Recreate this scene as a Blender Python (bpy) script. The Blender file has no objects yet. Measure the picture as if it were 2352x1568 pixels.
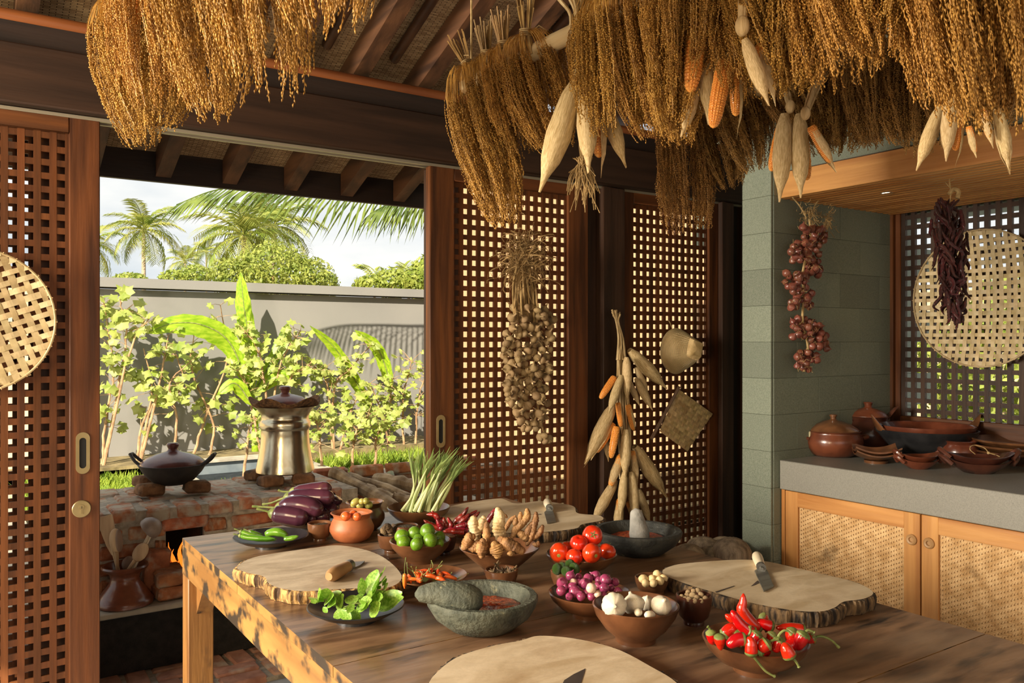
import bpy, math, random
import numpy as np
from mathutils import Vector, Matrix, Euler
random.seed(7)
R = math.radians
PI = math.pi
sc = bpy.context.scene
COL = sc.collection
H = 1.45                                   # eye height above the kitchen floor
SN, CS = 0.5580, 0.8298                    # camera looks along (SN, CS, 0)
FPX, CX, CY = 1914.0, 1176.0, 784.0

# ---------------------------------------------------------------- camera, world, sun, lights, exposure
cam = bpy.data.cameras.new('camera')
cam.sensor_width = 36.0
cam.lens = FPX / 2352 * 36
cam.clip_start = 0.02
cam.clip_end = 400
camo = bpy.data.objects.new('camera', cam)
COL.objects.link(camo)
camo.location = (0, 0, H)
camo.rotation_euler = (R(90), 0, -math.atan2(SN, CS))
sc.camera = camo

w = bpy.data.worlds.new('sky')
sc.world = w
w.use_nodes = True
nt = w.node_tree
bg = nt.nodes['Background']
tc = nt.nodes.new('ShaderNodeTexCoord')
mp = nt.nodes.new('ShaderNodeMapping')
mp.inputs['Scale'].default_value = (1.0, 1.0, 3.0)
nz = nt.nodes.new('ShaderNodeTexNoise')
nz.inputs['Scale'].default_value = 2.3
nz.inputs['Detail'].default_value = 6
nz.inputs['Roughness'].default_value = 0.55
cr = nt.nodes.new('ShaderNodeValToRGB')
cr.color_ramp.elements[0].position = 0.36
cr.color_ramp.elements[0].color = (0.52, 0.585, 0.635, 1)
cr.color_ramp.elements[1].position = 0.60
cr.color_ramp.elements[1].color = (0.86, 0.85, 0.81, 1)
nt.links.new(tc.outputs['Generated'], mp.inputs['Vector'])
nt.links.new(mp.outputs['Vector'], nz.inputs['Vector'])
nt.links.new(nz.outputs['Fac'], cr.inputs['Fac'])
nt.links.new(cr.outputs['Color'], bg.inputs['Color'])
bg.inputs['Strength'].default_value = 1.0

def light(name, kind, loc, direction, energy, color, **kw):
    l = bpy.data.lights.new(name, kind)
    l.energy = energy
    l.color = color
    for k, v in kw.items():
        setattr(l, k, v)
    o = bpy.data.objects.new(name, l)
    COL.objects.link(o)
    o.location = loc
    o.rotation_euler = Vector(direction).to_track_quat('-Z', 'Y').to_euler()
    return o

light('sun', 'SUN', (-8, -8, 9), (0.62, 0.60, -0.58), 8.5, (1.0, 0.90, 0.72), angle=R(0.6))
# unseen area lamps added: west key standing for daylight, warm left fill, rear fill
light('west_key', 'AREA', (-3.0, 2.55, 1.95), (1.0, -0.10, -0.20), 350, (1.0, 0.90, 0.74),
      shape='RECTANGLE', size=1.2, size_y=1.3)
light('warm_left_fill', 'AREA', (-1.7, 0.55, 1.55), (0.75, 1.0, 0.06), 46, (1.0, 0.76, 0.44),
      shape='RECTANGLE', size=0.8, size_y=1.2)  # no sun here: lamp added to warm the left door and rice
light('rear_fill', 'AREA', (0.3, -1.75, 2.0), (0.35, 1.0, -0.10), 9, (1.0, 0.82, 0.62),
      shape='RECTANGLE', size=3.2, size_y=1.8)  # fill added behind the camera to lift the room

sc.view_settings.view_transform = 'Standard'
sc.view_settings.look = 'None'
sc.view_settings.gamma = 1.0
sc.view_settings.use_curve_mapping = False
sc.view_settings.exposure = 0.35

# ---------------------------------------------------------------- measuring helpers (photo pixel -> place)
def ray(px, py):
    r, u = (px - CX) / FPX, (CY - py) / FPX
    return Vector((SN + r * CS, CS - r * SN, u))
def P(px, py, d):                          # point at camera distance d (along the view axis)
    v = ray(px, py)
    return Vector((v.x * d, v.y * d, H + v.z * d))
def atz(px, py, z):                        # on a level at height z
    return P(px, py, (z - H) / ray(px, py).z)
def aty(px, py, y):                        # on the plane Y = y
    return P(px, py, y / ray(px, py).y)
def atx(px, py, x):
    return P(px, py, x / ray(px, py).x)
def dep(p):
    return p[0] * SN + p[1] * CS

# ---------------------------------------------------------------- mesh builder
class MB:
    def __init__(s):
        s.v, s.f, s.m = [], [], []
    def add(s, vs, fs, mi=0):
        b = len(s.v)
        s.v.extend([tuple(p) for p in vs])
        s.f.extend([tuple(i + b for i in f) for f in fs])
        s.m.extend([mi] * len(fs))
        return b
    def box(s, c, d, rot=None, mi=0, bev=0.0, jit=0.0, rng=random):
        hx, hy, hz = d[0] / 2, d[1] / 2, d[2] / 2
        M = (Euler(rot).to_matrix() if rot is not None and not isinstance(rot, Matrix) else rot)
        if bev <= 0:
            vs = [Vector((x, y, z)) for x in (-hx, hx) for y in (-hy, hy) for z in (-hz, hz)]
            fs = [(0, 1, 3, 2), (4, 6, 7, 5), (0, 4, 5, 1), (2, 3, 7, 6), (0, 2, 6, 4), (1, 5, 7, 3)]
        else:
            b = min(bev, hx * .9, hy * .9, hz * .9)
            vs, ix = [], {}
            for sx in (-1, 1):
                for sy in (-1, 1):
                    for sz in (-1, 1):
                        j = Vector([rng.uniform(-jit, jit) for _ in range(3)]) if jit else Vector()
                        for a in range(3):
                            e = [hx - b, hy - b, hz - b]
                            e[a] += b
                            ix[(sx, sy, sz, a)] = len(vs)
                            vs.append(Vector((sx * e[0], sy * e[1], sz * e[2])) + j)
            fs = []
            for a in range(3):
                o1, o2 = [(1, 2), (2, 0), (0, 1)][a]
                for sg in (-1, 1):
                    q = []
                    for t1, t2 in ((-1, -1), (1, -1), (1, 1), (-1, 1)):
                        k = [0, 0, 0]; k[a] = sg; k[o1] = t1; k[o2] = t2
                        q.append(ix[(k[0], k[1], k[2], a)])
                    fs.append(tuple(q) if sg > 0 else tuple(reversed(q)))
            for a in range(3):
                b1, b2 = [(1, 2), (2, 0), (0, 1)][a]
                for t1 in (-1, 1):
                    for t2 in (-1, 1):
                        q = []
                        for sg, fa in ((-1, b1), (1, b1), (1, b2), (-1, b2)):
                            k = [0, 0, 0]; k[a] = sg; k[b1] = t1; k[b2] = t2
                            q.append(ix[(k[0], k[1], k[2], fa)])
                        fs.append(tuple(q) if t1 * t2 < 0 else tuple(reversed(q)))
            for sx in (-1, 1):
                for sy in (-1, 1):
                    for sz in (-1, 1):
                        q = [ix[(sx, sy, sz, a)] for a in range(3)]
                        fs.append(tuple(q) if sx * sy * sz > 0 else tuple(reversed(q)))
        if M is not None:
            vs = [M @ v for v in vs]
        c = Vector(c)
        s.add([v + c for v in vs], fs, mi)
    def lathe(s, prof, n=32, c=(0, 0, 0), mi=0, ax=None, lobes=0, lob=0.0, sq=None, twist=0.0, closed=False):
        """prof: list of (r, z); r=0 ends become poles."""
        c = Vector(c)
        rows, vs = [], []
        for k, (r, z) in enumerate(prof):
            if r <= 1e-6:
                rows.append([len(vs)]); vs.append(Vector((0, 0, z)))
            else:
                row = []
                for i in range(n):
                    a = 2 * PI * i / n
                    rr = r
                    if lobes:
                        rr = r * (1 - lob * abs(math.sin(a * lobes / 2 + twist * k)) ** 0.5 * -1 - lob)
                    x, y = rr * math.cos(a), rr * math.sin(a)
                    if sq:
                        x, y = x * sq[0], y * sq[1]
                    row.append(len(vs)); vs.append(Vector((x, y, z)))
                rows.append(row)
        fs = []
        for a, b in zip(rows, rows[1:]):
            if len(a) == 1 and len(b) == 1:
                continue
            for i in range(n):
                j = (i + 1) % n
                if len(a) == 1:
                    fs.append((a[0], b[j], b[i]))
                elif len(b) == 1:
                    fs.append((a[i], a[j], b[0]))
                else:
                    fs.append((a[i], a[j], b[j], b[i]))
        if ax is not None:
            q = Vector((0, 0, 1)).rotation_difference(Vector(ax).normalized()).to_matrix()
            vs = [q @ v for v in vs]
        s.add([v + c for v in vs], fs, mi)
    def tube(s, pts, rad, n=8, mi=0, cap=True, flat=1.0, up=None):
        pts = [Vector(p) for p in pts]
        if not hasattr(rad, '__len__'):
            rad = [rad] * len(pts)
        vs, fs = [], []
        t = (pts[1] - pts[0]).normalized()
        u = Vector(up) if up is not None else t.orthogonal()
        u = (u - t * u.dot(t)).normalized()
        for k, p in enumerate(pts):
            if k == 0: t = pts[1] - pts[0]
            elif k == len(pts) - 1: t = pts[-1] - pts[-2]
            else: t = pts[k + 1] - pts[k - 1]
            t.normalize()
            u = u - t * u.dot(t)
            if u.length < 1e-6: u = t.orthogonal()
            u.normalize()
            w_ = t.cross(u)
            for i in range(n):
                a = 2 * PI * i / n
                vs.append(p + (u * math.cos(a) + w_ * (math.sin(a) * flat)) * rad[k])
        for k in range(len(pts) - 1):
            for i in range(n):
                j = (i + 1) % n
                fs.append((k * n + i, k * n + j, (k + 1) * n + j, (k + 1) * n + i))
        if cap:
            fs.append(tuple(reversed(range(n))))
            fs.append(tuple(range((len(pts) - 1) * n, len(pts) * n)))
        s.add(vs, fs, mi)
    def ell(s, c, r, rot=None, nu=14, nv=9, mi=0, bump=0.0, rng=random):
        c = Vector(c)
        M = Euler(rot).to_matrix() if rot is not None and not isinstance(rot, Matrix) else rot
        vs, rows, fs = [], [], []
        for k in range(nv + 1):
            th = PI * k / nv
            if k in (0, nv):
                rows.append([len(vs)]); vs.append(Vector((0, 0, -r[2] * math.cos(th))))
            else:
                row = []
                for i in range(nu):
                    a = 2 * PI * i / nu
                    q = 1 + (rng.uniform(-bump, bump) if bump else 0)
                    row.append(len(vs))
                    vs.append(Vector((r[0] * math.sin(th) * math.cos(a) * q, r[1] * math.sin(th) * math.sin(a) * q, -r[2] * math.cos(th) * q)))
                rows.append(row)
        for a, b in zip(rows, rows[1:]):
            for i in range(nu):
                j = (i + 1) % nu
                if len(a) == 1: fs.append((a[0], b[j], b[i]))
                elif len(b) == 1: fs.append((a[i], a[j], b[0]))
                else: fs.append((a[i], a[j], b[j], b[i]))
        if M is not None: vs = [M @ v for v in vs]
        s.add([v + c for v in vs], fs, mi)
    def strip(s, pts, sides, mi=0, fold=None):
        """ribbon: centre points + half-width vectors; fold = vector lifting the edges (V section)."""
        vs, fs = [], []
        for k, (p, w_) in enumerate(zip(pts, sides)):
            p, w_ = Vector(p), Vector(w_)
            if fold is None:
                vs += [p - w_, p + w_]
            else:
                f_ = Vector(fold[k] if isinstance(fold, list) else fold)
                vs += [p - w_ + f_, p, p + w_ + f_]
        st = 2 if fold is None else 3
        for k in range(len(pts) - 1):
            for q in range(st - 1):
                fs.append((k * st + q, k * st + q + 1, (k + 1) * st + q + 1, (k + 1) * st + q))
        s.add(vs, fs, mi)
    def prism(s, poly, z0, z1, mi=0, mi_side=None, inset=0.0):
        n = len(poly)
        vs = [(x, y, z0) for x, y in poly] + [(x, y, z1) for x, y in poly]
        s.add(vs, [tuple(reversed(range(n))), tuple(range(n, 2 * n))], mi)
        b = len(s.v) - 2 * n
        fs = [(b + i, b + (i + 1) % n, b + n + (i + 1) % n, b + n + i) for i in range(n)]
        s.f.extend(fs); s.m.extend([mi if mi_side is None else mi_side] * n)
    def mesh(s, name, mats, smooth=True, sharp=40):
        me = bpy.data.meshes.new(name)
        me.from_pydata([tuple(v) for v in s.v], [], s.f)
        mats = mats if isinstance(mats, (list, tuple)) else [mats]
        for m_ in mats: me.materials.append(m_)
        if len(mats) > 1: me.polygons.foreach_set('material_index', s.m)
        if smooth:
            me.shade_smooth()
            if sharp: me.set_sharp_from_angle(angle=R(sharp))
        me.update()
        return me
    def obj(s, name, mats, parent=None, loc=None, rot=None, smooth=True, sharp=40, **props):
        o = bpy.data.objects.new(name, s.mesh(name, mats, smooth, sharp))
        COL.objects.link(o)
        if parent is not None: o.parent = parent
        if loc is not None: o.location = loc
        if rot is not None: o.rotation_euler = rot
        for k, v in props.items(): o[k] = v
        return o

def tag(o, label, cat, group=None):
    o['label'] = label
    o['category'] = cat
    if group: o['group'] = group
    return o
def thing(name, label, cat, loc=(0, 0, 0), rot=(0, 0, 0), group=None):
    o = bpy.data.objects.new(name, None)
    o.empty_display_size = 0.05
    COL.objects.link(o)
    o.location = loc
    o.rotation_euler = rot
    return tag(o, label, cat, group)
def inst(me, name, parent=None, loc=(0, 0, 0), rot=(0, 0, 0), scale=(1, 1, 1)):
    o = bpy.data.objects.new(name, me)
    COL.objects.link(o)
    if parent is not None: o.parent = parent
    o.location = loc
    if isinstance(rot, Matrix): o.rotation_euler = rot.to_euler()
    else: o.rotation_euler = rot
    o.scale = scale if hasattr(scale, '__len__') else (scale,) * 3
    return o
def struct(o):
    o['kind'] = 'structure'
    return o
def dup(root, loc=None, rot=None, scale=None, label=None, group=None):
    def cp(o, parent):
        c = o.copy(); COL.objects.link(c)
        c.parent = parent
        for ch in list(o.children): cp(ch, c)
        return c
    r = cp(root, None)
    if loc is not None: r.location = loc
    if rot is not None: r.rotation_euler = rot
    if scale is not None: r.scale = (scale,) * 3 if not hasattr(scale, '__len__') else scale
    if label: r['label'] = label
    if group: r['group'] = group
    return r
def frame_to(direction, up=(0, 0, 1)):
    """matrix whose Z runs along direction"""
    z = Vector(direction).normalized()
    x = Vector(up).cross(z)
    if x.length < 1e-4: x = z.orthogonal()
    x.normalize()
    y = z.cross(x)
    return Matrix((x, y, z)).transposed()
def curve(pts, n=12):
    """Catmull-Rom through pts"""
    pts = [Vector(p) for p in pts]
    q = [pts[0] * 2 - pts[1]] + pts + [pts[-1] * 2 - pts[-2]]
    out = []
    for i in range(1, len(q) - 2):
        for k in range(n):
            t = k / n
            a, b, c, d = q[i - 1], q[i], q[i + 1], q[i + 2]
            out.append(0.5 * ((2 * b) + (c - a) * t + (2 * a - 5 * b + 4 * c - d) * t * t + (3 * b - a - 3 * c + d) * t ** 3))
    out.append(pts[-1])
    return out
def lerp(a, b, t): return a + (b - a) * t
def prof(tab, t):
    for (t0, v0), (t1, v1) in zip(tab, tab[1:]):
        if t <= t1: return lerp(v0, v1, (t - t0) / max(1e-9, t1 - t0))
    return tab[-1][1]

# ---------------------------------------------------------------- materials
def srgb(*c):
    return tuple(((x / 255) / 12.92 if x / 255 <= 0.04045 else ((x / 255 + 0.055) / 1.055) ** 2.4) for x in c)
def mat(name, c1, c2=None, scale=8.0, stretch=(1, 1, 1), rough=0.6, bump=0.0, bscale=None, metal=0.0, mid=None,
        detail=5, coat=0.0, sss=0.0, trans=0.0, rnd=0.0, lo=0.35, hi=0.65, dist=0.0, spots=None, spec=None, wave=None, sheen=0.0):
    m = bpy.data.materials.new(name)
    m.use_nodes = True
    t = m.node_tree
    b = t.nodes['Principled BSDF']
    L = t.links.new
    N = t.nodes.new
    b.inputs['Roughness'].default_value = rough
    b.inputs['Metallic'].default_value = metal
    if coat: b.inputs['Coat Weight'].default_value = coat; b.inputs['Coat Roughness'].default_value = 0.12
    if sss:
        b.inputs['Subsurface Weight'].default_value = sss
        b.inputs['Subsurface Radius'].default_value = (0.01, 0.006, 0.003)
        b.inputs['Subsurface Scale'].default_value = 0.6
    if spec is not None: b.inputs['Specular IOR Level'].default_value = spec
    c2 = c2 or c1
    co = N('ShaderNodeTexCoord')
    oi = N('ShaderNodeObjectInfo')
    ad = N('ShaderNodeVectorMath'); ad.operation = 'ADD'
    sc_ = N('ShaderNodeVectorMath'); sc_.operation = 'SCALE'; sc_.inputs['Scale'].default_value = 17.0
    cb = N('ShaderNodeCombineXYZ')
    for i in range(3): L(oi.outputs['Random'], cb.inputs[i])
    L(cb.outputs[0], sc_.inputs[0])
    L(co.outputs['Object'], ad.inputs[0]); L(sc_.outputs[0], ad.inputs[1])
    mp_ = N('ShaderNodeMapping'); mp_.inputs['Scale'].default_value = stretch
    L(ad.outputs[0], mp_.inputs['Vector'])
    nz_ = N('ShaderNodeTexNoise')
    nz_.inputs['Scale'].default_value = scale; nz_.inputs['Detail'].default_value = detail
    nz_.inputs['Distortion'].default_value = dist
    L(mp_.outputs[0], nz_.inputs['Vector'])
    rp = N('ShaderNodeValToRGB')
    rp.color_ramp.elements[0].position = lo; rp.color_ramp.elements[0].color = (*c1, 1)
    rp.color_ramp.elements[1].position = hi; rp.color_ramp.elements[1].color = (*c2, 1)
    if mid:
        e = rp.color_ramp.elements.new((lo + hi) / 2); e.color = (*mid, 1)
    L(nz_.outputs['Fac'], rp.inputs['Fac'])
    out = rp.outputs['Color']
    if wave:
        wv = N('ShaderNodeTexWave'); wv.wave_type = 'BANDS'; wv.bands_direction = wave[3] if len(wave) > 3 else 'X'
        wv.inputs['Scale'].default_value = wave[0]; wv.inputs['Distortion'].default_value = wave[1]
        wv.inputs['Detail'].default_value = 2
        L(mp_.outputs[0], wv.inputs['Vector'])
        mx = N('ShaderNodeMixRGB'); mx.blend_type = 'MULTIPLY'; mx.inputs['Fac'].default_value = wave[2]
        L(out, mx.inputs['Color1']); L(wv.outputs['Color'], mx.inputs['Color2'])
        out = mx.outputs['Color']
    if spots:                                 # (color, scale, lo, hi [,stretch])
        for sp in (spots if isinstance(spots[0], tuple) and hasattr(spots[0][0], '__len__') else [spots]):
            n2 = N('ShaderNodeTexNoise'); n2.inputs['Scale'].default_value = sp[1]; n2.inputs['Detail'].default_value = 4
            if len(sp) > 4:
                m2 = N('ShaderNodeMapping'); m2.inputs['Scale'].default_value = sp[4]
                L(ad.outputs[0], m2.inputs['Vector']); L(m2.outputs[0], n2.inputs['Vector'])
            else:
                L(ad.outputs[0], n2.inputs['Vector'])
            r2 = N('ShaderNodeValToRGB')
            r2.color_ramp.elements[0].position = sp[2]; r2.color_ramp.elements[0].color = (0, 0, 0, 1)
            r2.color_ramp.elements[1].position = sp[3]; r2.color_ramp.elements[1].color = (1, 1, 1, 1)
            L(n2.outputs['Fac'], r2.inputs['Fac'])
            mx = N('ShaderNodeMixRGB')
            L(r2.outputs['Color'], mx.inputs['Fac']); L(out, mx.inputs['Color1']); mx.inputs['Color2'].default_value = (*sp[0], 1)
            out = mx.outputs['Color']
    if rnd:
        hv = N('ShaderNodeHueSaturation')
        mr = N('ShaderNodeMapRange'); mr.inputs['To Min'].default_value = 1 - rnd; mr.inputs['To Max'].default_value = 1 + rnd
        L(oi.outputs['Random'], mr.inputs['Value']); L(mr.outputs[0], hv.inputs['Value'])
        m3 = N('ShaderNodeMapRange'); m3.inputs['To Min'].default_value = 0.5 - rnd * .04; m3.inputs['To Max'].default_value = 0.5 + rnd * .04
        fr = N('ShaderNodeMath'); fr.operation = 'FRACT'
        ml = N('ShaderNodeMath'); ml.operation = 'MULTIPLY'; ml.inputs[1].default_value = 7.3
        L(oi.outputs['Random'], ml.inputs[0]); L(ml.outputs[0], fr.inputs[0]); L(fr.outputs[0], m3.inputs['Value']); L(m3.outputs[0], hv.inputs['Hue'])
        L(out, hv.inputs['Color']); out = hv.outputs['Color']
    L(out, b.inputs['Base Color'])
    if bump:
        bz = N('ShaderNodeTexNoise'); bz.inputs['Scale'].default_value = bscale or scale * 3; bz.inputs['Detail'].default_value = 4
        L(mp_.outputs[0], bz.inputs['Vector'])
        bp = N('ShaderNodeBump'); bp.inputs['Strength'].default_value = bump; bp.inputs['Distance'].default_value = 0.01
        L(bz.outputs['Fac'], bp.inputs['Height']); L(bp.outputs[0], b.inputs['Normal'])
    if trans:
        tr = N('ShaderNodeBsdfTranslucent'); L(out, tr.inputs['Color'])
        ms = N('ShaderNodeMixShader'); ms.inputs['Fac'].default_value = trans
        L(b.outputs[0], ms.inputs[1]); L(tr.outputs[0], ms.inputs[2])
        L(ms.outputs[0], t.nodes['Material Output'].inputs['Surface'])
    return m

M = {}
# timber: grain runs along the stretched axis
def wood(name, a, b_, axis='z', rough=0.42, scale=6, bump=0.12, spots=None, rnd=0.0, coat=0.0, wave=None, spec=None):
    st = {'x': (.12, 1.6, 1.6), 'y': (1.6, .12, 1.6), 'z': (1.6, 1.6, .12)}[axis]
    return mat(name, a, b_, scale=scale * 2, stretch=st, rough=rough, bump=bump, bscale=40, spots=spots, rnd=rnd, coat=coat, detail=8, dist=.4, wave=wave, spec=spec)
DK1, DK2 = srgb(64, 35, 17), srgb(108, 62, 29)
for ax in 'xyz':
    M['dark' + ax] = wood('red_brown_timber_' + ax, DK1, DK2, ax, rough=.5, rnd=.06, spec=.3)
    M['teak' + ax] = wood('teak_' + ax, srgb(168, 110, 54), srgb(204, 148, 84), ax, rough=.4, rnd=.05)
    M['raf' + ax] = wood('rafter_timber_' + ax, srgb(58, 38, 26), srgb(104, 70, 46), ax, rough=.5, rnd=.12)
for ax in 'xz':
    M['beam' + ax] = wood('dark_beam_timber_' + ax, srgb(44, 29, 20), srgb(64, 43, 30), ax, rough=.55, rnd=.08, spec=.3)
M['black_wood'] = wood('blackened_timber', srgb(26, 16, 12), srgb(44, 28, 20), 'x', rough=.6)
M['rail'] = wood('round_rail_timber', srgb(112, 60, 30), srgb(150, 88, 46), 'x', rough=.4)
M['lattice'] = wood('lattice_timber', srgb(70, 38, 17), srgb(106, 60, 28), 'z', rough=.6, spec=.25, rnd=.05)
M['table'] = mat('table_timber', srgb(104, 76, 54), srgb(152, 118, 88), scale=8, stretch=(.5, 2.6, 1), rough=.36, bump=.1, bscale=30,
                 spots=[(srgb(40, 33, 30), 9.0, .55, .72, (.5, 2.2, 1)), (srgb(160, 134, 108), 3.5, .56, .8, (.6, 1.2, 1))], detail=9, dist=.6, rnd=.06, coat=.12)
M['apron'] = mat('scorched_table_apron', srgb(130, 90, 42), srgb(170, 128, 68), scale=9, stretch=(1.5, .2, 1.5), rough=.5, bump=.15, bscale=40,
                 spots=(srgb(50, 40, 28), 17, .50, .62, (1, .7, 1)), detail=8)
M['table_leg'] = mat('table_leg_timber', srgb(116, 74, 32), srgb(156, 110, 56), scale=10, stretch=(2.2, 2.2, .2), rough=.5, bump=.15, bscale=40,
                     spots=(srgb(60, 40, 24), 9, .62, .72, (2, 2, .5)), detail=8)
M['board'] = mat('slab_end_grain', srgb(192, 168, 132), srgb(222, 202, 170), scale=5, stretch=(1, 2.4, 1), rough=.55, bump=.08, bscale=40, detail=9, dist=1.2,
                 spots=(srgb(160, 124, 84), 4, .56, .78), rnd=.04)
M['board_grey'] = mat('sky_greyed_slab', srgb(172, 152, 124), srgb(206, 188, 160), scale=6, stretch=(1, 3, 1), rough=.6, bump=.1, bscale=50, detail=9, dist=1,
                      spots=(srgb(150, 124, 94), 5, .55, .8))  # left slab greyed in colour for the sky light from the opening
M['bark'] = mat('bark', srgb(38, 28, 20), srgb(132, 104, 70), scale=70, stretch=(1, 1, .22), rough=.85, bump=1.0, bscale=70, detail=6, lo=.42, hi=.66)
M['bark_pale'] = mat('pale_bark', srgb(70, 48, 28), srgb(200, 158, 96), scale=70, stretch=(1, 1, .22), rough=.85, bump=1.0, bscale=70, detail=6, lo=.4, hi=.62)
M['bark_stain'] = mat('dark_bark_inclusion', srgb(60, 48, 42), srgb(84, 70, 60), rough=.8)
M['plaster'] = mat('grey_render', srgb(128, 126, 122), srgb(136, 133, 128), scale=1.2, rough=.9, bump=.12, bscale=160)
M['peach'] = mat('peach_render', srgb(186, 148, 108), srgb(198, 160, 120), scale=2, rough=.9)
M['cream'] = mat('cream_render', srgb(206, 178, 142), srgb(222, 196, 160), scale=2, rough=.9)
M['stone'] = mat('grey_green_lava_stone', srgb(104, 112, 96), srgb(126, 132, 116), scale=240, rough=.7, bump=.06, bscale=300, detail=2,
                 spots=(srgb(62, 66, 58), 210, .66, .72), rnd=.12)
M['worktop'] = mat('grey_terrazzo', srgb(124, 121, 112), srgb(138, 135, 125), scale=260, rough=.42, bump=.03, bscale=300, detail=2, spots=(srgb(80, 78, 72), 200, .68, .74))
M['mortar_joint'] = mat('cement_mortar', srgb(140, 130, 114), srgb(180, 168, 150), scale=30, rough=.95, bump=.7, bscale=70)
M['brick'] = mat('burnt_brick', srgb(138, 80, 50), srgb(184, 116, 76), scale=22, rough=.92, bump=.5, bscale=60, spots=(srgb(176, 160, 138), 14, .5, .7), rnd=.2)
M['brick_top'] = mat('mortar_smeared_brick', srgb(140, 84, 56), srgb(184, 122, 84), scale=22, rough=.95, bump=.6, bscale=60, spots=(srgb(178, 164, 144), 15, .40, .58), rnd=.15)
M['brick_floor'] = mat('floor_brick', srgb(152, 106, 84), srgb(184, 136, 110), scale=18, rough=.9, bump=.3, bscale=60, spots=(srgb(180, 164, 144), 10, .56, .76), rnd=.16)
M['brick_old'] = mat('sooty_brick', srgb(104, 72, 48), srgb(146, 106, 74), scale=22, rough=.95, bump=.6, bscale=60, spots=(srgb(60, 48, 40), 14, .55, .7), rnd=.15)
M['soot'] = mat('soot_black', srgb(24, 22, 20), srgb(38, 35, 31), scale=30, rough=.95, bump=.5, bscale=120)
M['floor'] = mat('grey_floor_stone', srgb(150, 152, 154), srgb(172, 173, 172), scale=20, rough=.6, bump=.05)
M['concrete'] = mat('pale_concrete', srgb(150, 142, 126), srgb(178, 170, 152), scale=9, rough=.9, bump=.2)
M['pool'] = mat('blue_grey_render', srgb(96, 106, 112), srgb(112, 120, 124), scale=9, rough=.8)
M['earth'] = mat('garden_soil', srgb(96, 84, 56), srgb(140, 124, 86), scale=9, rough=1, bump=.6)
M['grass'] = mat('grass_blades', srgb(96, 128, 30), srgb(170, 186, 66), scale=5, rough=.7, trans=.35)
for nm, a, b_, ro, cw in (('terracotta', (150, 86, 48), (184, 112, 66), .5, 0), ('clay_brown', (84, 53, 33), (118, 77, 48), .28, .45),
                          ('clay_red', (90, 46, 30), (118, 64, 42), .28, .3), ('clay_dark', (62, 34, 26), (90, 50, 36), .3, .25),
                          ('clay_lid', (88, 50, 46), (112, 66, 58), .3, .3), ('clay_black', (30, 30, 32), (46, 45, 46), .36, .1),
                          ('clay_soot', (34, 30, 28), (52, 45, 40), .6, 0)):
    M[nm] = mat(nm, srgb(*a), srgb(*b_), scale=14, rough=ro, coat=cw, bump=.05, bscale=90, rnd=.08,
                spots=(srgb(a[0] * .5, a[1] * .5, a[2] * .5), 6, .52, .95))
M['mortar'] = mat('volcanic_stone', srgb(66, 70, 58), srgb(98, 100, 84), scale=30, rough=.75, bump=.45, bscale=110, detail=6, spots=[(srgb(150, 144, 110), 36, .66, .74), (srgb(46, 48, 42), 8, .55, .75)])
M['mortar_dark'] = mat('dark_volcanic_stone', srgb(38, 39, 36), srgb(62, 62, 56), scale=30, rough=.75, bump=.4, bscale=110, spots=(srgb(150, 136, 100), 34, .68, .75))
M['pestle_grey'] = mat('grey_pestle_stone', srgb(126, 124, 118), srgb(156, 153, 146), scale=26, rough=.8, bump=.3, bscale=110)
M['sambal'] = mat('chilli_paste', srgb(150, 40, 10), srgb(214, 92, 30), scale=90, rough=.3, bump=1.0, bscale=130, coat=.5, spots=(srgb(120, 22, 6), 40, .55, .65))
M['steel'] = mat('hammered_metal', srgb(190, 180, 152), srgb(214, 204, 176), scale=10, stretch=(1, 1, .5), rough=.24, metal=1.0, bump=.06, bscale=60)
M['blade'] = mat('worn_iron', srgb(120, 118, 112), srgb(160, 158, 150), scale=20, stretch=(.3, 2, 2), rough=.42, metal=.85, bump=.06)
M['bronze'] = mat('aged_bronze', srgb(150, 132, 92), srgb(170, 152, 110), scale=12, rough=.42, metal=.7)
M['alu'] = mat('track_metal', srgb(170, 160, 140), rough=.4, metal=.6)
M['hole_shade'] = mat('dark_recess', srgb(14, 12, 10), rough=.8)  # near-black paint for the shade inside the pull's hollow and keyhole
M['bamboo_strip'] = mat('split_bamboo', srgb(170, 148, 104), srgb(204, 182, 138), scale=14, stretch=(1, 1, 1), rough=.5, rnd=.14, bump=.1, bscale=90, trans=.18)
M['bamboo_dark'] = mat('old_woven_bamboo', srgb(176, 144, 94), srgb(218, 188, 136), scale=20, rough=.45, rnd=.2, bump=.1, bscale=90, coat=.15)
M['bamboo_pole'] = mat('bamboo_pole', srgb(176, 150, 104), srgb(206, 182, 138), scale=8, stretch=(4, .3, 4), rough=.4)
M['rattan'] = mat('rattan_cane', srgb(204, 164, 112), srgb(236, 202, 152), scale=22, rough=.45, bump=.1, bscale=80, spots=(srgb(120, 92, 60), 10, .6, .8))
M['rattan_back'] = mat('rattan_backing', srgb(172, 134, 90), srgb(190, 150, 102), rough=.7)  # plain tan backing behind the woven cane
M['twine'] = mat('natural_twine', srgb(150, 122, 76), srgb(184, 156, 108), scale=60, rough=.9)
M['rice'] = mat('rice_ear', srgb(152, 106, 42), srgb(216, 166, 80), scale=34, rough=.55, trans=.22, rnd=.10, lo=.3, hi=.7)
M['rice_dark'] = mat('rice_ear_darker', srgb(126, 90, 44), srgb(186, 142, 74), scale=34, rough=.6, trans=.2, rnd=.12, lo=.3, hi=.7)  # darker tone for the right pole's sheaves
M['straw'] = mat('rice_straw', srgb(132, 96, 48), srgb(184, 146, 84), scale=30, rough=.6, trans=.15, rnd=.1)
M['husk'] = mat('dry_maize_husk', srgb(188, 156, 104), srgb(228, 202, 152), scale=20, stretch=(3, 3, .4), rough=.6, trans=.22, rnd=.1, bump=.35, bscale=60)
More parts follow.
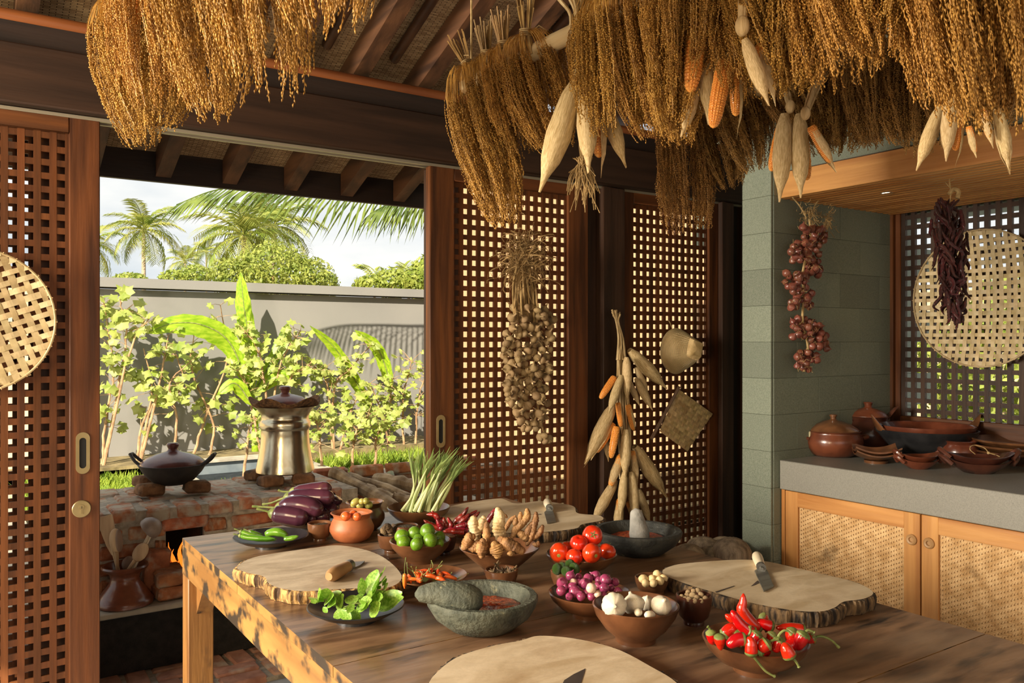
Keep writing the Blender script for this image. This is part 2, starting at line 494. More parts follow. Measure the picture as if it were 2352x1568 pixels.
M['kernel'] = mat('maize_kernels', srgb(206, 118, 40), srgb(236, 172, 86), scale=60, rough=.35, rnd=.06, coat=.15)
M['garlic'] = mat('garlic_skin', srgb(214, 200, 172), srgb(240, 230, 208), scale=10, stretch=(3, 3, .3), rough=.45, sss=.15, bump=.1, bscale=40, spots=(srgb(188, 156, 120), 9, .62, .8, (3, 3, .5)))
M['garlic_old'] = mat('dried_garlic_skin', srgb(116, 92, 60), srgb(182, 152, 106), scale=20, rough=.6, bump=.3, bscale=90, rnd=.15)
M['fibre'] = mat('dried_fibre', srgb(120, 94, 54), srgb(174, 142, 92), scale=20, rough=.8, rnd=.1)
M['shallot'] = mat('shallot_skin', srgb(108, 22, 60), srgb(178, 76, 116), scale=12, stretch=(4, 4, .4), rough=.28, coat=.3, rnd=.12, spots=(srgb(232, 200, 190), 9, .62, .82, (1, 1, .5)))
M['shallot_pale'] = mat('peeled_shallot', srgb(226, 180, 160), srgb(240, 214, 190), scale=10, rough=.3, coat=.2, sss=.1)
M['shallot_dry'] = mat('dry_shallot_skin', srgb(82, 32, 34), srgb(140, 80, 62), scale=18, stretch=(3, 3, .5), rough=.38, coat=.15, rnd=.2, spots=(srgb(200, 150, 96), 14, .58, .75))
M['lime'] = mat('lime_skin', srgb(70, 112, 18), srgb(122, 160, 40), scale=12, rough=.32, coat=.2, bump=.12, bscale=200, rnd=.12, sss=.05)
M['lime_dark'] = mat('kaffir_lime_skin', srgb(34, 62, 16), srgb(70, 100, 32), scale=20, rough=.45, bump=.6, bscale=90, rnd=.1)
M['olive'] = mat('olive_green_skin', srgb(134, 132, 56), srgb(176, 168, 88), scale=12, rough=.35, coat=.2, rnd=.1)
M['tomato'] = mat('tomato_skin', srgb(200, 42, 16), srgb(216, 62, 22), scale=1.2, rough=.16, coat=.5, rnd=.08, sss=.08)
M['tomato_small'] = mat('small_tomato_skin', srgb(216, 84, 34), srgb(232, 116, 60), scale=6, rough=.2, coat=.4)
M['red_chilli'] = mat('red_chilli_skin', srgb(176, 14, 10), srgb(214, 30, 18), scale=12, rough=.16, coat=.6, rnd=.08)
M['dry_chilli'] = mat('dried_chilli_skin', srgb(74, 10, 12), srgb(140, 22, 22), scale=40, rough=.28, coat=.4, bump=.5, bscale=60, rnd=.25)
M['black_chilli'] = mat('old_dried_chilli_skin', srgb(26, 12, 10), srgb(84, 24, 18), scale=18, rough=.35, coat=.15, bump=.6, bscale=60, rnd=.3)
M['orange_chilli'] = mat('orange_chilli_skin', srgb(214, 62, 18), srgb(242, 130, 50), scale=10, rough=.22, coat=.4, rnd=.1)
M['green_chilli'] = mat('green_chilli_skin', srgb(62, 112, 20), srgb(112, 156, 44), scale=10, rough=.22, coat=.4, rnd=.1)
M['stem'] = mat('green_stem', srgb(84, 98, 42), srgb(136, 142, 78), scale=30, rough=.5, rnd=.1)
M['eggplant'] = mat('aubergine_skin', srgb(54, 28, 44), srgb(92, 48, 62), scale=7, rough=.2, coat=.4, rnd=.15, spots=(srgb(126, 100, 44), 7, .68, .8))
M['ginger'] = mat('ginger_skin', srgb(188, 156, 106), srgb(226, 202, 158), scale=30, rough=.6, bump=.5, bscale=80, rnd=.12, spots=(srgb(110, 78, 44), 22, .58, .72))
M['turmeric'] = mat('turmeric_skin', srgb(118, 82, 44), srgb(184, 138, 84), scale=30, rough=.65, bump=.7, bscale=80, rnd=.18, spots=(srgb(66, 46, 26), 18, .54, .7))
M['nut'] = mat('candlenut', srgb(212, 180, 122), srgb(238, 214, 162), scale=20, rough=.5, bump=.2, bscale=60, rnd=.06)
M['nutmeg'] = mat('nutmeg_shell', srgb(148, 120, 84), srgb(190, 162, 120), scale=30, rough=.6, bump=.5, bscale=90, rnd=.12)
M['spice'] = mat('dark_spice', srgb(70, 54, 38), srgb(122, 98, 68), scale=40, rough=.85, bump=.5, rnd=.2)
M['seed'] = mat('seed_mix', srgb(50, 42, 30), srgb(110, 92, 62), scale=200, rough=.8, bump=1, bscale=300)
M['leaf'] = mat('kaffir_leaf', srgb(112, 164, 44), srgb(176, 208, 96), scale=12, rough=.35, trans=.35, rnd=.15)
M['lemongrass'] = mat('lemongrass', srgb(150, 166, 92), srgb(206, 208, 150), scale=10, stretch=(4, 4, .2), rough=.5, trans=.12, rnd=.12)
M['lemongrass_leaf'] = mat('lemongrass_blade', srgb(96, 124, 58), srgb(160, 178, 104), scale=8, rough=.5, trans=.25, rnd=.12)
M['shrub_leaf'] = mat('shrub_leaf', srgb(140, 160, 62), srgb(196, 202, 116), scale=6, rough=.5, trans=.45, rnd=.16)
M['bark_stem'] = mat('shrub_stem', srgb(140, 106, 76), srgb(186, 152, 112), scale=14, rough=.8)
M['banana'] = mat('banana_leaf', srgb(132, 174, 28), srgb(186, 210, 60), scale=30, stretch=(.3, 3, 1), rough=.4, trans=.5, rnd=.05)
M['palm'] = mat('palm_frond', srgb(112, 132, 44), srgb(178, 176, 88), scale=2, rough=.6, trans=.35, rnd=.15)
M['palm_near'] = mat('near_palm_frond', srgb(74, 96, 36), srgb(134, 150, 66), scale=4, rough=.5, trans=.35, rnd=.1)
M['palm_trunk'] = mat('palm_trunk', srgb(150, 132, 108), srgb(184, 166, 140), scale=4, stretch=(1, 1, 4), rough=.9)
M['tree'] = mat('tree_foliage', srgb(116, 136, 44), srgb(178, 184, 88), scale=3, rough=.6, trans=.4, rnd=.1)
M['coconut'] = mat('dry_coconut_husk', srgb(104, 90, 72), srgb(156, 140, 116), scale=12, stretch=(3, 3, .4), rough=.85, bump=.6, bscale=60, rnd=.15)
M['spoon'] = mat('utensil_wood', srgb(170, 140, 104), srgb(200, 170, 132), scale=12, stretch=(3, 3, .3), rough=.6, rnd=.12)
M['spoon_dark'] = mat('dark_utensil_wood', srgb(110, 86, 68), srgb(138, 110, 88), scale=12, stretch=(3, 3, .3), rough=.6)
M['coconut_shell'] = mat('coconut_shell', srgb(110, 92, 80), srgb(146, 128, 112), scale=20, rough=.45)
M['coir'] = mat('palm_fibre', srgb(70, 46, 26), srgb(130, 92, 54), scale=60, rough=.95, bump=.9, bscale=120)
M['handle'] = mat('pale_handle_wood', srgb(206, 190, 158), srgb(226, 212, 184), scale=10, rough=.5)
M['handle_brown'] = mat('brown_handle_wood', srgb(150, 112, 70), srgb(184, 142, 94), scale=10, stretch=(1, 1, .3), rough=.5)
M['log'] = mat('firewood_bark', srgb(120, 98, 72), srgb(190, 168, 136), scale=16, stretch=(1, 1, .3), rough=.9, bump=.7, bscale=40)
M['pipe'] = mat('pale_green_bamboo', srgb(140, 150, 124), srgb(176, 180, 150), scale=8, rough=.6)
M['pale_paint'] = mat('cream_plastic', srgb(200, 188, 150), rough=.5)
def emit(name, col, s, c2=None):
    m = bpy.data.materials.new(name); m.use_nodes = True
    t = m.node_tree; b = t.nodes['Principled BSDF']
    b.inputs['Base Color'].default_value = (*col, 1)
    b.inputs['Emission Color'].default_value = (*col, 1); b.inputs['Emission Strength'].default_value = s
    return m
M['flame'] = emit('flame', (1.0, .22, .02), 1.1)
M['ember'] = emit('ember', (1.0, .08, .01), 1.2)
M['lamp'] = emit('lamp_glow', (1.0, .85, .55), 6)

# ================================================================= the building
YW = 3.25                                  # plane of the sliding lattice doors
XC = 3.135                                 # face of the stone wall end
YD = 2.52                                  # stone side wall of the alcove
XK = 3.19                                  # front of the worktop and of the hood
XW = 4.12                                  # lattice window behind the worktop

# --- floor with brick paving outside the door
b = MB(); b.box((1.0, .76, -.05), (6.4, 5.55, .1))
floor = struct(b.obj('floor', M['floor'], smooth=False))
b = MB(); b.box((1.0, 3.72, -.027), (6.4, .38, .09))
floor2 = struct(b.obj('floor_paving', M['mortar_joint'], smooth=False))
brk = []
for k in range(5):
    b = MB(); b.box((0, 0, 0), (.185, .088, .05), bev=.008, jit=.004, rng=random.Random(k))
    brk.append(b.mesh('brick', M['brick_floor']))
x = -.35
k = 0
while x < 2.6:
    for j in range(2):
        if (k + j) % 2 == 0:
            for q in (-.053, .053):
                inst(brk[random.randrange(5)], 'brick', floor2, (x + .1, 3.625 + j * .2 + q, .0 + random.uniform(0, .006)), (0, 0, random.uniform(-.05, .05) + (k % 2) * PI * 0))
        else:
            for q in (-.053, .053):
                inst(brk[random.randrange(5)], 'brick', floor2, (x + .1 + q, 3.625 + j * .2, .0 + random.uniform(0, .006)), (0, 0, PI / 2 + random.uniform(-.05, .05)))
    x += .213; k += 1

# --- unseen walls shading the room (opened above a parapet for west and south lamps)
def wall(name, boxes, m, **kw):
    b = MB()
    for c, d in boxes: b.box(c, d)
    return struct(b.obj(name, m, smooth=False))
wall('wall_left', [((-2.1, .7, .45), (.2, 5.4, .9)), ((-2.1, .7, 3.6), (.2, 5.4, 2.1)), ((-2.1, 3.2, 1.7), (.2, .4, 1.7)), ((-2.1, -1.0, 1.7), (.2, 2.0, 1.7))], M['cream'])
wall('wall_back', [((1.0, -2.1, .45), (6.4, .2, .9)), ((1.0, -2.1, 3.65), (6.4, .2, 2.4)), ((3.4, -2.1, 1.7), (1.6, .2, 1.7)), ((-1.9, -2.1, 1.7), (.4, .2, 1.7))], M['cream'])
wall('wall_front_left', [((-1.3, YW + .02, 1.12), (1.7, .09, 2.24))], M['darkz'])

# --- far wall: beam, plates and posts
wf = struct(MB().obj('wall_far', M['beamx']))
b = MB(); b.box((1.0, 3.265, 2.335), (6.2, .16, .2), bev=.006); b.obj('lintel_beam', M['beamx'], wf)
b = MB(); b.box((1.0, 3.275, 2.475), (6.2, .10, .09), bev=.004); b.obj('wall_plate', M['black_wood'], wf)
b = MB(); b.tube([(-2.0, 3.24, 2.535), (4.1, 3.24, 2.535)], .024, 12); b.obj('round_rail', M['rail'], wf)
for y in (3.235, 3.285):
    b = MB(); b.box((1.0, y, 2.226), (5.6, .012, .012)); b.obj('door_track', M['alu'], wf, smooth=False)
for nm, x0, x1, y0, y1 in (('jamb', 1.778, 1.945, 3.32, 3.365), ('post', 2.632, 2.715, 3.27, 3.34), ('post', 2.715, 2.86, 3.215, 3.34),
                           ('post', 3.565, 3.66, 3.20, 3.34), ('post', 3.66, 3.76, 3.24, 3.34), ('post', 3.76, 4.2, 3.215, 3.34)):
    b = MB(); b.box(((x0 + x1) / 2, (y0 + y1) / 2, 1.115), (x1 - x0, y1 - y0, 2.23), bev=.004); b.obj(nm, M['beamz'], wf)

PITCH = .0465
def lattice_door(n, x0, x1, sl, sr, ncol, z0=.03, z1=2.222, y=YW, lx=None):
    """one lattice panel in the plane Y=y: frame members and every single lattice bar"""
    d = struct(MB().obj('door_%d' % n, M['darkz']))
    th = .042
    for a, c in ((x0, x0 + sl), (x1 - sr, x1)):
        q = MB(); q.box(((a + c) / 2, y, (z0 + z1) / 2), (c - a, th, z1 - z0), bev=.003); q.obj('stile', M['darkz'], d)
    zt, zb_ = 2.166, .16
    for a, c in ((zt, z1), (z0, zb_)):
        q = MB(); q.box(((x0 + sl + x1 - sr) / 2, y, (a + c) / 2), (x1 - sr - x0 - sl, th, c - a), bev=.003); q.obj('top_rail' if a == zt else 'bottom_rail', M['darkx'], d)
    xa, xb = x0 + sl, x1 - sr
    p = (xb - xa) / ncol
    bw = p * .45
    q = MB(); q.box((0, 0, 0), (bw, .011, zt - zb_ + .01)); vm = q.mesh('lattice_upright', M['lattice'], smooth=False)
    for i in range(ncol + 1):
        w_ = xa + i * p
        if i in (0, ncol):
            h = MB(); h.box((0, 0, 0), (bw / 2, .011, zt - zb_ + .01)); hm = h.mesh('lattice_upright', M['lattice'], smooth=False)
            inst(hm, 'lattice_upright', d, (w_ + (bw / 4 if i == 0 else -bw / 4), y, (zt + zb_) / 2))
        else:
            inst(vm, 'lattice_upright', d, (w_, y, (zt + zb_) / 2))
    q = MB(); q.box((0, 0, 0), (xb - xa + .01, .010, PITCH * .46)); hm = q.mesh('lattice_bar', M['lattice'], smooth=False)
    nr = int(round((zt - zb_) / PITCH))
    for i in range(nr + 1):
        inst(hm, 'lattice_bar', d, ((xa + xb) / 2, y, zt - PITCH * .26 - i * (zt - zb_ - PITCH * .3) / nr))
    return d
def flush_pull(d, x, z):
    """bronze flush pull let into a stile"""
    q = MB()
    pts = [(.022 * math.cos(a), .05 * (1 if math.sin(a) >= 0 else -1) + .022 * math.sin(a)) for a in [2 * PI * (i + .5) / 28 for i in range(28)]]
    inn = [(.011 * math.cos(a), .042 * (1 if math.sin(a) >= 0 else -1) + .011 * math.sin(a)) for a in [2 * PI * (i + .5) / 28 for i in range(28)]]
    n = 28
    f0 = YW - .021
    vs = [(x + a, f0 + .002, z + c) for a, c in pts] + [(x + a, f0 - .003, z + c) for a, c in pts] + [(x + a, f0 - .003, z + c) for a, c in inn] + [(x + a, f0 - .0008, z + c) for a, c in inn]
    fs = []
    for r_ in range(3):
        for i in range(n):
            fs.append((r_ * n + i, r_ * n + (i + 1) % n, (r_ + 1) * n + (i + 1) % n, (r_ + 1) * n + i))
    q.add(vs, fs)
    h = q.obj('flush_pull', M['bronze'], d)
    q = MB(); q.add([(x + a, f0 - .0007, z + c) for a, c in inn], [tuple(range(n))]); q.obj('recess_shade', M['hole_shade'], h, smooth=False)
d1 = lattice_door(1, -.43, .4315, .1, .0955, 14)
p_ = aty(190, 1040, YW - .02); flush_pull(d1, p_.x, p_.z)
p_ = aty(187, 1168, YW - .021)
q = MB(); q.lathe([(0, 0), (.030, 0), (.030, .003), (.028, .005), (0, .005)], 28, (p_.x, p_.y, p_.z), ax=(0, -1, 0)); lk = q.obj('lock_plate', M['bronze'], d1)
q = MB(); q.lathe([(0, .005), (.0085, .005), (.0085, .008), (0, .008)], 16, (p_.x, p_.y, p_.z + .006), ax=(0, -1, 0)); q.box((p_.x, p_.y - .0055, p_.z - .008), (.007, .004, .016)); q.obj('key_cylinder', M['bronze'], lk)
q = MB(); q.box((p_.x, p_.y - .0085, p_.z + .006), (.0016, .001, .008)); q.obj('keyhole_shade', M['hole_shade'], lk, smooth=False)
d2 = lattice_door(2, 1.739, 2.628, .122, .123, 14)
p_ = aty(1012, 990, YW - .02); flush_pull(d2, p_.x, p_.z)
d3 = lattice_door(3, 2.862, 3.563, .070, .072, 12)
d4 = lattice_door(4, -.53, .335, .1, .105, 14, y=3.318)

# --- roof: woven mat on squared rafters with round battens between
def zr(y): return 2.20 + .4 * (4.2 - y)    # underside of the squared rafters
m = bpy.data.materials.new('woven_roof_mat'); m.use_nodes = True
t = m.node_tree; bs = t.nodes['Principled BSDF']; bs.inputs['Roughness'].default_value = .8
tc_ = t.nodes.new('ShaderNodeTexCoord'); mp_ = t.nodes.new('ShaderNodeMapping'); mp_.inputs['Scale'].default_value = (1, 1, 1)
br = t.nodes.new('ShaderNodeTexBrick'); br.offset = .5; br.inputs['Scale'].default_value = 1.0
br.inputs['Brick Width'].default_value = .042; br.inputs['Row Height'].default_value = .0068; br.inputs['Mortar Size'].default_value = .0013
br.inputs['Color1'].default_value = (*srgb(214, 184, 140), 1); br.inputs['Color2'].default_value = (*srgb(166, 132, 94), 1); br.inputs['Mortar'].default_value = (*srgb(66, 46, 32), 1)
t.links.new(tc_.outputs['Object'], mp_.inputs[0]); t.links.new(mp_.outputs[0], br.inputs['Vector']); t.links.new(br.outputs['Color'], bs.inputs['Base Color'])
bp = t.nodes.new('ShaderNodeBump'); bp.inputs['Strength'].default_value = .8; bp.inputs['Distance'].default_value = .006; bp.invert = True
t.links.new(br.outputs['Fac'], bp.inputs['Height']); t.links.new(bp.outputs[0], bs.inputs['Normal'])
M['mat'] = m
b = MB()
y0, y1 = -2.3, 4.2
YS = 3.42                                   # the deep eave stops right of the opening
for xa, xb, ya, yb_ in ((-2.3, 2.3, y0, y1), (2.3, 5.0, y0, YS)):
    b.add([(xa, ya, zr(ya) + .145), (xb, ya, zr(ya) + .145), (xb, yb_, zr(yb_) + .145), (xa, yb_, zr(yb_) + .145),
           (xa, ya, zr(ya) + .25), (xb, ya, zr(ya) + .25), (xb, yb_, zr(yb_) + .25), (xa, yb_, zr(yb_) + .25)],
          [(0, 3, 2, 1), (4, 5, 6, 7), (0, 1, 5, 4), (1, 2, 6, 5), (2, 3, 7, 6), (3, 0, 4, 7)])
roof = struct(b.obj('ceiling', M['mat'], smooth=False))
ln = (y1 - y0)
q = MB()
hw = .034
vs = []
for y in (y0, y1 - .015):
    for x in (-hw, hw):
        for z in (0.02, .135): vs.append((x, y, zr(y) + z))
q.add(vs, [(0, 1, 3, 2), (4, 6, 7, 5), (0, 4, 5, 1), (2, 3, 7, 6), (0, 2, 6, 4), (1, 5, 7, 3)])
rm = q.mesh('rafter', M['rafy'], smooth=False)
q = MB()
vs = [(x, y, zr(y) + z) for y in (y0, YS) for x in (-hw, hw) for z in (0.02, .135)]
q.add(vs, [(0, 1, 3, 2), (4, 6, 7, 5), (0, 4, 5, 1), (2, 3, 7, 6), (0, 2, 6, 4), (1, 5, 7, 3)])
rms = q.mesh('rafter', M['rafy'], smooth=False)
q = MB(); q.tube([(0, y0, zr(y0) + .118), (0, 3.3, zr(3.3) + .118)], .022, 10); pm_ = q.mesh('batten', M['rafy'])
for k in range(-9, 13):
    inst(rm if .83 + .307 * k < 2.25 else rms, 'rafter', roof, (.83 + .307 * k, 0, 0))
    if k % 2 == 0 or k < 3:
        inst(pm_, 'batten', roof, (.83 + .307 * k + .155, 0, 0))
b = MB(); b.box((0.0, 4.215, 2.285), (4.6, .03, .16)); b.obj('fascia_board', M['black_wood'], roof, smooth=False)

# --- stone wall end and alcove side, clad in courses of stone tiles
b = MB(); b.box(((3.15 + 4.3) / 2, (YD + .012 + 2.69) / 2, 1.3), (4.3 - 3.15, 2.69 - YD - .012, 2.6))
wr = struct(b.obj('wall_right', M['stone'], smooth=False))
hh = .169
tz = [1.45 - (868 - 784) * 3.9 / 1914 + hh * i for i in range(-8, 8)]
tl = MB(); tl.box((0, 0, 0), (.015, .168, hh - .0008), bev=.0012); tlm = tl.mesh('stone_tile', M['stone'], smooth=False)
t2 = MB(); t2.box((0, 0, 0), (.334, .012, hh - .0008), bev=.0012); t2m = t2.mesh('stone_tile', M['stone'], smooth=False)
for i, z in enumerate(tz):
    inst(tlm, 'stone_tile', wr, (XC + .0075, YD + .0865, z + hh / 2))
    off = 0 if i % 2 else .168
    xs = XC + .016
    while xs < 4.3:
        w_ = .336
        if xs == XC + .016 and off: w_ = off
        o = inst(t2m, 'stone_tile', wr, (xs + w_ / 2, YD + .006, z + hh / 2))
        if w_ != .336: o.scale = (w_ / .336, 1, 1)
        xs += w_
b = MB(); b.box((3.30, 1.0, 2.75), (.17, 3.1, 1.04)); b.box((4.30, .9, 3.2), (.2, 6.2, 2.2)); b.box((4.30, 2.97, 1.2), (.1, .56, 2.4))
struct(b.obj('wall_right_upper', M['stone'], smooth=False))
b = MB(); b.box((4.2, -1.2, 1.4), (.2, 1.9, 2.8)); struct(b.obj('wall_right_south', M['stone'], smooth=False))

# --- hood over the worktop: fascia, slatted soffit, downlight
hood = thing('hood', 'teak fronted hood with a slatted soffit above the stone worktop', 'hood', (0, 0, 0))
b = MB(); b.box((XK + .012, 1.25, 2.173), (.024, 2.54, .118), bev=.002); b.obj('fascia', M['teaky'], hood)
q = MB(); q.box((0, 0, 0), (.030, 2.54, .022), bev=.002); sm = q.mesh('soffit_slat', M['teaky'])
x = XK + .04
while x < XW:
    inst(sm, 'soffit_slat', hood, (x, 1.25, 2.124)); x += .050
b = MB(); b.box((3.66, 1.25, 2.195), (.9, 2.54, .09)); b.obj('soffit_backing', M['beamx'], hood, smooth=False)
p_ = atz(2037, 443, 2.114)
b = MB(); b.lathe([(.020, 0), (.026, -.003), (.028, 0)], 20, (p_.x, p_.y, 2.115)); dl = b.obj('downlight_ring', M['alu'], hood)
b = MB(); b.lathe([(0, 0), (.020, 0)], 20, (p_.x, p_.y, 2.1135)); b.obj('lens', M['lamp'], dl)

# --- lattice window behind the worktop
wn = struct(MB().obj('window_1', M['darkz']))
def ywin(px): v = ray(px, 784); return XW * v.y / v.x
for a, c, m_, xx in ((2.475, 2.505, 'darkz', XW + .01), (2.503, 2.605, 'darkz', XW - .012)):
    q = MB(); q.box((xx, (a + c) / 2, 1.55), (.05, c - a, 1.2), bev=.003); q.obj('mullion', M[m_], wn)
WP = .0525
zt, zb_ = 2.155, 1.06
q = MB(); q.box((XW, 1.2, 1.02), (.05, 2.55, .09), bev=.003); q.obj('bottom_rail', M['darky'], wn)
q = MB(); q.box((XW, 1.2, 2.19), (.05, 2.55, .075), bev=.003); q.obj('top_rail', M['darky'], wn)
q = MB(); q.box((0, 0, 0), (.020, WP * .41, zt - zb_)); vm = q.mesh('lattice_upright', M['beamz'], smooth=False)  # bars darkened in colour to look backlit; the doors use lattice timber
y = 2.463
while y > .9:
    inst(vm, 'lattice_upright', wn, (XW, y, (zt + zb_) / 2)); y -= WP
for y in (2.615, 2.655, 2.69): inst(vm, 'lattice_upright', wn, (XW + .02, y, (zt + zb_) / 2))
q = MB(); q.box((0, 0, 0), (.018, 1.62, WP * .41)); hm = q.mesh('lattice_bar', M['beamx'], smooth=False)
q = MB(); q.box((0, 0, 0), (.018, .12, WP * .41)); hm2 = q.mesh('lattice_bar', M['lattice'], smooth=False)
z = zt - WP * .2
while z > zb_:
    inst(hm, 'lattice_bar', wn, (XW, 1.665, z)); inst(hm2, 'lattice_bar', wn, (XW + .02, 2.65, z)); z -= WP
b = MB(); b.box((XW, 1.1, .5), (.06, 3.3, .95)); struct(b.obj('wall_under_window', M['stone'], smooth=False))
b = MB(); b.box((XW + .02, .12, 1.6), (.1, 1.5, 1.3)); struct(b.obj('wall_beside_window', M['stone'], smooth=False))

# --- garden ground, garden wall with coping, neighbouring and added walls
b = MB(); b.box((6, 40, -.3), (130, 73.0, .5)); g = struct(b.obj('ground', M['earth'], smooth=False))
b = MB(); b.box((-1, 7.2, .06), (18, 4.8, .12)); struct(b.obj('ground_bed', M['earth'], smooth=False))
b = MB(); b.box((2.0, 9.2, .175), (6.0, .8, .13)); struct(b.obj('ground_planter', M['earth'], smooth=False))
b = MB(); b.box((-3.0, 6.4, .095), (6.9, 5.6, .09)); struct(b.obj('floor_court', M['concrete'], smooth=False))
b = MB(); b.box((-1.5, 9.7, 1.0), (20, .2, 2.0)); wg = struct(b.obj('wall_garden', M['plaster'], smooth=False))
b = MB(); b.box((-1.5, 9.68, 2.067), (20, .34, .10)); b.obj('coping', M['plaster'], wg, smooth=False)
b = MB(); b.box((6.6, 6.6, 1.7), (6.0, .2, 3.4)); struct(b.obj('wall_neighbour', M['peach'], smooth=False))
b = MB(); b.box((-2.5, 9.3, 1.05), (6.9, .2, 2.1)); struct(b.obj('wall_backing_left', M['cream'], smooth=False))  # pale wall added to brighten the view through the left door's lattice
b = MB(); b.box((15.2, 3.0, 1.2), (.2, 18, 2.4)); struct(b.obj('wall_east', M['cream'], smooth=False))

# ================================================================= brick stove outside the door
stove = thing('brick_stove', 'long red brick wood-burning stove with a blackened plinth outside the open door', 'stove')
XL, XR_ = .43, 1.75
b = MB(); b.box(((XL + XR_) / 2, 4.30, .155), (XR_ - XL, .84, .25)); b.obj('plinth', M['soot'], stove, smooth=False)
b = MB(); b.box(((XL + XR_) / 2, 4.27, .293), (XR_ - XL, .84, .026), bev=.006); b.obj('ledge', M['concrete'], stove)
FX0, FX1, FZ = .815, .985, .588
b = MB()
b.box(((XL + FX0) / 2, 4.385, .475), (FX0 - XL, .65, .34)); b.box(((FX1 + XR_) / 2, 4.385, .475), (XR_ - FX1, .65, .34))
b.box(((FX0 + FX1) / 2, 4.385, (FZ + .645) / 2), (FX1 - FX0, .65, .645 - FZ))
b.box(((XL + XR_) / 2, 4.375, .664), (XR_ - XL, .67, .05))
core = b.obj('mortar_core', M['mortar_joint'], stove, smooth=False)
b = MB(); b.box(((FX0 + FX1) / 2, 4.5, .45), (.2, .02, .3)); b.box((FX0 + .004, 4.3, .45), (.01, .42, .29)); b.box((FX1 - .004, 4.3, .45), (.01, .42, .29)); b.box((.9, 4.3, .31), (.18, .42, .012))
b.obj('firebox_lining', M['soot'], stove, smooth=False)
hb, sb, tbk = [], [], []
for k in range(5):
    b = MB(); b.box((0, 0, 0), (.112, .205, .062), bev=.01, jit=.005, rng=random.Random(k + 20)); hb.append(b.mesh('brick', M['brick'])); tbk.append(b.mesh('brick', M['brick_top']))
    b = MB(); b.box((0, 0, 0), (.205, .05, .056), bev=.009, jit=.005, rng=random.Random(k + 40)); sb.append(b.mesh('brick', M['brick']))
for r_ in range(3):
    x = XL + .07 + (.07 if r_ % 2 else 0)
    while x < XR_ - .03:
        inst((hb if r_ == 0 and random.random() < .3 else tbk)[random.randrange(5)], 'brick', stove, (x, 4.135 + r_ * .222 + (random.uniform(-.006, .004) if r_ == 0 else 0), .662 + random.uniform(-.003, .006)), (random.uniform(-.02, .02), random.uniform(-.02, .02), random.uniform(-.04, .04)))
        x += .139
for r_ in range(4):
    z = .588 - r_ * .074
    x = XL + .1 + (.11 if r_ % 2 else 0)
    while x < XR_ - .05:
        x0, x1 = x - .1, x + .1
        if not (z < .6 and x1 > FX0 and x0 < FX1):
            inst(sb[random.randrange(5)], 'brick', stove, (x, 4.07, z), (0, random.uniform(-.02, .02), random.uniform(-.02, .02)))
        elif x0 < FX0 - .04:
            o = inst(sb[0], 'brick', stove, ((x0 + FX0) / 2, 4.07, z)); o.scale = ((FX0 - x0) / .205, 1, 1)
        elif x1 > FX1 + .04:
            o = inst(sb[1], 'brick', stove, ((x1 + FX1) / 2, 4.07, z)); o.scale = ((x1 - FX1) / .205, 1, 1)
        x += .228
inst(sb[2], 'brick', stove, (.90, 4.062, .612), (0, .01, 0))
inst(hb[1], 'brick', stove, (FX0 - .05, 4.03, .41), (PI / 2, 0.1, .2))
for k, (dx, z) in enumerate(((0, .337), (.006, .398))):
    t_ = inst(hb[k + 1], 'loose_brick', None, (.805 + dx, 3.99, z), (0, 0, .12 - k * .2), (1.15, 1.0, .95))
    tag(t_, ['lower rough brick on the ledge in front of the fire', 'upper rough brick stacked on the ledge in front of the fire'][k], 'brick')
# fire
fire = thing('fire', 'small orange wood fire burning inside the firebox of the brick stove', 'fire', (.895, 4.2, .33))
for k, (x, y, h_, r_) in enumerate(((-.03, -.02, .15, .008), (-.012, 0, .11, .012), (.03, .03, .15, .012), (-.02, -.06, .07, .011), (.035, -.05, .10, .010), (-.045, .02, .09, .007))):
    b = MB()
    pts = [Vector((x + .014 * math.sin(k + 5 * s_), y, .02 + h_ * s_)) for s_ in [i / 8 for i in range(9)]]
    b.tube(pts, [r_ * (math.sin(PI * min(1, .15 + s_ * .85)) ** .8) * (1.25 - s_) + .0008 for s_ in [i / 8 for i in range(9)]], 8); b.obj('flame', M['flame'], fire)
for k in range(7):
    b = MB(); b.ell((random.uniform(-.055, .055), random.uniform(-.09, .06), .006), (.018, .016, .012), nu=7, nv=5, bump=.2); b.obj('ember', M['ember'], fire)
for k, (a, c, r_) in enumerate((((.80, 3.965, .318), (.875, 4.3, .43), .017), ((.86, 4.02, .325), (.93, 4.36, .36), .02), ((.95, 4.06, .325), (.87, 4.36, .37), .016))):
    b = MB(); a, c = Vector(a), Vector(c)
    pts = [a.lerp(c, i / 6) + Vector((random.uniform(-.004, .004), 0, random.uniform(-.004, .004))) for i in range(7)]
    b.tube(pts, [r_ * random.uniform(.85, 1.1) for _ in pts], 9)
    tag(b.obj('firewood_stick', M['log']), ['knobbly firewood stick leaning out of the stove mouth on the left', 'charred stick lying in the middle of the stove mouth', 'short stick at the right of the stove mouth'][k], 'firewood')

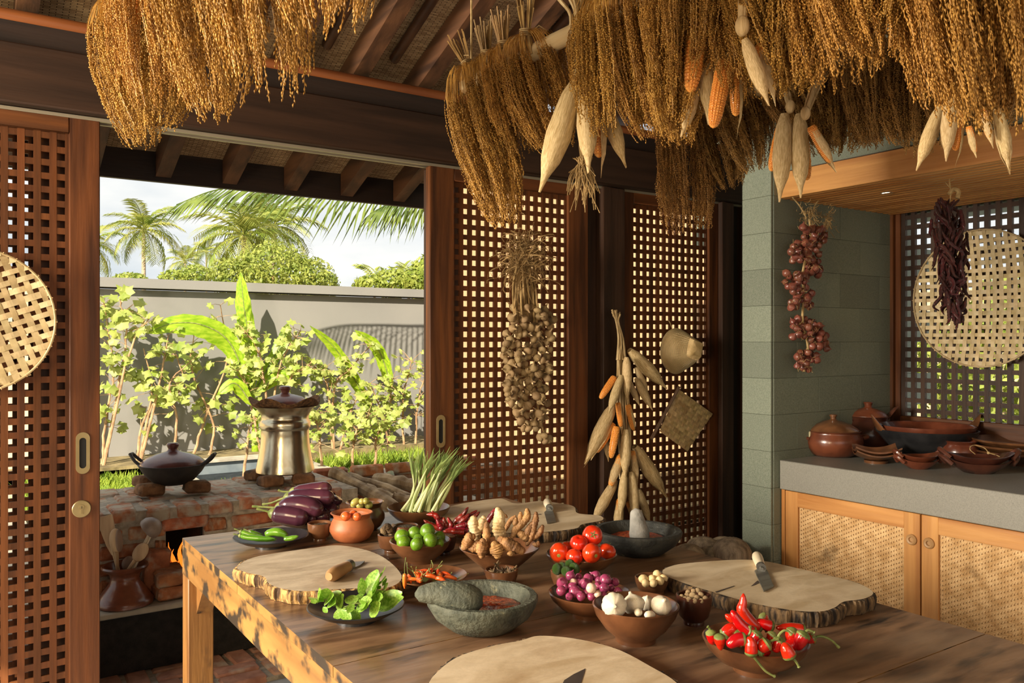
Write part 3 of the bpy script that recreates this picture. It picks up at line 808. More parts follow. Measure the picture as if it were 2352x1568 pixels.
# pots on the stove
def brick_rest(px, py, z, rot, lab, sc_=1.0):
    p_ = atz(px, py, z)
    o = inst(M['_rest'], 'support_brick', None, (p_.x, p_.y, z + .031 * sc_), (0, 0, rot), sc_)
    tag(o, lab, 'brick', None)
b = MB(); b.box((0, 0, 0), (.12, .10, .06), bev=.012, jit=.005, rng=random.Random(5)); M['_rest'] = b.mesh('support_brick', M['brick_old'])
ZS = .698
wp = aty(397, 1084, 4.36)
brick_rest(344, 1138, ZS, .1, 'front left brick under the black covered wok')
brick_rest(452, 1131, ZS, -.1, 'front right brick under the black covered wok')
brick_rest(338, 1117, ZS, .3, 'back left brick under the black covered wok')
wok = thing('covered_wok', 'black clay wok with a brown domed lid on bricks on the stove', 'pot', (wp.x, wp.y, ZS + .045))
b = MB(); b.lathe([(0, 0), (.06, .002), (.10, .022), (.135, .06), (.158, .098), (.162, .104), (.155, .104), (.13, .062), (0, .02)], 40); b.obj('bowl', M['clay_soot'], wok)
b = MB(); b.lathe([(.153, .103), (.15, .112), (.125, .133), (.08, .152), (.035, .163), (.026, .168), (.022, .178), (.028, .19), (.03, .198), (.024, .206), (.0, .208)], 40); b.obj('lid', M['clay_lid'], wok)
for sx in (-1, 1):
    b = MB()
    ax = Vector((CS, -SN, 0)) * sx
    sd = Vector((SN, CS, 0))
    pts = [ax * .150 + Vector((0, 0, .098)), ax * .180 + Vector((0, 0, .122)), ax * .205 + Vector((0, 0, .15))]
    for q in (-1, 1): b.tube(curve([pts[0] + sd * q * .03, pts[1] + sd * q * .026, pts[2] + sd * q * .012], 5), .008, 7)
    b.tube([pts[2] - sd * .016, pts[2] + sd * .016], .008, 7); b.obj('handle', M['clay_soot'], wok)
sp = aty(655, 1085, 4.40)
brick_rest(621, 1117, ZS, .2, 'front brick under the tall metal steamer', .95)
brick_rest(697, 1111, ZS, -.3, 'right brick under the tall metal steamer', .95)
brick_rest(590, 1102, ZS, .6, 'left brick under the tall metal steamer', .95)
st = thing('steamer', 'tall hammered metal rice steamer on bricks on the stove', 'steamer', (sp.x, sp.y, ZS + .052))
pr = [(0, 0), (.145, 0), (.153, .006), (.152, .02), (.146, .05), (.138, .09), (.130, .14), (.126, .19), (.125, .225), (.127, .232), (.133, .24), (.133, .27), (.128, .278), (.124, .285), (.123, .295), (.130, .315), (.145, .338), (.160, .350), (.163, .353), (.158, .352), (.14, .335), (.118, .30), (.118, .2), (0, .19)]
b = MB(); b.lathe(pr, 48); b.obj('body', M['steel'], st)
b = MB()
n = 44
vs, fs = [], []
for k, (r_, z) in enumerate(((.10, .345), (.15, .352), (.178, .372), (.186, .386), (.182, .390), (.165, .375), (.11, .36))):
    for i in range(n):
        a = 2 * PI * i / n
        wv = .018 * math.sin(a * 5 + 1) * max(0, (r_ - .12) / .066)
        vs.append(((r_ + wv * .3) * math.cos(a), (r_ + wv * .3) * math.sin(a), z + wv))
for k in range(6):
    for i in range(n): fs.append((k * n + i, k * n + (i + 1) % n, (k + 1) * n + (i + 1) % n, (k + 1) * n + i))
b.add(vs, fs); b.obj('fibre_collar', M['coir'], st)
b = MB(); b.lathe([(.128, .366), (.12, .38), (.09, .402), (.05, .414), (.03, .418), (.022, .426), (.024, .438), (.032, .448), (.030, .458), (.018, .462), (0, .463)], 36); b.obj('clay_lid', M['clay_lid'], st)

# clay jar of utensils on the stove ledge
jp = aty(287, 1384, 3.955)
jar = thing('utensil_jar', 'glazed red-brown clay jar with a flared foot on the stove ledge', 'jar', (jp.x, jp.y, .306))
b = MB(); b.lathe([(0, 0), (.108, 0), (.116, .006), (.117, .02), (.112, .03), (.106, .034), (.100, .046), (.085, .068), (.066, .092), (.058, .115), (.062, .135), (.078, .15), (.092, .158), (.096, .166), (.092, .173), (.082, .172), (.066, .155), (.046, .12), (.05, .04), (0, .03)], 44); b.obj('body', M['clay_red'], jar)
def utensil(name, label, px0, py0, px1, py1, kind, dy=0.0, m1='spoon', m2=None):
    """handle foot at (px0,py0), head tip at (px1,py1), measured at the jar's distance"""
    a, c = aty(px0, py0, 3.955 + dy * .2), aty(px1, py1, 3.955 + dy)
    L_ = (c - a).length
    foot = a - (c - a).normalized() * .10
    t_ = thing(name, label, 'utensil', foot)
    A, C = Vector(), c - foot
    b = MB()
    if kind == 'spoon':
        hd = C * .66
        b.tube([A, A.lerp(hd, .5), hd], [.006, .007, .009], 8)
        b.obj('handle', M[m1], t_)
        b = MB()
        cc = C * .83; Mx = frame_to(C, (SN, CS, 0))
        b.ell(cc, (.030, .010, C.length * .19), Mx, 16, 12); b.obj('spoon_bowl', M[m1], t_)
        if m2:
            b = MB(); b.ell(cc + Vector((CS, -SN, 0)) * .014 + Vector((-SN, -CS, 0)) * .003, (.0175, .0095, C.length * .175), Mx, 12, 10); b.obj('dark_half', M[m2], t_)
    elif kind == 'spatula':
        Mx = frame_to(C, (SN, CS, 0))
        b.tube([A, C * .6], [.007, .008], 8); b.obj('handle', M[m1], t_)
        b = MB()
        pts = []
        for q, wd in ((.5, .010), (.62, .022), (.8, .030), (1.0, .034)):
            pts.append((q, wd))
        L2 = C.length
        vs = [Mx @ Vector((s_ * wd, f_, q * L2)) for f_ in (-.004, .004) for q, wd in pts for s_ in (-1, 1)]
        fs = []
        for f_ in (0, 8):
            for k in range(3): fs.append((f_ + 2 * k, f_ + 2 * k + 1, f_ + 2 * k + 3, f_ + 2 * k + 2))
        for k in range(3):
            for s_ in (0, 1): fs.append((2 * k + s_, 2 * k + 2 + s_, 8 + 2 * k + 2 + s_, 8 + 2 * k + s_))
        fs += [(0, 1, 9, 8), (6, 7, 15, 14)]
        b.add(vs, fs); b.obj('blade', M[m1], t_, smooth=False)
    elif kind == 'ladle':
        b.tube([A, C * .9], [.006, .006], 8)
        b.tube([A + Vector((.012, -.006, 0)), C * .86 + Vector((.010, -.005, 0))], [.005, .004], 8)
        h_ = b.obj('handle', M[m1], t_)
        b = MB()
        b.lathe([(.050, .0), (.048, .02), (.036, .04), (.018, .052), (0, .056), (.0, .050), (.034, .036), (.045, .018), (.048, 0)], 24, C * .93 + Vector((-.016, .01, -.012)), ax=Vector((CS * .75, -SN * .75, .62)))
        b.obj('coconut_cup', M[m2], t_)
    return t_
utensil('wooden_spatula', 'pale wooden spatula at the back left of the clay jar', 272, 1310, 240, 1185, 'spatula', .05)
utensil('wooden_spoon', 'two-tone wooden spoon standing upright in the clay jar', 270, 1312, 265, 1216, 'spoon', -.02, 'spoon', 'spoon_dark')
utensil('coconut_ladle', 'coconut shell ladle with a pale stick handle in the clay jar', 297, 1314, 358, 1197, 'ladle', .0, 'handle', 'coconut_shell')
utensil('wooden_spoon', 'pale oval wooden spoon leaning to the right in the clay jar', 292, 1312, 335, 1250, 'spoon', -.05, 'spoon')
utensil('wooden_spoon', 'short dark wooden spoon deep in the middle of the clay jar', 292, 1316, 297, 1278, 'spoon', .03, 'spoon_dark')

# low wall and firewood to the right of the stove
lw = thing('low_brick_wall', 'low brick wall behind the firewood right of the stove', 'wall')
b = MB(); b.box((2.45, 4.75, .33), (1.5, .2, .62)); b.obj('mortar_core', M['mortar_joint'], lw, smooth=False)
for r_ in range(3):
    x = 1.85 + (.1 if r_ % 2 else 0)
    while x < 3.0:
        inst(sb[random.randrange(5)], 'brick', lw, (x, 4.66, .672 - r_ * .075), (0, random.uniform(-.02, .02), random.uniform(-.03, .03)), (1, 1.2, 1.1)); x += .23
b = MB(); b.box((2.2, 4.35, .265), (.85, .55, .5)); 
tag(b.obj('firewood_bench', M['concrete'], smooth=False), 'rough concrete bench under the firewood right of the stove', 'bench')
lw2 = (((768, 1086), (905, 1165), 4.5, 4.0, .038, 'long grey split log sloping down from the end of the stove'),
       ((800, 1092), (960, 1150), 4.55, 4.15, .03, 'thin log behind the long sloping log'),
       ((860, 1098), (1000, 1122), 4.6, 4.3, .04, 'thick mossy log behind the lemongrass bowl'),
       ((840, 1125), (950, 1160), 4.3, 4.05, .035, 'short log lowest in the firewood pile'),
       ((900, 1140), (985, 1160), 4.15, 4.0, .03, 'thin stick at the front of the firewood pile'))
for a, c, ya, yc, r_, lab in lw2:
    a, c = aty(*a, ya), aty(*c, yc)
    b = MB(); o_ = a.copy()
    pts = [(a.lerp(c, i / 9) - o_) + Vector((random.uniform(-.006, .006), random.uniform(-.006, .006), random.uniform(-.006, .006))) for i in range(10)]
    b.tube(pts, [r_ * random.uniform(.85, 1.12) for _ in pts], 10)
    t_ = b.obj('firewood_log', M['log'], loc=o_, smooth=False); tag(t_, lab, 'firewood')
b = MB(); a, c = aty(896, 1085, 4.58), aty(905, 1125, 4.5)
b.tube([Vector(), (c - a)], .022, 12); tag(b.obj('bamboo_pipe', M['pipe'], loc=a), 'pale green bamboo pipe standing against the low brick wall', 'pipe')

# ================================================================= garden
leafm = []
def leaf_mesh(seed):
    rng = random.Random(seed)
    b = MB()
    pts = []
    for k in range(11):
        a = -2.5 + 5.0 * k / 10
        rr = (.075 if k % 2 == 0 else .052) * (1.0 - .12 * abs(a)) * rng.uniform(.9, 1.1)
        pts.append((rr * math.cos(a), rr * math.sin(a), -.018 * abs(math.sin(a)) + rng.uniform(-.008, .008)))
    vs = [(0, 0, .008)] + pts
    b.add(vs, [(0, i, i + 1) for i in range(1, 11)])
    return b.mesh('leaf', M['shrub_leaf'])
for k in range(4): leafm.append(leaf_mesh(k))
def shrub(label, stems, nleaf, seed, size=1.0, group=None):
    rng = random.Random(seed)
    gz = .24 if stems[0][0].y > 8.8 else .12
    for s_ in stems:
        if s_[0].z > gz: s_[0].z = gz - .01
    base = stems[0][0]
    t_ = thing('garden_shrub', label, 'shrub', base)
    tips = []
    for pts, r0 in [(s_[1:] if False else s_, .016) for s_ in stems]:
        c_ = curve([p - base for p in pts], 5)
        c_ = [p + Vector((rng.uniform(-.008, .008), rng.uniform(-.008, .008), 0)) for p in c_]
        b = MB(); n_ = len(c_)
        b.tube(c_, [lerp(r0, .005, i / (n_ - 1)) for i in range(n_)], 7); b.obj('stem', M['bark_stem'], t_)
        tips += [(c_[i], i / (n_ - 1)) for i in range(n_)]
    tips = [q for q in tips if q[1] > .32]
    tw = MB()
    for k in range(nleaf):
        p, f_ = tips[rng.randrange(len(tips))]
        L_ = rng.uniform(.05, .22)
        dv = Vector((rng.uniform(-1, 1), rng.uniform(-.8, .6), rng.uniform(-.25, .8))).normalized()
        e = p + dv * L_
        tw.tube([p, p + dv * L_ * .6 + Vector((0, 0, .01)), e], [.0035, .0025, .002], 4, cap=False)
        nrm = Vector((rng.uniform(-.8, .5), rng.uniform(-1.2, .1), rng.uniform(.2, 1.0))).normalized()
        dn = Vector((dv.x, dv.y, -.5 + rng.uniform(-.3, .3)))
        x_ = (dn - nrm * dn.dot(nrm)).normalized(); y_ = nrm.cross(x_)
        Mx = Matrix((x_, y_, nrm)).transposed()
        inst(leafm[rng.randrange(4)], 'leaf', t_, e, Mx, size * rng.uniform(.6, 1.15))
    tw.obj('twigs', M['bark_stem'], t_)
    return t_
def pl(y, *pp): return [aty(a, c, y) for a, c in pp]
shrub('leafy shrub at the left edge of the opening, tallest against the grey wall', [pl(9.1, (236, 1065), (240, 980), (260, 850), (240, 700)), pl(9.1, (238, 1065), (275, 870), (290, 760), (275, 690)), pl(9.0, (238, 1065), (300, 800), (350, 720))], 95, 1, 1.2)
shrub('thin shrub with a bent pale stem behind the covered wok', [pl(9.15, (315, 1065), (322, 990), (350, 900), (330, 800)), pl(9.15, (318, 1065), (350, 930), (420, 890), (400, 800)), pl(9.05, (320, 1065), (370, 860), (385, 770))], 62, 2, 1.2)
shrub('slender shrub between the covered wok and the steamer', [pl(9.2, (475, 1065), (490, 980), (440, 850), (445, 770)), pl(9.2, (440, 1060), (470, 960), (520, 830), (505, 700)), pl(9.05, (400, 1060), (405, 960), (390, 880), (440, 830))], 62, 3, 1.2)
shrub('dense bright shrub behind the steamer', [pl(9.0, (610, 1075), (610, 900), (590, 800), (560, 760)), pl(9.0, (610, 1075), (640, 850), (690, 760)), pl(8.9, (610, 1075), (660, 880), (720, 840)), pl(9.0, (605, 1075), (570, 900), (545, 850))], 150, 4)
shrub('shrub with a forked grey trunk right of the steamer', [pl(8.95, (768, 1070), (765, 900), (800, 850), (855, 790)), pl(8.95, (768, 1070), (750, 880), (720, 840)), pl(8.85, (770, 1070), (800, 960), (830, 900))], 110, 5)
shrub('twiggy pale shrub beside the right door edge', [pl(8.85, (893, 1075), (896, 960), (900, 870)), pl(8.85, (930, 1075), (925, 930), (945, 830)), pl(8.85, (950, 1075), (960, 930), (978, 850)), pl(8.85, (905, 1075), (880, 960), (850, 880))], 150, 6, .85)
shrub('low bushy shrub below the steamer on the right', [pl(7.6, (740, 1090), (735, 1000), (720, 950)), pl(7.6, (810, 1085), (815, 1000), (850, 950)), pl(7.6, (860, 1085), (865, 1010), (890, 960))], 130, 7, .9)
shrub('low shrub at the left of the steamer foot', [pl(7.9, (560, 1090), (570, 1000), (590, 960)), pl(7.9, (600, 1090), (620, 1010), (630, 980))], 40, 8, .9)

def banana_leaf(parent, o_, pts, wid, droop, n=14):
    c_ = curve([p - o_ for p in pts], 6)
    b = MB(); m_ = len(c_)
    L_, Rr = [], []
    for k, p in enumerate(c_):
        t_ = k / (m_ - 1)
        tg = (c_[min(k + 1, m_ - 1)] - c_[max(k - 1, 0)]).normalized()
        w_ = wid * prof([(0, .12), (.12, .7), (.35, 1), (.7, .9), (.9, .5), (1, .04)], t_) * (1 + .06 * math.sin(k * 2.1))
        sd = tg.cross(Vector((-SN, -CS, .25)).normalized()).normalized()
        L_.append(p + sd * w_ * .9 + Vector((-SN, -CS, 0)) * droop * w_ + Vector((0, 0, -w_ * .15)))
        Rr.append(p - sd * w_ * .9 + Vector((-SN, -CS, 0)) * droop * w_ * .4 + Vector((0, 0, -w_ * .15)))
    vs, fs = [], []
    for k in range(m_): vs += [L_[k], L_[k].lerp(c_[k], .5) + Vector((-.2, -.3, .3)) * .012, c_[k], Rr[k].lerp(c_[k], .5) + Vector((-.2, -.3, .3)) * .012, Rr[k]]
    for k in range(m_ - 1):
        for q in range(4): fs.append((k * 5 + q, k * 5 + q + 1, (k + 1) * 5 + q + 1, (k + 1) * 5 + q))
    b.add(vs, fs)
    o = b.obj('banana_leaf', M['banana'], parent)
    b = MB(); b.tube(c_, [lerp(.012, .003, k / (m_ - 1)) for k in range(m_)], 6); b.obj('midrib', M['stem'], o)
def banana(label, base, leaves):
    t_ = thing('banana_plant', label, 'banana plant', base)
    b = MB(); tp = leaves[0][0][0] - base
    b.tube(curve([Vector(), tp * .5 + Vector((.02, 0, 0)), tp], 4), [.045, .043, .041, .039, .037, .034, .03, .027, .024], 10); b.obj('pseudostem', M['banana'], t_)
    for pts, w_, dr in leaves: banana_leaf(t_, base, pts, w_, dr)
yb = 9.2
banana('young banana plant with one upright leaf and one arching leaf', aty(585, 1075, yb),
       [(pl(yb, (580, 900), (572, 780), (560, 700), (553, 625)), .11, .25),
        (pl(yb - .1, (575, 900), (530, 790), (470, 748), (400, 742), (335, 765)), .135, .1),
        (pl(yb + .1, (585, 900), (640, 800), (655, 770), (662, 740)), .09, .2),
        (pl(yb - .3, (580, 930), (540, 880), (500, 905)), .08, .1),
        (pl(yb - .2, (590, 900), (648, 860), (662, 890)), .08, .1)])
banana('young banana plant with two leaves curling to the left near the right door', aty(880, 1075, 9.1),
       [(pl(9.1, (860, 960), (820, 880), (770, 800), (712, 748)), .075, .2),
        (pl(9.0, (898, 900), (885, 840), (860, 790), (815, 758)), .085, .2)])

def frond_mesh(name, m_, seed, n=26, L_=1.0, droop=.55, lw=.022, ll=.36):
    rng = random.Random(seed)
    b = MB()
    pts = [Vector((L_ * s_ * (1 - .12 * s_), 0, L_ * (.28 * s_ - droop * s_ ** 2.2))) for s_ in [i / 12 for i in range(13)]]
    b.tube(pts, [lerp(.012, .003, i / 12) * L_ for i in range(13)], 5)
    for i in range(n):
        s_ = .12 + .86 * i / (n - 1)
        k = min(11, int(s_ * 12)); p = pts[k].lerp(pts[k + 1], s_ * 12 - k); tg = (pts[k + 1] - pts[k]).normalized()
        l_ = L_ * ll * prof([(0, .6), (.3, 1), (.75, .85), (1, .35)], s_) * rng.uniform(.85, 1.1)
        for sd in (-1, 1):
            d0 = (tg * .75 + Vector((0, sd, 0)) + Vector((0, 0, .15 + rng.uniform(-.15, .15)))).normalized()
            q0, q1, q2 = p, p + d0 * l_ * .5 + Vector((0, 0, -.03 * l_)), p + d0 * l_ * .9 + Vector((0, 0, -.42 * l_))
            w_ = tg.cross(Vector((0, 0, 1))).cross(d0)
            w_ = (tg - d0 * tg.dot(d0)).normalized() * lw * L_ * .5 + Vector((0, 0, .3 * lw * L_))
            b.add([q0 - w_ * .5, q0 + w_ * .5, q1 - w_, q1 + w_, q2], [(0, 1, 3, 2), (2, 3, 4)])
    return b.mesh(name, m_)
fm = [frond_mesh('frond', M['palm'], k) for k in range(3)]
def palm(label, px, py, d, L_, nf, seed, lean=0.0):
    rng = random.Random(seed)
    c = P(px, py, d)
    t_ = thing('palm_tree', label, 'palm tree', (c.x + lean, c.y, 0))
    top = Vector((-lean, 0, c.z))
    b = MB(); b.tube(curve([Vector(), top * .5 + Vector((lean * .2, 0, 0)), top], 6), [.016 * L_ * 5 * lerp(1.3, .8, i / 12) * .6 for i in range(13)], 9); b.obj('trunk', M['palm_trunk'], t_)
    for k in range(nf):
        a = 2 * PI * k * .382 + rng.uniform(-.2, .2)
        up = lerp(-.75, .9, (k + .5) / nf)
        o = inst(fm[k % 3], 'frond', t_, top, (0, 0, 0), L_ * rng.uniform(.9, 1.1))
        o.rotation_euler = (Matrix.Rotation(a, 3, 'Z') @ Matrix.Rotation(-up * 1.15, 3, 'Y')).to_euler()
    b = MB()
    for k in range(5): b.ell(top + Vector((.05 * L_ * math.cos(k * 1.26), .05 * L_ * math.sin(k * 1.26), -.05 * L_)), (.035 * L_,) * 3, nu=8, nv=6)
    b.obj('coconuts', M['olive'], t_)
palm('coconut palm with a full round crown beyond the wall at the left', 330, 527, 55, 2.9, 22, 1)
palm('tall coconut palm cut by the left door edge', 205, 560, 60, 2.9, 18, 2)
palm('coconut palm with drooping fronds above the round tree', 560, 540, 46, 3.3, 24, 3)
palm('coconut palm behind and right of the one above the round tree', 628, 520, 52, 3.3, 22, 7)
palm('small far palm between the two large palm crowns', 425, 600, 85, 2.7, 16, 4)
palm('smallest far palm just left of the round tree', 474, 578, 95, 2.4, 16, 5)
# near palm whose frond reaches across the top of the opening
t_ = thing('near_palm_tree', 'palm standing close by whose frond hangs across the top of the view', 'palm tree', aty(1060, 1075, 8.2))
o_ = Vector(t_.location)
tp = aty(1060, 440, 8.2) - o_
b = MB(); b.tube(curve([Vector(), tp * .5 + Vector((.1, 0, 0)), tp], 5), [.12 - .004 * i for i in range(11)], 10); b.obj('trunk', M['palm_trunk'], t_)
def big_frond(pp, y, seed, ll, vert):
    rng = random.Random(seed)
    b = MB(); c_ = curve([p - o_ for p in pl(y, *pp)], 8); n_ = len(c_)
    b.tube(c_, [lerp(.02, .004, i / (n_ - 1)) for i in range(n_)], 6)
    for i in range(n_ - 1):
        for h_ in (0,):
            p = c_[i].lerp(c_[i + 1], h_); tg = (c_[i + 1] - c_[i]).normalized(); f_ = (i + h_) / (n_ - 1)
            for sd in (-1, 1):
                l_ = ll * prof([(0, .8), (.4, 1), (.8, .8), (1, .45)], f_) * rng.uniform(.8, 1.1)
                d0 = (tg * (.2 + 1.2 * f_) + Vector((0, sd * .55, 0)) + Vector((0, 0, -vert * (1 - .72 * f_) + rng.uniform(-.12, .12)))).normalized()
                w_ = (tg - d0 * tg.dot(d0)).normalized() * .012
                q1, q2 = p + d0 * l_ * .5, p + d0 * l_ + Vector((0, 0, -l_ * .16))
                b.add([p - w_ * .5, p + w_ * .5, q1 - w_, q1 + w_, q2], [(0, 1, 3, 2), (2, 3, 4)])
    b.obj('frond', M['palm_near'], t_)
big_frond(((1060, 442), (940, 452), (820, 446), (700, 432), (590, 424), (490, 438), (405, 470)), 8.2, 3, .56, 1.3)
big_frond(((1060, 442), (985, 448), (910, 462), (850, 490)), 8.0, 5, .5, 1.5)
big_frond(((1060, 442), (1090, 420), (1150, 440), (1220, 520)), 8.1, 6, .5, .8)
big_frond(((1060, 442), (1040, 400), (960, 380), (880, 400)), 8.4, 8, .5, .8)

def foliage(label, name, blobs, nl, size, seed, trunk=None, m_='tree'):
    rng = np.random.default_rng(seed)
    c0 = blobs[0][0]
    t_ = thing(name, label, 'tree' if 'tree' in name else 'shrub', (c0.x, c0.y, 0))
    base = np.array((c0.x, c0.y, 0))
    V, F = [], []
    wts = np.array([bl[1] ** 2 for bl in blobs]); wts = wts / wts.sum()
    for (c, r_, sq), wt in zip(blobs, wts):
        k = int(nl * wt)
        d_ = rng.normal(size=(k, 3)); d_ /= np.linalg.norm(d_, axis=1)[:, None]
        pos = np.array(c) - base + d_ * (r_ * rng.uniform(.72, 1.05, (k, 1))) * np.array((1, 1, sq))
        n_ = d_ + rng.normal(size=(k, 3)) * .55; n_ /= np.linalg.norm(n_, axis=1)[:, None]
        u = np.cross(n_, rng.normal(size=(k, 3))); u /= np.linalg.norm(u, axis=1)[:, None]
        w_ = np.cross(n_, u)
        s_ = size * rng.uniform(.6, 1.2, (k, 1))
        q = np.stack([pos - u * s_, pos + w_ * s_ * .45, pos + u * s_, pos - w_ * s_ * .45], 1)
        b0 = len(V) * 0 + sum(len(a) for a in V)
        V.append(q.reshape(-1, 3)); F.append((np.arange(k * 4).reshape(-1, 4) + b0))
    me = bpy.data.meshes.new('foliage'); me.from_pydata(np.concatenate(V).tolist(), [], np.concatenate(F).tolist()); me.materials.append(M[m_])
    o = inst(me, 'foliage', t_); o['kind'] = 'stuff'
    if trunk:
        b = MB(); b.tube([Vector((0, 0, 0)), Vector((trunk * .5, 0, c0.z * .5)), Vector((0, 0, c0.z))], [trunk, trunk * .8, trunk * .5], 9); b.obj('trunk', M['bark_stem'], t_)
        for k in range(4):
            c = blobs[k % len(blobs)][0]
            b = MB(); b.tube([Vector((0, 0, c0.z * .55)), (Vector(c) - Vector(base)) * .95], [trunk * .5, trunk * .2], 7); b.obj('branch', M['bark_stem'], t_)
foliage('broad round leafy tree beyond the grey wall', 'round_tree', [(P(630, 630, 30), 1.45, .8), (P(560, 640, 30), 1.0, .85), (P(700, 640, 30), 1.1, .75), (P(525, 635, 30), .75, .9), (P(745, 655, 30), .6, .8)], 9000, .085, 1, .18)
foliage('low leafy tree beyond the wall at the right of the opening', 'leafy_tree', [(P(900, 650, 24), .55, .8), (P(850, 655, 24), .5, .6), (P(955, 645, 24), .6, .9), (P(1000, 640, 24), .8, .9)], 4500, .085, 2, .12)
foliage('row of pale shrubs showing just above the wall at the left', 'far_shrub', [(P(400, 640, 40), .7, .6), (P(300, 645, 40), .8, .5), (P(450, 635, 40), .8, .7)], 3000, .1, 3)
# feathery shoots of the low tree
b = MB()
rng = random.Random(4)
for k in range(9):
    a = P(880 + rng.uniform(-40, 90), 640, 22); e = a + Vector((rng.uniform(-.6, .6), 0, rng.uniform(.25, .55)))
    c_ = curve([a, a.lerp(e, .5) + Vector((0, 0, .1)), e], 6)
    b.tube(c_, .008, 4)
    for p in c_[3:]:
        for sd in (-1, 1):
            b.add([p, p + Vector((sd * .06, .02, -.02)), p + Vector((sd * .13, .03, -.06)), p + Vector((sd * .06, -.02, -.05))], [(0, 1, 2, 3)])
tag(b.obj('feathery_shoots', M['tree']), 'feathery leafy shoots rising above the low tree at the right', 'tree')['kind'] = 'stuff'
# bushes outside the lattice window
for k, (y, z, r_) in enumerate(((8.8, 1.0, 1.4), (5.7, 1.0, 1.45), (2.6, 1.1, 1.4))):
    foliage(['bush outside the lattice window, farthest to the left', 'middle bush outside the lattice window', 'bush outside the lattice window, nearest to the right'][k], 'hedge_bush',
            [(Vector((12.6, y, z)), r_, .95)], 5000, .1, 10 + k)
# grass
rng = np.random.default_rng(5)
V, F = [], []
def blades(x0, x1, y0, y1, n_, h_):
    for k in range(n_):
        x, y = rng.uniform(x0, x1), rng.uniform(y0, y1)
        a = rng.uniform(0, 6.28); hh_ = h_ * rng.uniform(.5, 1.2); l_ = rng.normal(size=2) * hh_ * .5
        b0 = len(V)
        w_ = .012
        V.extend([(x - w_ * math.cos(a), y - w_ * math.sin(a), .11), (x + w_ * math.cos(a), y + w_ * math.sin(a), .11), (x + l_[0], y + l_[1], .11 + hh_)])
        F.append((b0, b0 + 1, b0 + 2))
blades(.4, 3.4, 7.2, 7.75, 2600, .10); blades(3.2, 5.2, 8.2, 9.2, 2600, .12); blades(.5, 1.5, 7.7, 8.8, 2000, .1)
me = bpy.data.meshes.new('grass'); me.from_pydata(V, [], F); me.materials.append(M['grass'])
o = inst(me, 'grass'); o['kind'] = 'stuff'; tag(o, 'sunlit tufts of grass in the garden bed behind the stove', 'grass')
# low basin with a pale rim
bp_ = atz(545, 1068, .26)
bs_ = thing('garden_basin', 'low blue-grey basin with a pale stone rim behind the stove', 'basin', (bp_.x, bp_.y, .1))
b = MB()
for c, d in (((0, .55, .06), (1.3, .1, .16)), ((0, -.95, .06), (1.3, .1, .16)), ((-.6, -.2, .06), (.1, 1.4, .16)), ((.6, -.2, .06), (.1, 1.4, .16)), ((0, -.2, .01), (1.1, 1.4, .02))): b.box(c, d)
b.obj('tank', M['pool'], bs_, smooth=False)
for c, d in (((0, .55, .15), (1.36, .18, .03)), ((0, -.95, .15), (1.36, .18, .03)), ((-.6, -.2, .15), (.18, 1.32, .03)), ((.6, -.2, .15), (.18, 1.32, .03))):
    b = MB(); b.box(c, d, bev=.004); b.obj('rim_slab', M['concrete'], bs_)
b = MB(); b.box((.9, 8.95, .17), (3.0, .3, .10), bev=.01); struct(b.obj('trim_1', M['concrete']))

# ================================================================= worktop, cabinet and the pots on it
b = MB(); b.box((3.65, .9, .833), (.92, 3.235, .134), bev=.003)
wt = b.obj('worktop', M['worktop']); tag(wt, 'thick grey terrazzo worktop over the teak cabinet', 'worktop')
cab = thing('cabinet', 'teak cabinet with woven rattan doors under the grey worktop', 'cabinet')
b = MB(); b.box((3.46, .9, .39), (.48, 3.2, .74)); b.obj('carcass', M['teakz'], cab, smooth=False)
b = MB(); b.box((3.215, 2.506, .383), (.03, .018, .766), bev=.001); b.obj('side_trim', M['teakz'], cab)
def rattan_panel(y0, y1, z0, z1):
    """twill-woven cane: bent horizontal strands over thin uprights"""
    b = MB(); px_, pz_ = .0115, .0062
    ny, nz = int((y1 - y0) / px_), int((z1 - z0) / pz_)
    for j in range(nz):
        for i in range(ny):
            if (i + j) % 3 == 0: continue
            y, z = y0 + (i + .5) * px_, z0 + (j + .5) * pz_
            h, w_ = pz_ * .49, px_ * .6
            f = 0 if (i + j) % 3 == 1 else .0
            b.add([(0, y - w_, z - h), (0, y + w_, z - h), (0, y + w_, z + h), (0, y - w_, z + h), (-.0032, y - w_ * .5, z), (-.0032, y + w_ * .5, z)],
                  [(0, 4, 5, 1), (3, 2, 5, 4), (0, 3, 4), (1, 5, 2)])
    for i in range(ny):
        y = y0 + (i + .5) * px_
        for j in range(nz):
            if (i + j) % 3: continue
            z = z0 + (j + .5) * pz_
            w_ = px_ * .2
            b.add([(-.0012, y - w_, z - pz_ * .85), (-.0012, y + w_, z - pz_ * .85), (-.0045, y - w_, z), (-.0045, y + w_, z), (-.0012, y - w_, z + pz_ * .85), (-.0012, y + w_, z + pz_ * .85)],
                  [(0, 2, 3, 1), (2, 4, 5, 3)])
    return b
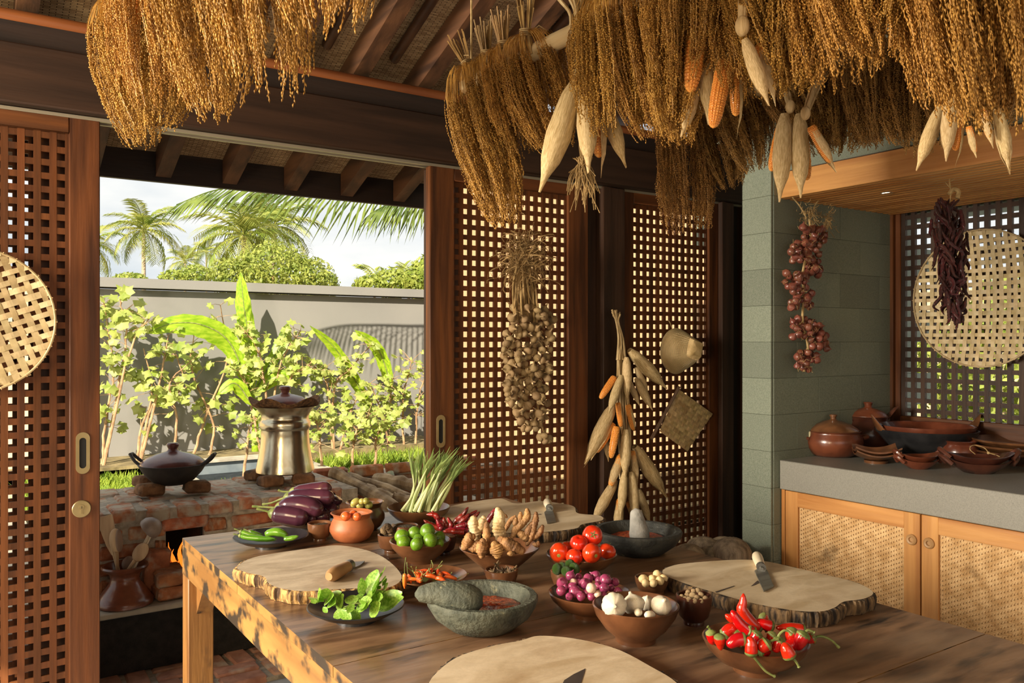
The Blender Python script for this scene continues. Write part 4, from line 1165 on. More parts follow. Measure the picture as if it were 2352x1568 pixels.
for n_, (y1, y0, kn) in enumerate(((2.494, 1.848, 0), (1.842, 1.196, 1), (1.19, .55, 0))):
    z0, z1 = .06, .762
    fr_ = .068
    o = bpy.data.objects.new('door', None); COL.objects.link(o); o.parent = cab; o.location = (3.20, 0, 0)
    b = MB(); b.box((.012, y1 - fr_ / 2, (z0 + z1) / 2), (.022, fr_, z1 - z0), bev=.0015); b.obj('stile', M['teakz'], o)
    b = MB(); b.box((.012, y0 + fr_ / 2, (z0 + z1) / 2), (.022, fr_, z1 - z0), bev=.0015); b.obj('stile', M['teakz'], o)
    for z in (z1 - fr_ / 2, z0 + fr_ / 2):
        b = MB(); b.box((.0125, (y0 + y1) / 2, z), (.022, y1 - y0 - 2 * fr_ + .001, fr_), bev=.0015); b.obj('rail', M['teaky'], o)
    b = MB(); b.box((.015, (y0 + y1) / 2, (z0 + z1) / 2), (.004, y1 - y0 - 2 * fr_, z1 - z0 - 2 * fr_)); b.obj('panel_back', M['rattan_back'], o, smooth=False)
    p = rattan_panel(y0 + fr_, y1 - fr_, z0 + fr_, z1 - fr_).obj('rattan_weave', M['rattan'], o, loc=(.0125, 0, 0)); p['kind'] = 'stuff'
    yk = (y0 if kn == 0 else y1) + (.033 if kn == 0 else -.033)
    b = MB(); b.lathe([(.009, .002), (.0105, -.004), (.017, -.007), (.0215, -.004), (.0215, .006), (.017, .01), (.010, .008), (.0085, .001), (0, .001)], 28, (0, yk, .655), ax=(-1, 0, 0)); b.obj('knob', M['handle_brown'], o)
# socket on the stone side
p_ = aty(1868, 984, YD); b = MB(); b.box((p_.x, YD - .004, .985), (.075, .008, .07), bev=.003)
tag(b.obj('socket_plate', M['pale_paint']), 'cream socket plate low on the stone side wall behind the lidded pot', 'socket')

ZW = .9
def on_top(px, py): return atz(px, py, ZW)
def vessel(name, label, cat, loc, parts, rot=0.0):
    t_ = thing(name, label, cat, loc, (0, 0, rot))
    for nm, pr_, m_ in parts:
        b = MB(); b.lathe(pr_, 44); b.obj(nm, M[m_], t_)
    return t_
# low lidded pot at the left
p_ = on_top(1914, 1046)
t_ = vessel('lidded_pot', 'round red clay pot with a lid leftmost on the worktop', 'pot', p_, [
    ('body', [(0, 0), (.085, .0), (.105, .012), (.128, .04), (.136, .066), (.132, .09), (.122, .106), (.121, .114), (.126, .12), (.121, .122), (.112, .112), (.12, .07), (.08, .015), (0, .012)], 'clay_red'),
    ('lid', [(.116, .118), (.118, .124), (.108, .134), (.08, .152), (.045, .166), (.02, .172), (.013, .178), (.013, .186), (.018, .192), (.018, .197), (.012, .2), (0, .2)], 'clay_brown')])
for s_ in (-1, 1):
    b = MB(); ax = Vector((CS, -SN, 0)) * s_; sd = Vector((SN, CS, 0))
    b.tube(curve([ax * .128 + sd * .03 + Vector((0, 0, .085)), ax * .158 + sd * .018 + Vector((0, 0, .092)), ax * .158 - sd * .018 + Vector((0, 0, .092)), ax * .128 - sd * .03 + Vector((0, 0, .085))], 4), .009, 8); b.obj('handle', M['clay_red'], t_)
# taller lidded pot with ears
p_ = on_top(1994, 1034)
t_ = vessel('eared_pot', 'tall glazed brown pot with lid and two ear handles behind the round pot', 'pot', p_, [
    ('body', [(0, 0), (.07, 0), (.095, .02), (.116, .06), (.12, .085), (.112, .115), (.095, .14), (.088, .152), (.092, .166), (.098, .172), (.092, .174), (.082, .16), (.1, .08), (0, .02)], 'clay_dark'),
    ('lid', [(.092, .172), (.092, .177), (.075, .195), (.045, .21), (.022, .216), (.017, .222), (.018, .232), (.023, .24), (.02, .245), (0, .245)], 'clay_red')])
for s_ in (-1, 1):
    b = MB(); ax = Vector((CS, -SN, 0)) * s_; sd = Vector((SN, CS, 0))
    b.tube([ax * .085 + Vector((0, 0, .15)), ax * .108 + Vector((0, 0, .18)), ax * .135 + Vector((0, 0, .21)), ax * .152 + Vector((0, 0, .223))], [.026, .024, .018, .006], 10, flat=.35, up=sd); b.obj('ear_handle', M['clay_dark'], t_)
# wide black pan with a bowl inside
p_ = on_top(2150, 1044); p_.x = min(p_.x, 3.88)
t_ = vessel('wide_pan', 'wide dark clay pan with ear handles in front of the lattice window', 'pan', p_, [
    ('body', [(0, 0), (.11, 0), (.14, .02), (.19, .075), (.222, .115), (.228, .13), (.22, .13), (.18, .08), (.12, .03), (0, .025)], 'clay_black')])
for s_ in (-1, 1):
    b = MB(); ax = Vector((CS, -SN, 0)) * s_; sd = Vector((SN, CS, 0))
    b.tube([ax * .19 + Vector((0, 0, .105)), ax * .222 + Vector((0, 0, .135)), ax * .245 + Vector((0, 0, .17)), ax * .262 + Vector((0, 0, .2))], [.05, .044, .026, .006], 12, flat=.25, up=sd); b.obj('ear_handle', M['clay_brown'], t_)
b = MB(); b.lathe([(0, .03), (.12, .04), (.18, .085), (.212, .132), (.214, .15), (.204, .148), (.17, .1), (.11, .055), (0, .045)], 44)
tag(b.obj('inner_bowl', M['clay_red'], loc=p_), 'red-brown clay bowl nested inside the wide dark pan', 'bowl')
# stacked square dishes with raised corners
p_ = on_top(2012, 1062)
def square_dish(z, s_, label, rot, loc):
    b = MB(); n = 12
    vs, fs = [], []
    for lay, th in ((0, 0.0), (1, .007)):
        for j in range(n + 1):
            for i in range(n + 1):
                u, v = 2 * i / n - 1, 2 * j / n - 1
                vs.append((u * s_, v * s_, .012 + .024 * (u * u + v * v) ** 1.0 + th - .002))
    k = (n + 1) ** 2
    for j in range(n):
        for i in range(n):
            a = j * (n + 1) + i
            fs.append((a, a + n + 1, a + n + 2, a + 1)); fs.append((k + a, k + a + 1, k + a + n + 2, k + a + n + 1))
    for i in range(n):
        for a, c in ((i, i + 1), (n * (n + 1) + i + 1, n * (n + 1) + i), ((i + 1) * (n + 1), i * (n + 1)), (i * (n + 1) + n, (i + 1) * (n + 1) + n)):
            fs.append((a, c, k + c, k + a))
    b.add(vs, fs); b.lathe([(0, 0), (.05, 0), (.052, .012), (0, .012)], 24)
    tag(b.obj('square_dish', M['clay_brown'], loc=(loc.x, loc.y, loc.z + z), rot=(0, 0, rot)), label, 'dish')
square_dish(0, .092, 'lower square clay dish with raised corners in the stack of two', .72, p_)
square_dish(.017, .095, 'upper square clay dish with raised corners in the stack of two', .70, p_)
# leaf-shaped dishes with curled handles
def leaf_dish(label, loc, L_, W_, rot, h_=.035, m_='clay_red'):
    b = MB(); n = 28; vs, rows, fs = [], [], []
    for f, z in ((0, .004), (.45, .0), (.8, h_ * .5), (1.0, h_), (.93, h_ * 1.0), (.7, h_ * .5), (.35, .012), (0, .012)):
        row = []
        for i in range(n):
            a = 2 * PI * i / n
            rr = f * (1 + .10 * abs(math.cos(a)) ** 6)
            lift = .45 * h_ * f * f * abs(math.cos(a)) ** 4
            row.append(len(vs)); vs.append((L_ * rr * math.cos(a), W_ * rr * math.sin(a), z + lift))
        rows.append(row)
    for a, c in zip(rows, rows[1:]):
        for i in range(n): fs.append((a[i], a[(i + 1) % n], c[(i + 1) % n], c[i]))
    b.add(vs, fs)
    o = b.obj('leaf_dish', M[m_], loc=loc, rot=(0, 0, rot))
    for s_ in (-1, 1):
        b = MB(); b.tube(curve([(s_ * L_ * .95, -W_ * .42, h_ * .9), (s_ * L_ * 1.15, -W_ * .25, h_ * 1.45), (s_ * L_ * 1.2, 0, h_ * 1.6), (s_ * L_ * 1.15, W_ * .25, h_ * 1.45), (s_ * L_ * .95, W_ * .42, h_ * .9)], 4), .0095, 8)
        b.obj('curled_handle', M[m_], o)
    return tag(o, label, 'dish')
vr = -math.atan2(SN, CS)
p_ = on_top(2110, 1076)
leaf_dish('lower small oval clay dish with curled handles, middle of the worktop', p_, .085, .062, vr + .1)
leaf_dish('upper small oval clay dish with curled handles, middle of the worktop', p_ + Vector((0, 0, .022)), .085, .062, vr)
p_ = on_top(2248, 1086)
leaf_dish('lower large oval clay dish with curled handles at the worktop front', p_, .125, .085, vr - .1, .045, 'clay_dark')
big = leaf_dish('upper large oval clay dish with a twine bow at the worktop front', p_ + Vector((0, 0, .026)), .125, .085, vr - .2, .045, 'clay_dark')
b = MB()
b.tube(curve([(-.02, -.02, .055), (-.04, -.02, .075), (-.02, 0, .09), (.02, .0, .08), (.035, -.01, .06)], 5), .0018, 5)
b.tube(curve([(.03, -.02, .062), (.05, -.03, .058), (.065, -.045, .05)], 4), .0016, 5); b.tube(curve([(.03, -.02, .062), (.045, -.05, .058)], 4), .0016, 5); b.ell((.032, -.016, .061), (.006, .006, .006), nu=8, nv=6)
b.obj('twine_bow', M['twine'], big)
p_ = on_top(2205, 1060)
vessel('small_pot', 'small open red clay pot between the wide pan and the oval dishes', 'pot', p_, [
    ('body', [(0, 0), (.05, 0), (.068, .012), (.08, .035), (.08, .055), (.07, .075), (.066, .082), (.072, .092), (.08, .097), (.074, .099), (.06, .085), (.066, .04), (0, .015)], 'clay_red')])
p_ = on_top(2352, 1066)
for k in range(3):
    b = MB(); z = k * .024
    b.lathe([(0, 0), (.09, 0), (.10, .01), (.17, .035), (.205, .055), (.208, .064), (.2, .064), (.16, .043), (0, .014)], 44)
    tag(b.obj('shallow_bowl', M['clay_brown'], loc=(p_.x, p_.y, ZW + z)), ['lowest shallow clay bowl of the stack at the right edge', 'middle shallow clay bowl of the stack at the right edge', 'topmost shallow clay bowl of the stack at the right edge'][k], 'bowl')
# coconuts beside the stone wall end
b = MB(); b.box((0, 0, .215), (.56, .36, .43), bev=.01)
cr_ = tag(b.obj('low_bench', M['darkx'], loc=(2.80, 2.64, 0)), 'low dark wooden bench carrying the dry coconuts beside the stone wall end', 'bench')
for k, (px, py, d, r_) in enumerate(((1582, 1276, 3.66, .086), (1616, 1277, 3.80, .085), (1637, 1287, 3.72, .07), (1680, 1290, 3.70, .098), (1660, 1274, 3.9, .07))):
    p_ = P(px, py, d)
    b = MB(); b.ell((0, 0, 0), (r_ * 1.12, r_ * .9, r_ * .78), nu=18, nv=12, bump=.02); b.tube([(r_ * 1.0, 0, 0), (r_ * 1.2, .01, .02)], [.012, .004], 6)
    o = b.obj('dry_coconut', M['coconut'], loc=(p_.x, p_.y, .43 + r_ * .76), rot=(0, .2 - .1 * k, .5 + k * 1.1))
    tag(o, ['dry grey coconut half hidden by the far stone mortar', 'dry grey coconut second from the left beside the table', 'small dry coconut in the middle of the row', 'largest dry coconut, next to the stone wall end', 'small dry coconut at the back of the row'][k], 'coconut', 'dry coconuts beside the table')

# ================================================================= the table
TZ = .80
TX0, TX1, TY0, TY1 = .634, 1.909, .38, 2.90
tb = thing('kitchen_table', 'long scorched wooden kitchen table spread with bowls', 'table', (0, 0, 0))
seams = [TY1, 2.26, 1.585, .95, TY0]
for a, c in zip(seams, seams[1:]):
    b = MB(); b.prism([(TX0, c + .0014), (TX1, c + .0014), (TX1, a - .0014), (TX0, a - .0014)], TZ - .024, TZ, 0, 1)
    b.obj('table_board', [M['table'], M['apron']], tb, smooth=False)
for c, d in (((TX0 + .0125, (TY0 + TY1) / 2, TZ - .072), (.025, TY1 - TY0, .094)), ((TX1 - .0125, (TY0 + TY1) / 2, TZ - .072), (.025, TY1 - TY0, .094))):
    b = MB(); b.box(c, d, bev=.002); b.obj('apron', M['apron'], tb)
b = MB(); b.box(((TX0 + TX1) / 2, TY1 - .014, TZ - .072), (TX1 - TX0 - .05, .025, .094), bev=.002); b.obj('apron', M['apron'], tb)
for x in (TX0 + .0405, TX1 - .0405):
    for y in (TY1 - .041, TY0 + .1):
        b = MB(); b.box((x, y, (TZ - .024) / 2), (.08, .08, TZ - .026), bev=.003); b.obj('leg', M['table_leg'], tb)
b = MB(); y = TY1 - .082; x0 = TX0 + .026
vs = [(x0, y, TZ - .12), (x0, y - .10, TZ - .12), (x0, y, TZ - .235), (x0 + .05, y, TZ - .12), (x0 + .05, y - .10, TZ - .12), (x0 + .05, y, TZ - .235)]
b.add(vs, [(0, 1, 2), (3, 5, 4), (0, 3, 4, 1), (1, 4, 5, 2), (2, 5, 3, 0)]); b.obj('corner_brace', M['table_leg'], tb, smooth=False)

def slab(name, label, pts, th, top, bark, seed, inset=.004, marks=()):
    """live-edge slab: outline given as photo points on its top face"""
    rng = random.Random(seed)
    z = TZ + th
    out = [atz(px, py, z) for px, py in pts]
    c0 = sum(out, Vector()) / len(out)
    q = out + out[:3]
    ring = []
    m_ = len(out)
    for i in range(m_):
        a, b_, c, d = out[i - 1], out[i], out[(i + 1) % m_], out[(i + 2) % m_]
        for k in range(14):
            t = k / 14
            ring.append(0.5 * ((2 * b_) + (c - a) * t + (2 * a - 5 * b_ + 4 * c - d) * t * t + (3 * b_ - a - 3 * c + d) * t ** 3))
    ring = [Vector((p.x - c0.x, p.y - c0.y, 0)) for p in ring]
    area = sum(p.x * q_.y - q_.x * p.y for p, q_ in zip(ring, ring[1:] + ring[:1]))
    if area < 0: ring.reverse()
    n = len(ring)
    nor = []
    for i in range(n):
        t = (ring[(i + 1) % n] - ring[i - 1]).normalized(); nor.append(Vector((t.y, -t.x, 0)))
    o = thing(name, label, 'chopping board', (c0.x, c0.y, TZ))
    b = MB()
    cen = [(0, 0, th)]
    vs = [Vector(p) * .0 + Vector((p.x, p.y, th)) - nv * inset for p, nv in zip(ring, nor)]
    inner = [Vector((v.x * .55, v.y * .55, th)) for v in vs]
    b.add([Vector((0, 0, th))] + inner + vs, [(0, 1 + i, 1 + (i + 1) % n) for i in range(n)] + [(1 + i, 1 + n + i, 1 + n + (i + 1) % n, 1 + (i + 1) % n) for i in range(n)])
    b.add([Vector((v.x, v.y, .001)) for v in vs], [tuple(reversed(range(n)))])
    b.obj('slab_face', M[top], o, sharp=30)
    b = MB(); rows = []
    jit = [rng.uniform(-.004, .0035) + .0022 * math.sin(i * .31 + 2 * math.sin(i * .113)) + .0012 * math.sin(i * 1.7) for i in range(n)]
    for z_, k_ in ((th, -inset), (th - .0015, .0), (th * .7, .004), (th * .4, .003), (.001, -.002)):
        rows.append([ring[i] + nor[i] * (k_ + jit[i] * (1 if k_ > -.003 else 0)) + Vector((0, 0, z_)) for i in range(n)])
    vs = [v for r_ in rows for v in r_]
    b.add(vs, [((k + 1) * n + i, (k + 1) * n + (i + 1) % n, k * n + (i + 1) % n, k * n + i) for k in range(4) for i in range(n)])
    b.obj('bark_edge', M[bark], o, sharp=25)
    for mk in marks:
        mp = [atz(px, py, z) for px, py in mk]
        b = MB(); b.add([Vector((p.x - c0.x, p.y - c0.y, th + .0006)) for p in mp], [tuple(range(len(mp)))]); b.obj('bark_inclusion', M['bark_stain'], o, smooth=False)
    return o
slab('tree_slab_board', 'live-edge tree slab at the left of the table with a round-handled knife on it',
     [(541, 1302), (575, 1281), (640, 1268), (720, 1257), (775, 1251), (835, 1260), (880, 1277), (915, 1305), (925, 1330), (890, 1350), (800, 1352), (700, 1358), (640, 1351), (612, 1338), (602, 1324), (560, 1314)], .034, 'board_grey', 'bark_pale', 1)
slab('tree_slab_board', 'live-edge tree slab at the far end of the table behind the ginger bowl',
     [(1000, 1175), (1050, 1158), (1145, 1144), (1185, 1155), (1240, 1150), (1300, 1157), (1322, 1164), (1330, 1178), (1378, 1183), (1386, 1194), (1340, 1204), (1322, 1214), (1240, 1222), (1120, 1222), (1030, 1205)], .035, 'board', 'bark', 2, marks=[[(1213, 1181), (1243, 1180), (1243, 1182)]])
slab('tree_slab_board', 'wide live-edge tree slab at the right with a cleaver on it',
     [(1518, 1314), (1545, 1297), (1610, 1289), (1700, 1284), (1760, 1288), (1830, 1303), (1895, 1318), (1960, 1334), (1998, 1350), (2009, 1364), (1985, 1376), (1942, 1382), (1920, 1396), (1885, 1405), (1820, 1402), (1730, 1386), (1650, 1364), (1560, 1336)], .036, 'board', 'bark', 3,
     marks=[[(1724, 1347), (1740, 1333), (1745, 1338), (1735, 1343)], [(1642, 1359), (1686, 1345), (1688, 1346), (1646, 1361)]])
slab('tree_slab_board', 'pale live-edge tree slab at the front edge of the picture with a dark bark mark',
     [(975, 1580), (1000, 1542), (1050, 1506), (1130, 1481), (1190, 1470), (1240, 1458), (1330, 1466), (1420, 1489), (1500, 1530), (1560, 1568), (1620, 1640), (1560, 1760), (1350, 1850), (1100, 1800), (960, 1660)], .036, 'board', 'bark', 4,
     marks=[[(1296, 1562), (1318, 1548), (1345, 1535), (1340, 1552), (1334, 1570), (1310, 1580), (1290, 1575)]])

# knives
def cleaver(label, z, h0, h1, blade, hm='handle', r_=.0125):
    a, c = atz(*h0, z + r_), atz(*h1, z + r_)
    o = thing('kitchen_knife', label, 'knife', (c.x, c.y, z))
    L0 = Vector((a.x - c.x, a.y - c.y, r_))
    b = MB(); e = Vector((0, 0, r_ * .9))
    pts = [L0.lerp(e, k / 8) for k in range(9)]
    b.tube(pts, [r_ * f for f in (.55, .9, 1, 1, .96, .92, .88, .84, .8)], 14); b.obj('handle', M[hm], o)
    dv = (e - L0).normalized()
    b = MB(); b.tube([e - dv * .006, e + dv * .012], r_ * .86, 14); b.tube([e + dv * .010, e + dv * .022], [.006, .004], 8); b.obj('ferrule', M['blade'], o)
    bp = [atz(px, py, z + .004) for px, py in blade]
    b = MB(); lo = [Vector((p.x - c.x, p.y - c.y, .0015)) for p in bp]; n = len(lo)
    b.add(lo + [v + Vector((0, 0, .003)) for v in lo], [tuple(reversed(range(n))), tuple(range(n, 2 * n))] + [(i, (i + 1) % n, n + (i + 1) % n, n + i) for i in range(n)])
    b.obj('blade', M['blade'], o, smooth=False)
    return o
cleaver('cleaver with a pale handle lying on the wide slab at the right', TZ + .036, (1737, 1273), (1748, 1300), [(1733, 1310), (1742, 1304), (1757, 1304), (1762, 1309), (1777, 1345), (1754, 1357)], r_=.0145)
cleaver('cleaver with a pale handle lying on the slab at the far end', TZ + .035, (1256, 1150), (1262, 1165), [(1250, 1176), (1256, 1170), (1268, 1169), (1271, 1174), (1277, 1197), (1257, 1201)], r_=.0155)
cleaver('knife with a thick round brown handle lying on the left slab', TZ + .034, (755, 1324), (800, 1298), [(800, 1296), (815, 1290), (838, 1288), (828, 1297), (806, 1306)], 'handle_brown', .018)

# ----------------------------------------------------------------- bowls, cups and what they hold
def bowl(name, label, px, py, R_, h, foot=.45, m_='clay_brown', kind='deep', cat='bowl', rim=.006):
    p_ = atz(px, py, TZ)
    f = foot * R_
    if kind == 'deep':
        pr_ = [(0, 0), (f, 0), (f * 1.02, .006), (f * 1.05, .01), (R_ * .72, h * .38), (R_ * .92, h * .72), (R_, h), (R_ - rim * .5, h + .002), (R_ - rim, h), (R_ * .86, h * .72), (R_ * .62, h * .4), (f * .7, .016), (0, .013)]
    elif kind == 'cone':
        pr_ = [(0, 0), (f, 0), (f, .008), (f * 1.1, .012), (R_ * .8, h * .68), (R_, h), (R_ - rim * .5, h + .002), (R_ - rim, h), (R_ * .75, h * .68), (f * .8, .018), (0, .015)]
    elif kind == 'plate':
        pr_ = [(0, 0), (f, 0), (f, .006), (R_ * .75, h * .55), (R_, h), (R_ - rim * .4, h + .002), (R_ - rim, h), (R_ * .72, h * .6), (f * .8, .011), (0, .01)]
    elif kind == 'cup':
        pr_ = [(0, 0), (f, 0), (f * 1.02, .004), (f * .96, .008), (R_ * .82, h * .3), (R_ * .97, h * .7), (R_, h), (R_ - rim * .4, h + .0015), (R_ - rim, h), (R_ * .86, h * .6), (R_ * .6, h * .25), (0, h * .2)]
    elif kind == 'pot':
        pr_ = [(0, 0), (R_ * .62, 0), (R_ * .85, h * .12), (R_ * 1.04, h * .38), (R_ * 1.04, h * .52), (R_ * .92, h * .72), (R_ * .84, h * .82), (R_ * .88, h * .92), (R_, h), (R_ * .95, h * 1.015), (R_ * .8, h * .93), (R_ * .78, h * .8), (R_ * .9, h * .5), (0, h * .3)]
    b = MB(); b.lathe(pr_, 48)
    o = b.obj(name, M[m_], loc=p_)
    tag(o, label, cat)
    return p_
# in-place items from photo circle centres: (x, y, radius px) measured on enlarged crops
def crop(ox, oy, s_): return lambda x, y: (ox + x / s_, oy + y / s_)
Z3, Z4, Z5, Z6 = crop(560, 1080, 4.704), crop(960, 1130, 4.704), crop(1230, 1160, 4.704), crop(200, 1000, 4.704)
ZC = crop(1580, 1330, 6.19)
# garlic
D = bowl('garlic_bowl', 'deep brown bowl of white garlic bulbs at the front', 1460, 1470, .094, .078, .46)
def garlic_mesh(lob, seed):
    b = MB(); b.lathe([(0, -.80), (.35, -.80), (.75, -.62), (1.0, -.15), (.98, .1), (.8, .42), (.5, .7), (.25, .86), (.16, .98), (.14, 1.10), (.11, 1.16), (0, 1.17)], 40, lobes=lob, lob=.07); 
    return b.mesh('garlic_bulb', M['garlic'])
gm = [garlic_mesh(8, 1), garlic_mesh(7, 2)]
for k, (x, y, r_, d, rot, lab) in enumerate(((850, 1080, 138, 1.76, (1.35, .2, -.7), 'front left garlic bulb, turned to show its root end'), (1055, 1065, 128, 1.80, (-.5, .5, .4), 'second garlic bulb from the left, with a dark neck'),
        (1205, 1055, 92, 1.85, (.3, -.3, 0), 'garlic bulb at the back between its neighbours'), (1360, 1080, 116, 1.79, (.5, -.6, .5), 'smooth garlic bulb at the right of the bowl'))):
    px, py = Z5(x, y); q = P(px, py, d); rr = r_ / 4.704 * d / FPX
    tag(inst(gm[k % 2], 'garlic_bulb', None, q, rot, (rr, rr, rr * .92)), lab, 'garlic', 'garlic bulbs in the front bowl')
for k, (x, y, r_, d, lab) in enumerate(((1235, 1185, 66, 1.745, 'loose garlic clove at the front of the garlic bowl'), (1110, 1155, 62, 1.755, 'garlic clove wedged between the bulbs'))):
    px, py = Z5(x, y); q = P(px, py, d); rr = r_ / 4.704 * d / FPX
    b = MB(); b.ell((0, 0, 0), (rr * 1.1, rr * .7, rr * .7), nu=14, nv=10); tag(b.obj('garlic_clove', M['garlic'], loc=q, rot=(.2, .2, k)), lab, 'garlic')
# shallots
bowl('shallot_bowl', 'brown bowl heaped with purple shallots beside the garlic', 1355, 1413, .0985, .056, .42)
b = MB(); b.lathe([(0, -.85), (.18, -.86), (.4, -.78), (.8, -.45), (1, 0), (.92, .4), (.62, .78), (.3, 1.02), (.14, 1.2), (.07, 1.42), (0, 1.45)], 24, lobes=5, lob=.04); shm = b.mesh('shallot', M['shallot'])
b = MB(); b.lathe([(0, -.9), (.5, -.75), (.9, -.2), (.9, .2), (.55, .8), (0, 1.1)], 20); shp = b.mesh('shallot', M['shallot_pale'])
rng = random.Random(3)
for x, y, r_, d in ((290, 840, 70, 1.95), (375, 765, 58, 1.98), (470, 775, 46, 2.0), (570, 790, 60, 1.98), (655, 765, 62, 1.99), (755, 810, 74, 1.95), (535, 850, 70, 1.94), (420, 930, 75, 1.90), (280, 925, 62, 1.91), (395, 880, 52, 1.93),
                    (745, 895, 62, 1.91), (855, 830, 55, 1.96), (885, 930, 55, 1.92), (365, 985, 46, 1.885), (490, 990, 55, 1.885), (600, 990, 50, 1.885), (730, 975, 50, 1.885), (670, 870, 46, 1.93), (820, 895, 45, 1.93), (690, 815, 50, 1.97), (560, 950, 52, 1.90), (330, 890, 50, 1.94), (470, 840, 50, 1.96)):
    px, py = Z5(x, y); q = P(px, py, d); rr = r_ / 4.704 * d / FPX
    tag(inst(shm, 'shallot', None, q, (rng.uniform(-1.6, 1.6), rng.uniform(-1.6, 1.6), rng.uniform(0, 6)), rr * .93), 'purple skinned shallot heaped in the brown bowl beside the garlic', 'shallot', 'shallots in the brown bowl')
for x, y, r_, d, lab in ((600, 895, 62, 1.875, 'cut pale shallot half at the front of the shallot heap'), (408, 832, 46, 1.955, 'small peeled white shallot near the back left of the heap'), (670, 960, 42, 1.875, 'peeled yellowish shallot low at the right of the heap')):
    px, py = Z5(x, y); q = P(px, py, d); rr = r_ / 4.704 * d / FPX
    tag(inst(shp, 'shallot', None, q, (.3, 1.3, .3), rr), lab, 'shallot')
# limes
bowl('lime_bowl', 'brown clay bowl filled with bright green limes', 965, 1288, .091, .062, .5)
b = MB(); b.lathe([(0, -1.06), (.14, -1.02), (.4, -.93), (.75, -.66), (.97, -.2), (.97, .2), (.75, .66), (.4, .93), (.14, 1.03), (.08, 1.1), (0, 1.1)], 28); lm = b.mesh('lime', M['lime'])
for x, y, r_, d, lab in ((1705, 710, 80, 2.47, 'lime at the back left of the lime bowl'), (1845, 675, 76, 2.48, 'lime at the back between the topmost and the back left lime'), (1985, 655, 86, 2.46, 'topmost and largest lime in the lime bowl'), (2110, 720, 70, 2.48, 'dark lime at the back right of the lime bowl'),
                         (1725, 775, 78, 2.41, 'front left lime in the lime bowl'), (1868, 795, 74, 2.385, 'front middle lime in the lime bowl, lowest of all'), (2012, 755, 82, 2.40, 'front right lime with a pale tip'), (1885, 745, 62, 2.45, 'small lime half hidden in the middle of the bowl'), (2110, 785, 56, 2.42, 'small lime at the far right against the rim')):
    px, py = Z3(x, y); q = P(px, py, d); rr = r_ / 4.704 * d / FPX
    tag(inst(lm, 'lime', None, q, (random.uniform(.6, 1.6), random.uniform(-.6, .6), random.uniform(0, 6)), rr * .97), lab, 'lime', 'limes in the clay bowl')
# tomatoes
bowl('tomato_bowl', 'brown bowl piled with red tomatoes', 1335, 1316, .0995, .056, .42)
b = MB(); b.lathe([(0, -.80), (.3, -.84), (.7, -.68), (.97, -.2), (1.0, .1), (.88, .52), (.55, .80), (.25, .84), (.1, .78), (0, .75)], 32, lobes=5, lob=.03); tm = b.mesh('tomato', M['tomato'])
b = MB()
for k in range(5):
    a = k * 2 * PI / 5; b.add([(0, 0, .80), (.22 * math.cos(a - .3), .22 * math.sin(a - .3), .86), (.45 * math.cos(a), .45 * math.sin(a), .88), (.22 * math.cos(a + .3), .22 * math.sin(a + .3), .87)], [(0, 1, 2, 3)])
b.tube([(0, 0, .78), (.05, 0, 1.02)], [.07, .06], 6); cm = b.mesh('calyx', M['stem'])
b = MB(); b.lathe([(0, .80), (.16, .83), (.2, .81), (0, .79)], 14); scm = b.mesh('stem_scar', M['olive'])
for k, (x, y, r_, d, rot, lab, ca) in enumerate(((1885, 468, 112, 2.32, (1.25, 0, -.55), 'topmost tomato with its green calyx showing', 1), (1740, 560, 103, 2.30, (.3, -.2, 0), 'second highest tomato, orange-red, left below the top one', 0), (1875, 657, 108, 2.25, (1.7, .0, -.1), 'large front tomato on the right with a pale stem scar', 2),
        (1525, 648, 106, 2.28, (1.75, 0, -.7), 'leftmost tomato with a pale stem scar facing out', 2), (1690, 705, 96, 2.255, (.8, .2, 2), 'front middle tomato, lowest in the bowl', 0), (2042, 645, 98, 2.31, (.4, .3, 1), 'rightmost tomato in the bowl', 1), (1612, 595, 70, 2.36, (0, 0, 0), 'tomato mostly hidden at the back left', 0))):
    px, py = Z4(x, y); q = P(px, py, d); rr = r_ / 4.704 * d / FPX
    o = tag(inst(tm, 'tomato', None, q, rot, rr), lab, 'tomato', 'tomatoes in the brown bowl')
    if ca: inst(cm if ca == 1 else scm, 'calyx' if ca == 1 else 'stem_scar', o)
# kaffir limes, candlenuts, nutmegs in cups
bowl('small_cup', 'small brown cup of dark green kaffir limes in front of the tomatoes', 1300, 1350, .041, .046, .6, 'clay_brown', 'cup', 'cup')
b = MB(); b.ell((0, 0, 0), (1, 1, 1.08), nu=20, nv=14, bump=.05, rng=random.Random(2)); klm = b.mesh('kaffir_lime', M['lime_dark'])
for k, (x, y, r_, d, lab) in enumerate(((1505, 830, 58, 2.17, 'leftmost knobbly kaffir lime in the small cup'), (1608, 855, 56, 2.15, 'front middle kaffir lime in the small cup'), (1642, 772, 50, 2.2, 'topmost kaffir lime at the back of the cup'), (1692, 825, 60, 2.17, 'rightmost kaffir lime in the small cup'), (1562, 795, 42, 2.21, 'smallest kaffir lime at the back of the cup'))):
    px, py = Z4(x, y); q = P(px, py, d); tag(inst(klm, 'kaffir_lime', None, q, (k, k * 2, 0), r_ / 4.704 * d / FPX), lab, 'lime', 'kaffir limes in the small cup')
bowl('small_cup', 'small brown cup of pale candlenuts beside the right slab', 1497, 1362, .0435, .042, .72, 'clay_brown', 'cup', 'cup')
b = MB(); b.ell((0, 0, 0), (1, .9, .82), nu=14, nv=10, bump=.05, rng=random.Random(4)); cnm = b.mesh('candlenut', M['nut'])
